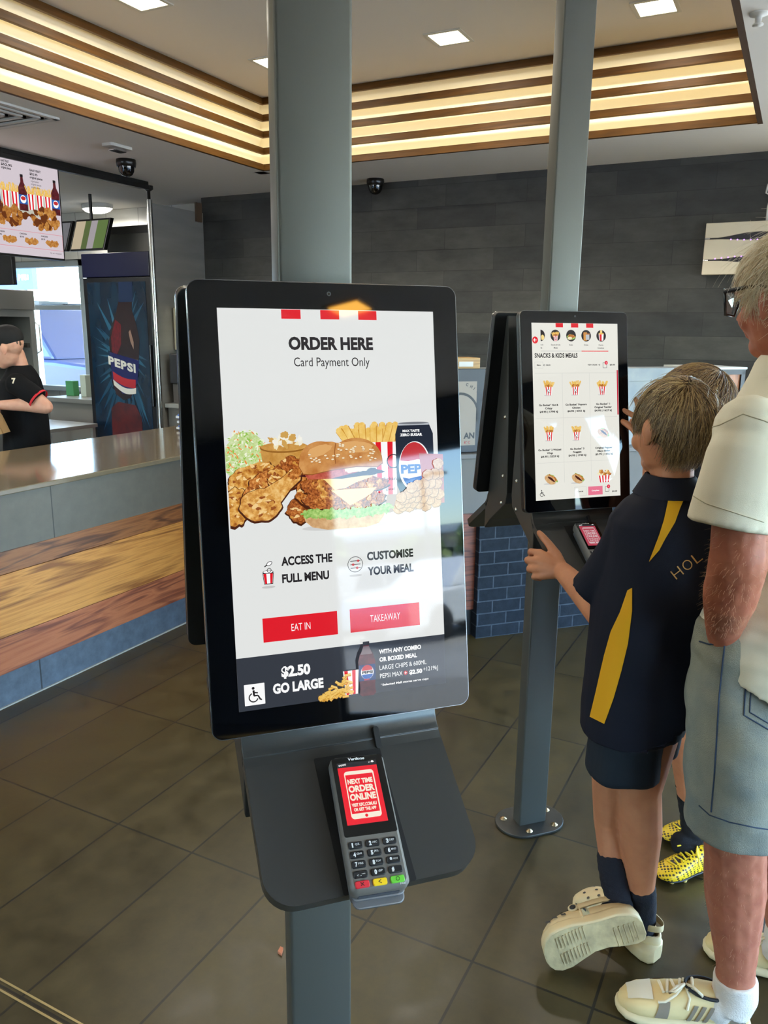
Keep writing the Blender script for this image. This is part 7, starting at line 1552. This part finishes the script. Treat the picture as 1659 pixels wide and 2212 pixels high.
def football_boot(p, xf, L_):
    st = [(-0.49, 0.04, 0.06, 0.17), (-0.46, 0.095, 0.05, 0.25), (-0.38, 0.118, 0.04, 0.30), (-0.24, 0.118, 0.04, 0.31), (-0.10, 0.118, 0.04, 0.33), (0.02, 0.126, 0.04, 0.285), (0.14, 0.145, 0.04, 0.24), (0.26, 0.156, 0.04, 0.20), (0.36, 0.145, 0.05, 0.165), (0.43, 0.115, 0.06, 0.14), (0.48, 0.065, 0.07, 0.115), (0.495, 0.025, 0.08, 0.10)]
    b = MB(); shoe_loft(b, xf, L_, st, 26); up = p.build('boot_upper', b, m_boot)
    b = MB(); shoe_loft(b, xf, L_, [(x, w * 1.0, z0 * 0.9, z0 + 0.03) for x, w, z0, z1 in st], 26); p.build('boot_sole', b, M('boot_sole_black', (20, 20, 22), 0.4), up)
    for (x, y) in ((0.32, 0.07), (0.32, -0.07), (0.16, 0.10), (0.16, -0.10), (-0.28, 0.07), (-0.28, -0.07), (-0.40, 0.06), (-0.40, -0.06)):
        b = MB(); b.lathe([(0.007, 0.0), (0.009, 0.05 * L_), (0, 0.05 * L_)], 10, 0, xf @ Matrix.Translation((x * L_, y * L_, -0.001))); p.build('stud', b, M('stud_cream', (216, 190, 110), 0.4), up)
    bv = BVHTree.FromPolygons([v.co + Vector((p.x, p.y, 0)) for v in up.data.vertices], [tuple(f.vertices) for f in up.data.polygons]); R3 = xf.to_3x3()
    def lay(x, y, off):
        h, n, i, ds = bv.ray_cast(xf @ Vector((x * L_, y * L_, 0.4)), R3 @ Vector((0, 0, -1)))
        return None if h is None else h + R3 @ Vector((0, 0, off))
    for k in range(6):
        b = MB(); x = 0.26 - 0.055 * k
        hs = [lay(x + 0.012, -0.045 + 0.09 * j / 6, 0.0008) for j in range(7)]; hs2 = [lay(x - 0.016, -0.045 + 0.09 * j / 6, 0.0008) for j in range(7)]
        if all(h is not None for h in hs + hs2): b.add(hs + hs2, [(j, j + 1, 8 + j, 7 + j) for j in range(6)], 0, True); p.build('tongue_gap', b, m_black, up)
    b = MB()
    for k in range(7):
        x = 0.285 - 0.055 * k
        hs = [lay(x + 0.022 * (j / 6 - 0.5) * (1 if k % 2 else -1), -0.06 + 0.12 * j / 6, 0.003) for j in range(7)]; hs = [h for h in hs if h is not None]
        if len(hs) > 2: b.tube(hs, 0.0024, 6)
    T = lambda x, y, z: xf @ Vector((x * L_, y * L_, z * L_))
    b.tube([T(-0.08, 0, 0.335), T(0.0, 0.08, 0.40), T(0.08, 0.16, 0.39), T(0.07, 0.18, 0.34), T(0.0, 0.10, 0.34), T(-0.08, 0.0, 0.335)], 0.0025, 6); b.tube([T(-0.08, 0, 0.335), T(-0.13, 0.10, 0.40), T(-0.22, 0.18, 0.38), T(-0.24, 0.16, 0.33), T(-0.15, 0.08, 0.33), T(-0.08, 0.0, 0.335)], 0.0025, 6); b.tube([T(-0.08, 0, 0.335), T(0.0, 0.12, 0.29), T(0.03, 0.16, 0.2)], 0.0022, 6); b.tube([T(-0.08, 0, 0.335), T(0.06, -0.05, 0.36), T(0.15, -0.08, 0.34)], 0.0022, 6)
    p.build('laces', b, m_lace, up)
football_boot(kid, frame_mat((0.905, 2.025, 0.0015), (-0.93, -0.36, 0.0), (0, 0, 1)), 0.245)
football_boot(kid, frame_mat((0.985, 2.19, 0.0015), (-0.97, -0.2, 0), (0, 0, 1)), 0.245)

# ------------------------------------------------------------------ worker behind the counter
wk_ = Person('worker in black polo and cap holding a paper bag behind the counter', -2.20, 4.76)
b = MB(); HW = (-2.215, 4.72, 1.418); FW = Vector((-0.93, -0.05, -0.30)).normalized()
atw, AW = head(b, HW, FW, (-0.25, 0, 1), 1.02)
ws, wf = (0.14, -0.99, 0), (-0.99, -0.14, 0); WC = Vector((-2.175, 4.78, 0)); WP = lambda l, f, z: tuple(WC + Vector(ws) * l + Vector(wf) * f + Vector((0, 0, z)))
limb(b, [WP(0, 0.02, 1.38), WP(0, 0, 1.30), WP(0, 0, 1.22)], [0.052, 0.050, 0.07])
torso(b, [(WP(0, 0, 1.26), 0.09, 0.06), (WP(0, 0, 1.21), 0.16, 0.09), (WP(0, 0, 1.0), 0.14, 0.105), (WP(0, 0, 0.85), 0.14, 0.11), (WP(0, 0, 0.72), 0.16, 0.12)], ws, wf)
limb(b, [(-2.13, 4.62, 1.215), (-2.03, 4.60, 1.14), (-1.965, 4.60, 1.085)], [0.052, 0.047, 0.042]); limb(b, [(-1.965, 4.60, 1.085), (-2.09, 4.58, 1.098), (-2.22, 4.565, 1.095)], [0.042, 0.038, 0.026])
ww = Vector((-2.22, 4.565, 1.095))
kw = [ww + Vector((-0.060, -0.012 + 0.006 * i, 0.018 - 0.018 * i)) for i in range(4)]
hand(b, ww, kw, [[k + Vector((-0.022, 0.002, -0.014)), k + Vector((-0.032, 0.010, -0.034)), k + Vector((-0.028, 0.02, -0.05))] for k in kw], [ww + Vector((-0.02, -0.024, -0.012)), ww + Vector((-0.036, -0.03, -0.034)), ww + Vector((-0.046, -0.026, -0.054))], 0.0088, 0.013, 0.022)
limb(b, [WP(-0.17, 0, 1.20), WP(-0.20, 0.05, 1.08), WP(-0.19, 0.10, 1.0)], [0.050, 0.045, 0.04]); limb(b, [WP(-0.19, 0.10, 1.0), WP(-0.10, 0.22, 1.0), WP(0.0, 0.28, 1.02)], [0.04, 0.035, 0.025])
w2 = Vector(WP(0.0, 0.28, 1.02)); k2_ = [w2 + Vector(ws) * 0.07 + Vector((0, 0, 0.024 - 0.016 * i)) for i in range(4)]
hand(b, w2, k2_, [[k + Vector(ws) * 0.03, k + Vector(ws) * 0.045 - Vector(wf) * 0.015, k + Vector(ws) * 0.04 - Vector(wf) * 0.03] for k in k2_], [w2 + Vector(ws) * 0.03 + Vector((0, 0, 0.035)), w2 + Vector(ws) * 0.05 + Vector((0, 0, 0.05)), w2 + Vector(ws) * 0.07 + Vector((0, 0, 0.05))], 0.0085, 0.013, 0.022)
limb(b, [WP(0.08, 0, 0.74), WP(0.085, 0.01, 0.45), WP(0.09, -0.01, 0.09)], [0.085, 0.055, 0.04]); limb(b, [WP(-0.08, 0, 0.74), WP(-0.085, 0.01, 0.45), WP(-0.09, -0.01, 0.09)], [0.085, 0.055, 0.04])
for s in (-0.09, 0.09): limb(b, [WP(s, -0.03, 0.05), WP(s, 0.06, 0.04), WP(s, 0.16, 0.032)], [0.034, 0.034, 0.028])
wk_.skin('body', b, sk_girl, 0.0045, 3); eyes(wk_, atw, 1.0)
cW = Vector(HW); m_cap = M('black_cap', (18, 18, 20), 0.8)
b = MB(); ellip(b, cW - AW[1] * 0.055 + AW[2] * 0.012, AW, (0.058, 0.048, 0.050)); wk_.skin('hair', b, hair_d[1], 0.005, 2)
b = MB(); ellip(b, cW + AW[2] * 0.045 - AW[1] * 0.012, AW, (0.084, 0.104, 0.082)); wk_.skin('cap', b, m_cap, 0.006, 1)
cap = [o for o in wk_.root.children if o.name.startswith('cap')][0]
b = MB(); pk = [[tuple(cW + AW[0] * (0.075 * sin(a) * g) + AW[1] * (0.075 + 0.085 * cos(a) * g * 0.9) + AW[2] * (0.036 - 0.02 * g)) for a in [(-pi / 2) + pi * i / 12 for i in range(13)]] for g in (0.4, 1.0)]
b.loft(pk, 0, False, True, closed=False); wk_.build('peak', b, m_cap, cap)
m_bp = M('black_polo', (16, 16, 18), 0.85, spec=0.2, bump=(700.0, 0.1))
b = MB(); WR = lambda z, rx, ry: oval(WP(0, 0, z), ws, wf, rx, ry, 32)
b.loft([WR(1.315, 0.058, 0.06), WR(1.27, 0.105, 0.082), WR(1.225, 0.18, 0.10), WR(1.13, 0.178, 0.118), WR(1.0, 0.165, 0.124), WR(0.85, 0.165, 0.128), WR(0.74, 0.172, 0.13)], 0, True, True)
b.ball((-2.128, 4.622, 1.212), 0.066, 12); b.tube([(-2.13, 4.622, 1.215), (-2.06, 4.605, 1.165), (-2.005, 4.60, 1.125)], [0.064, 0.064, 0.064], 18); b.ball(WP(-0.165, 0, 1.20), 0.06, 12); b.tube([WP(-0.16, 0, 1.20), WP(-0.20, 0.04, 1.09)], [0.06, 0.062], 18)
wk_.skin('polo_shirt', b, m_bp, 0.006, 2, fold_fn(0.006, 9, 9, 5, 27.0))
pol = [o for o in wk_.root.children if o.name.startswith('polo_shirt')][0]; bvw = BVHTree.FromPolygons([v.co + Vector((wk_.x, wk_.y, 0)) for v in pol.data.vertices], [tuple(f.vertices) for f in pol.data.polygons])
b = MB(); dd = Vector((0.055, -0.008, -0.04)).normalized(); xf = Matrix.Translation((-2.003, 4.602, 1.1235)) @ dd.to_track_quat('Z', 'Y').to_matrix().to_4x4()
b.lathe([(0.0655, -0.010), (0.0672, -0.010), (0.0672, 0.003), (0.0655, 0.003), (0.0655, -0.010)], 28, 0, xf, cap=False); wk_.build('sleeve_trim', b, M('trim_red', (206, 30, 44), 0.7), pol)
b = MB(); 
vs, fs, tw, th = text_geo('7', 0.05); hs = [wk_.hit((-2.166 + v[0] * 0.022 / tw, 1.212 + v[1] * 0.032 / th), 4.64, bvw, 0.003) for v in vs]
if all(h is not None for h in hs): b.add(hs, fs); wk_.build('emblem', b, M('emblem_pale', (226, 214, 190), 0.5), pol)
m_tr = M('black_trousers', (20, 20, 24), 0.8); b = MB(); b.loft([WR(0.80, 0.162, 0.122), WR(0.70, 0.162, 0.122)], 0, True, True)
for s in (-0.085, 0.085): b.loft([oval(WP(s, 0, 0.74), ws, wf, 0.085, 0.10, 26), oval(WP(s, 0.01, 0.45), ws, wf, 0.068, 0.072, 26), oval(WP(s, -0.01, 0.07), ws, wf, 0.062, 0.062, 26)], 0, True, True)
wk_.skin('trousers', b, m_tr, 0.007, 2)
for s in (-0.09, 0.09): b = MB(); shoe_loft(b, frame_mat(WP(s, 0.05, 0.001), wf, (0, 0, 1)), 0.26, [(-0.49, 0.06, 0.0, 0.2), (-0.4, 0.13, 0, 0.30), (-0.1, 0.13, 0, 0.32), (0.15, 0.16, 0, 0.24), (0.35, 0.155, 0, 0.19), (0.48, 0.07, 0.02, 0.12)], 22); wk_.build('shoe', b, m_black)
# the paper bag in the worker's hand
bg = thing('paper_bag', 'brown paper takeaway bag with red print held by the worker', 'bag', c2b(-2.245, 4.52), A_ROOM)
m_kraft = M('kraft_paper', (176, 136, 88), 0.8, var=(18, 0.15), bump=(40, 0.4))
sh = Matrix.Translation((-0.02, 0.0, 0.915)) @ Matrix.Rotation(radians(-16), 4, 'Y')
b = MB(); b.loft([[tuple(sh @ Vector(q)) for q in rr_] for rr_ in ([(-0.10, -0.05, 0), (0.10, -0.05, 0), (0.085, 0.0, 0), (0.10, 0.05, 0), (-0.10, 0.05, 0), (-0.085, 0.0, 0)], [(-0.095, -0.04, 0.10), (0.095, -0.04, 0.10), (0.07, 0.0, 0.10), (0.095, 0.04, 0.10), (-0.095, 0.04, 0.10), (-0.07, 0, 0.10)], [(-0.085, -0.012, 0.18), (0.085, -0.012, 0.18), (0.075, 0, 0.18), (0.085, 0.012, 0.18), (-0.085, 0.012, 0.18), (-0.075, 0, 0.18)])], 0, True, False); b.build('paper', m_kraft, bg)
b = MB()
for (x0, x1, z0, z1) in ((-0.07, -0.02, 0.04, 0.13), (0.0, 0.035, 0.05, 0.135), (0.05, 0.08, 0.045, 0.12)):
    yy = lambda z: -0.05 + (0.1 if z > 0.1 else z) * 0.1 + max(0, z - 0.1) * 0.35 - 0.0012
    b.add([sh @ Vector((x0, yy(z0), z0)), sh @ Vector((x1, yy(z0), z0)), sh @ Vector((x1 - 0.004, yy(z1), z1)), sh @ Vector((x0 + 0.004, yy(z1), z1))], [(0, 1, 2, 3)])
b.build('red_print', M('print_red', (206, 52, 44), 0.7), bg)

# ------------------------------------------------------------------ crumb and floor joint strips
cr = MB(); cr.prism([(-0.012, -0.004), (0.010, -0.006), (0.014, 0.002), (-0.002, 0.007)], 0.0005, 0.007); tag(cr.build('food_crumb', M('crumb', (196, 120, 84), 0.7), None, loc=(1.401, 1.0, 0), rot=(0, 0, 0.5)), 'small reddish food crumb on the floor left of the near post', 'crumb')
js = thing('floor_joint', 'pale metal movement joint strip across the floor at the bottom left corner', 'floor strip', (0, 0, 0))
for x in (0.990, 1.012): b = MB(); b.box((x, 1.26, 0.0002), (x + 0.005, 2.4, 0.0016)); b.build('strip', M('brass_strip', (196, 176, 128), 0.35, 0.8), js)
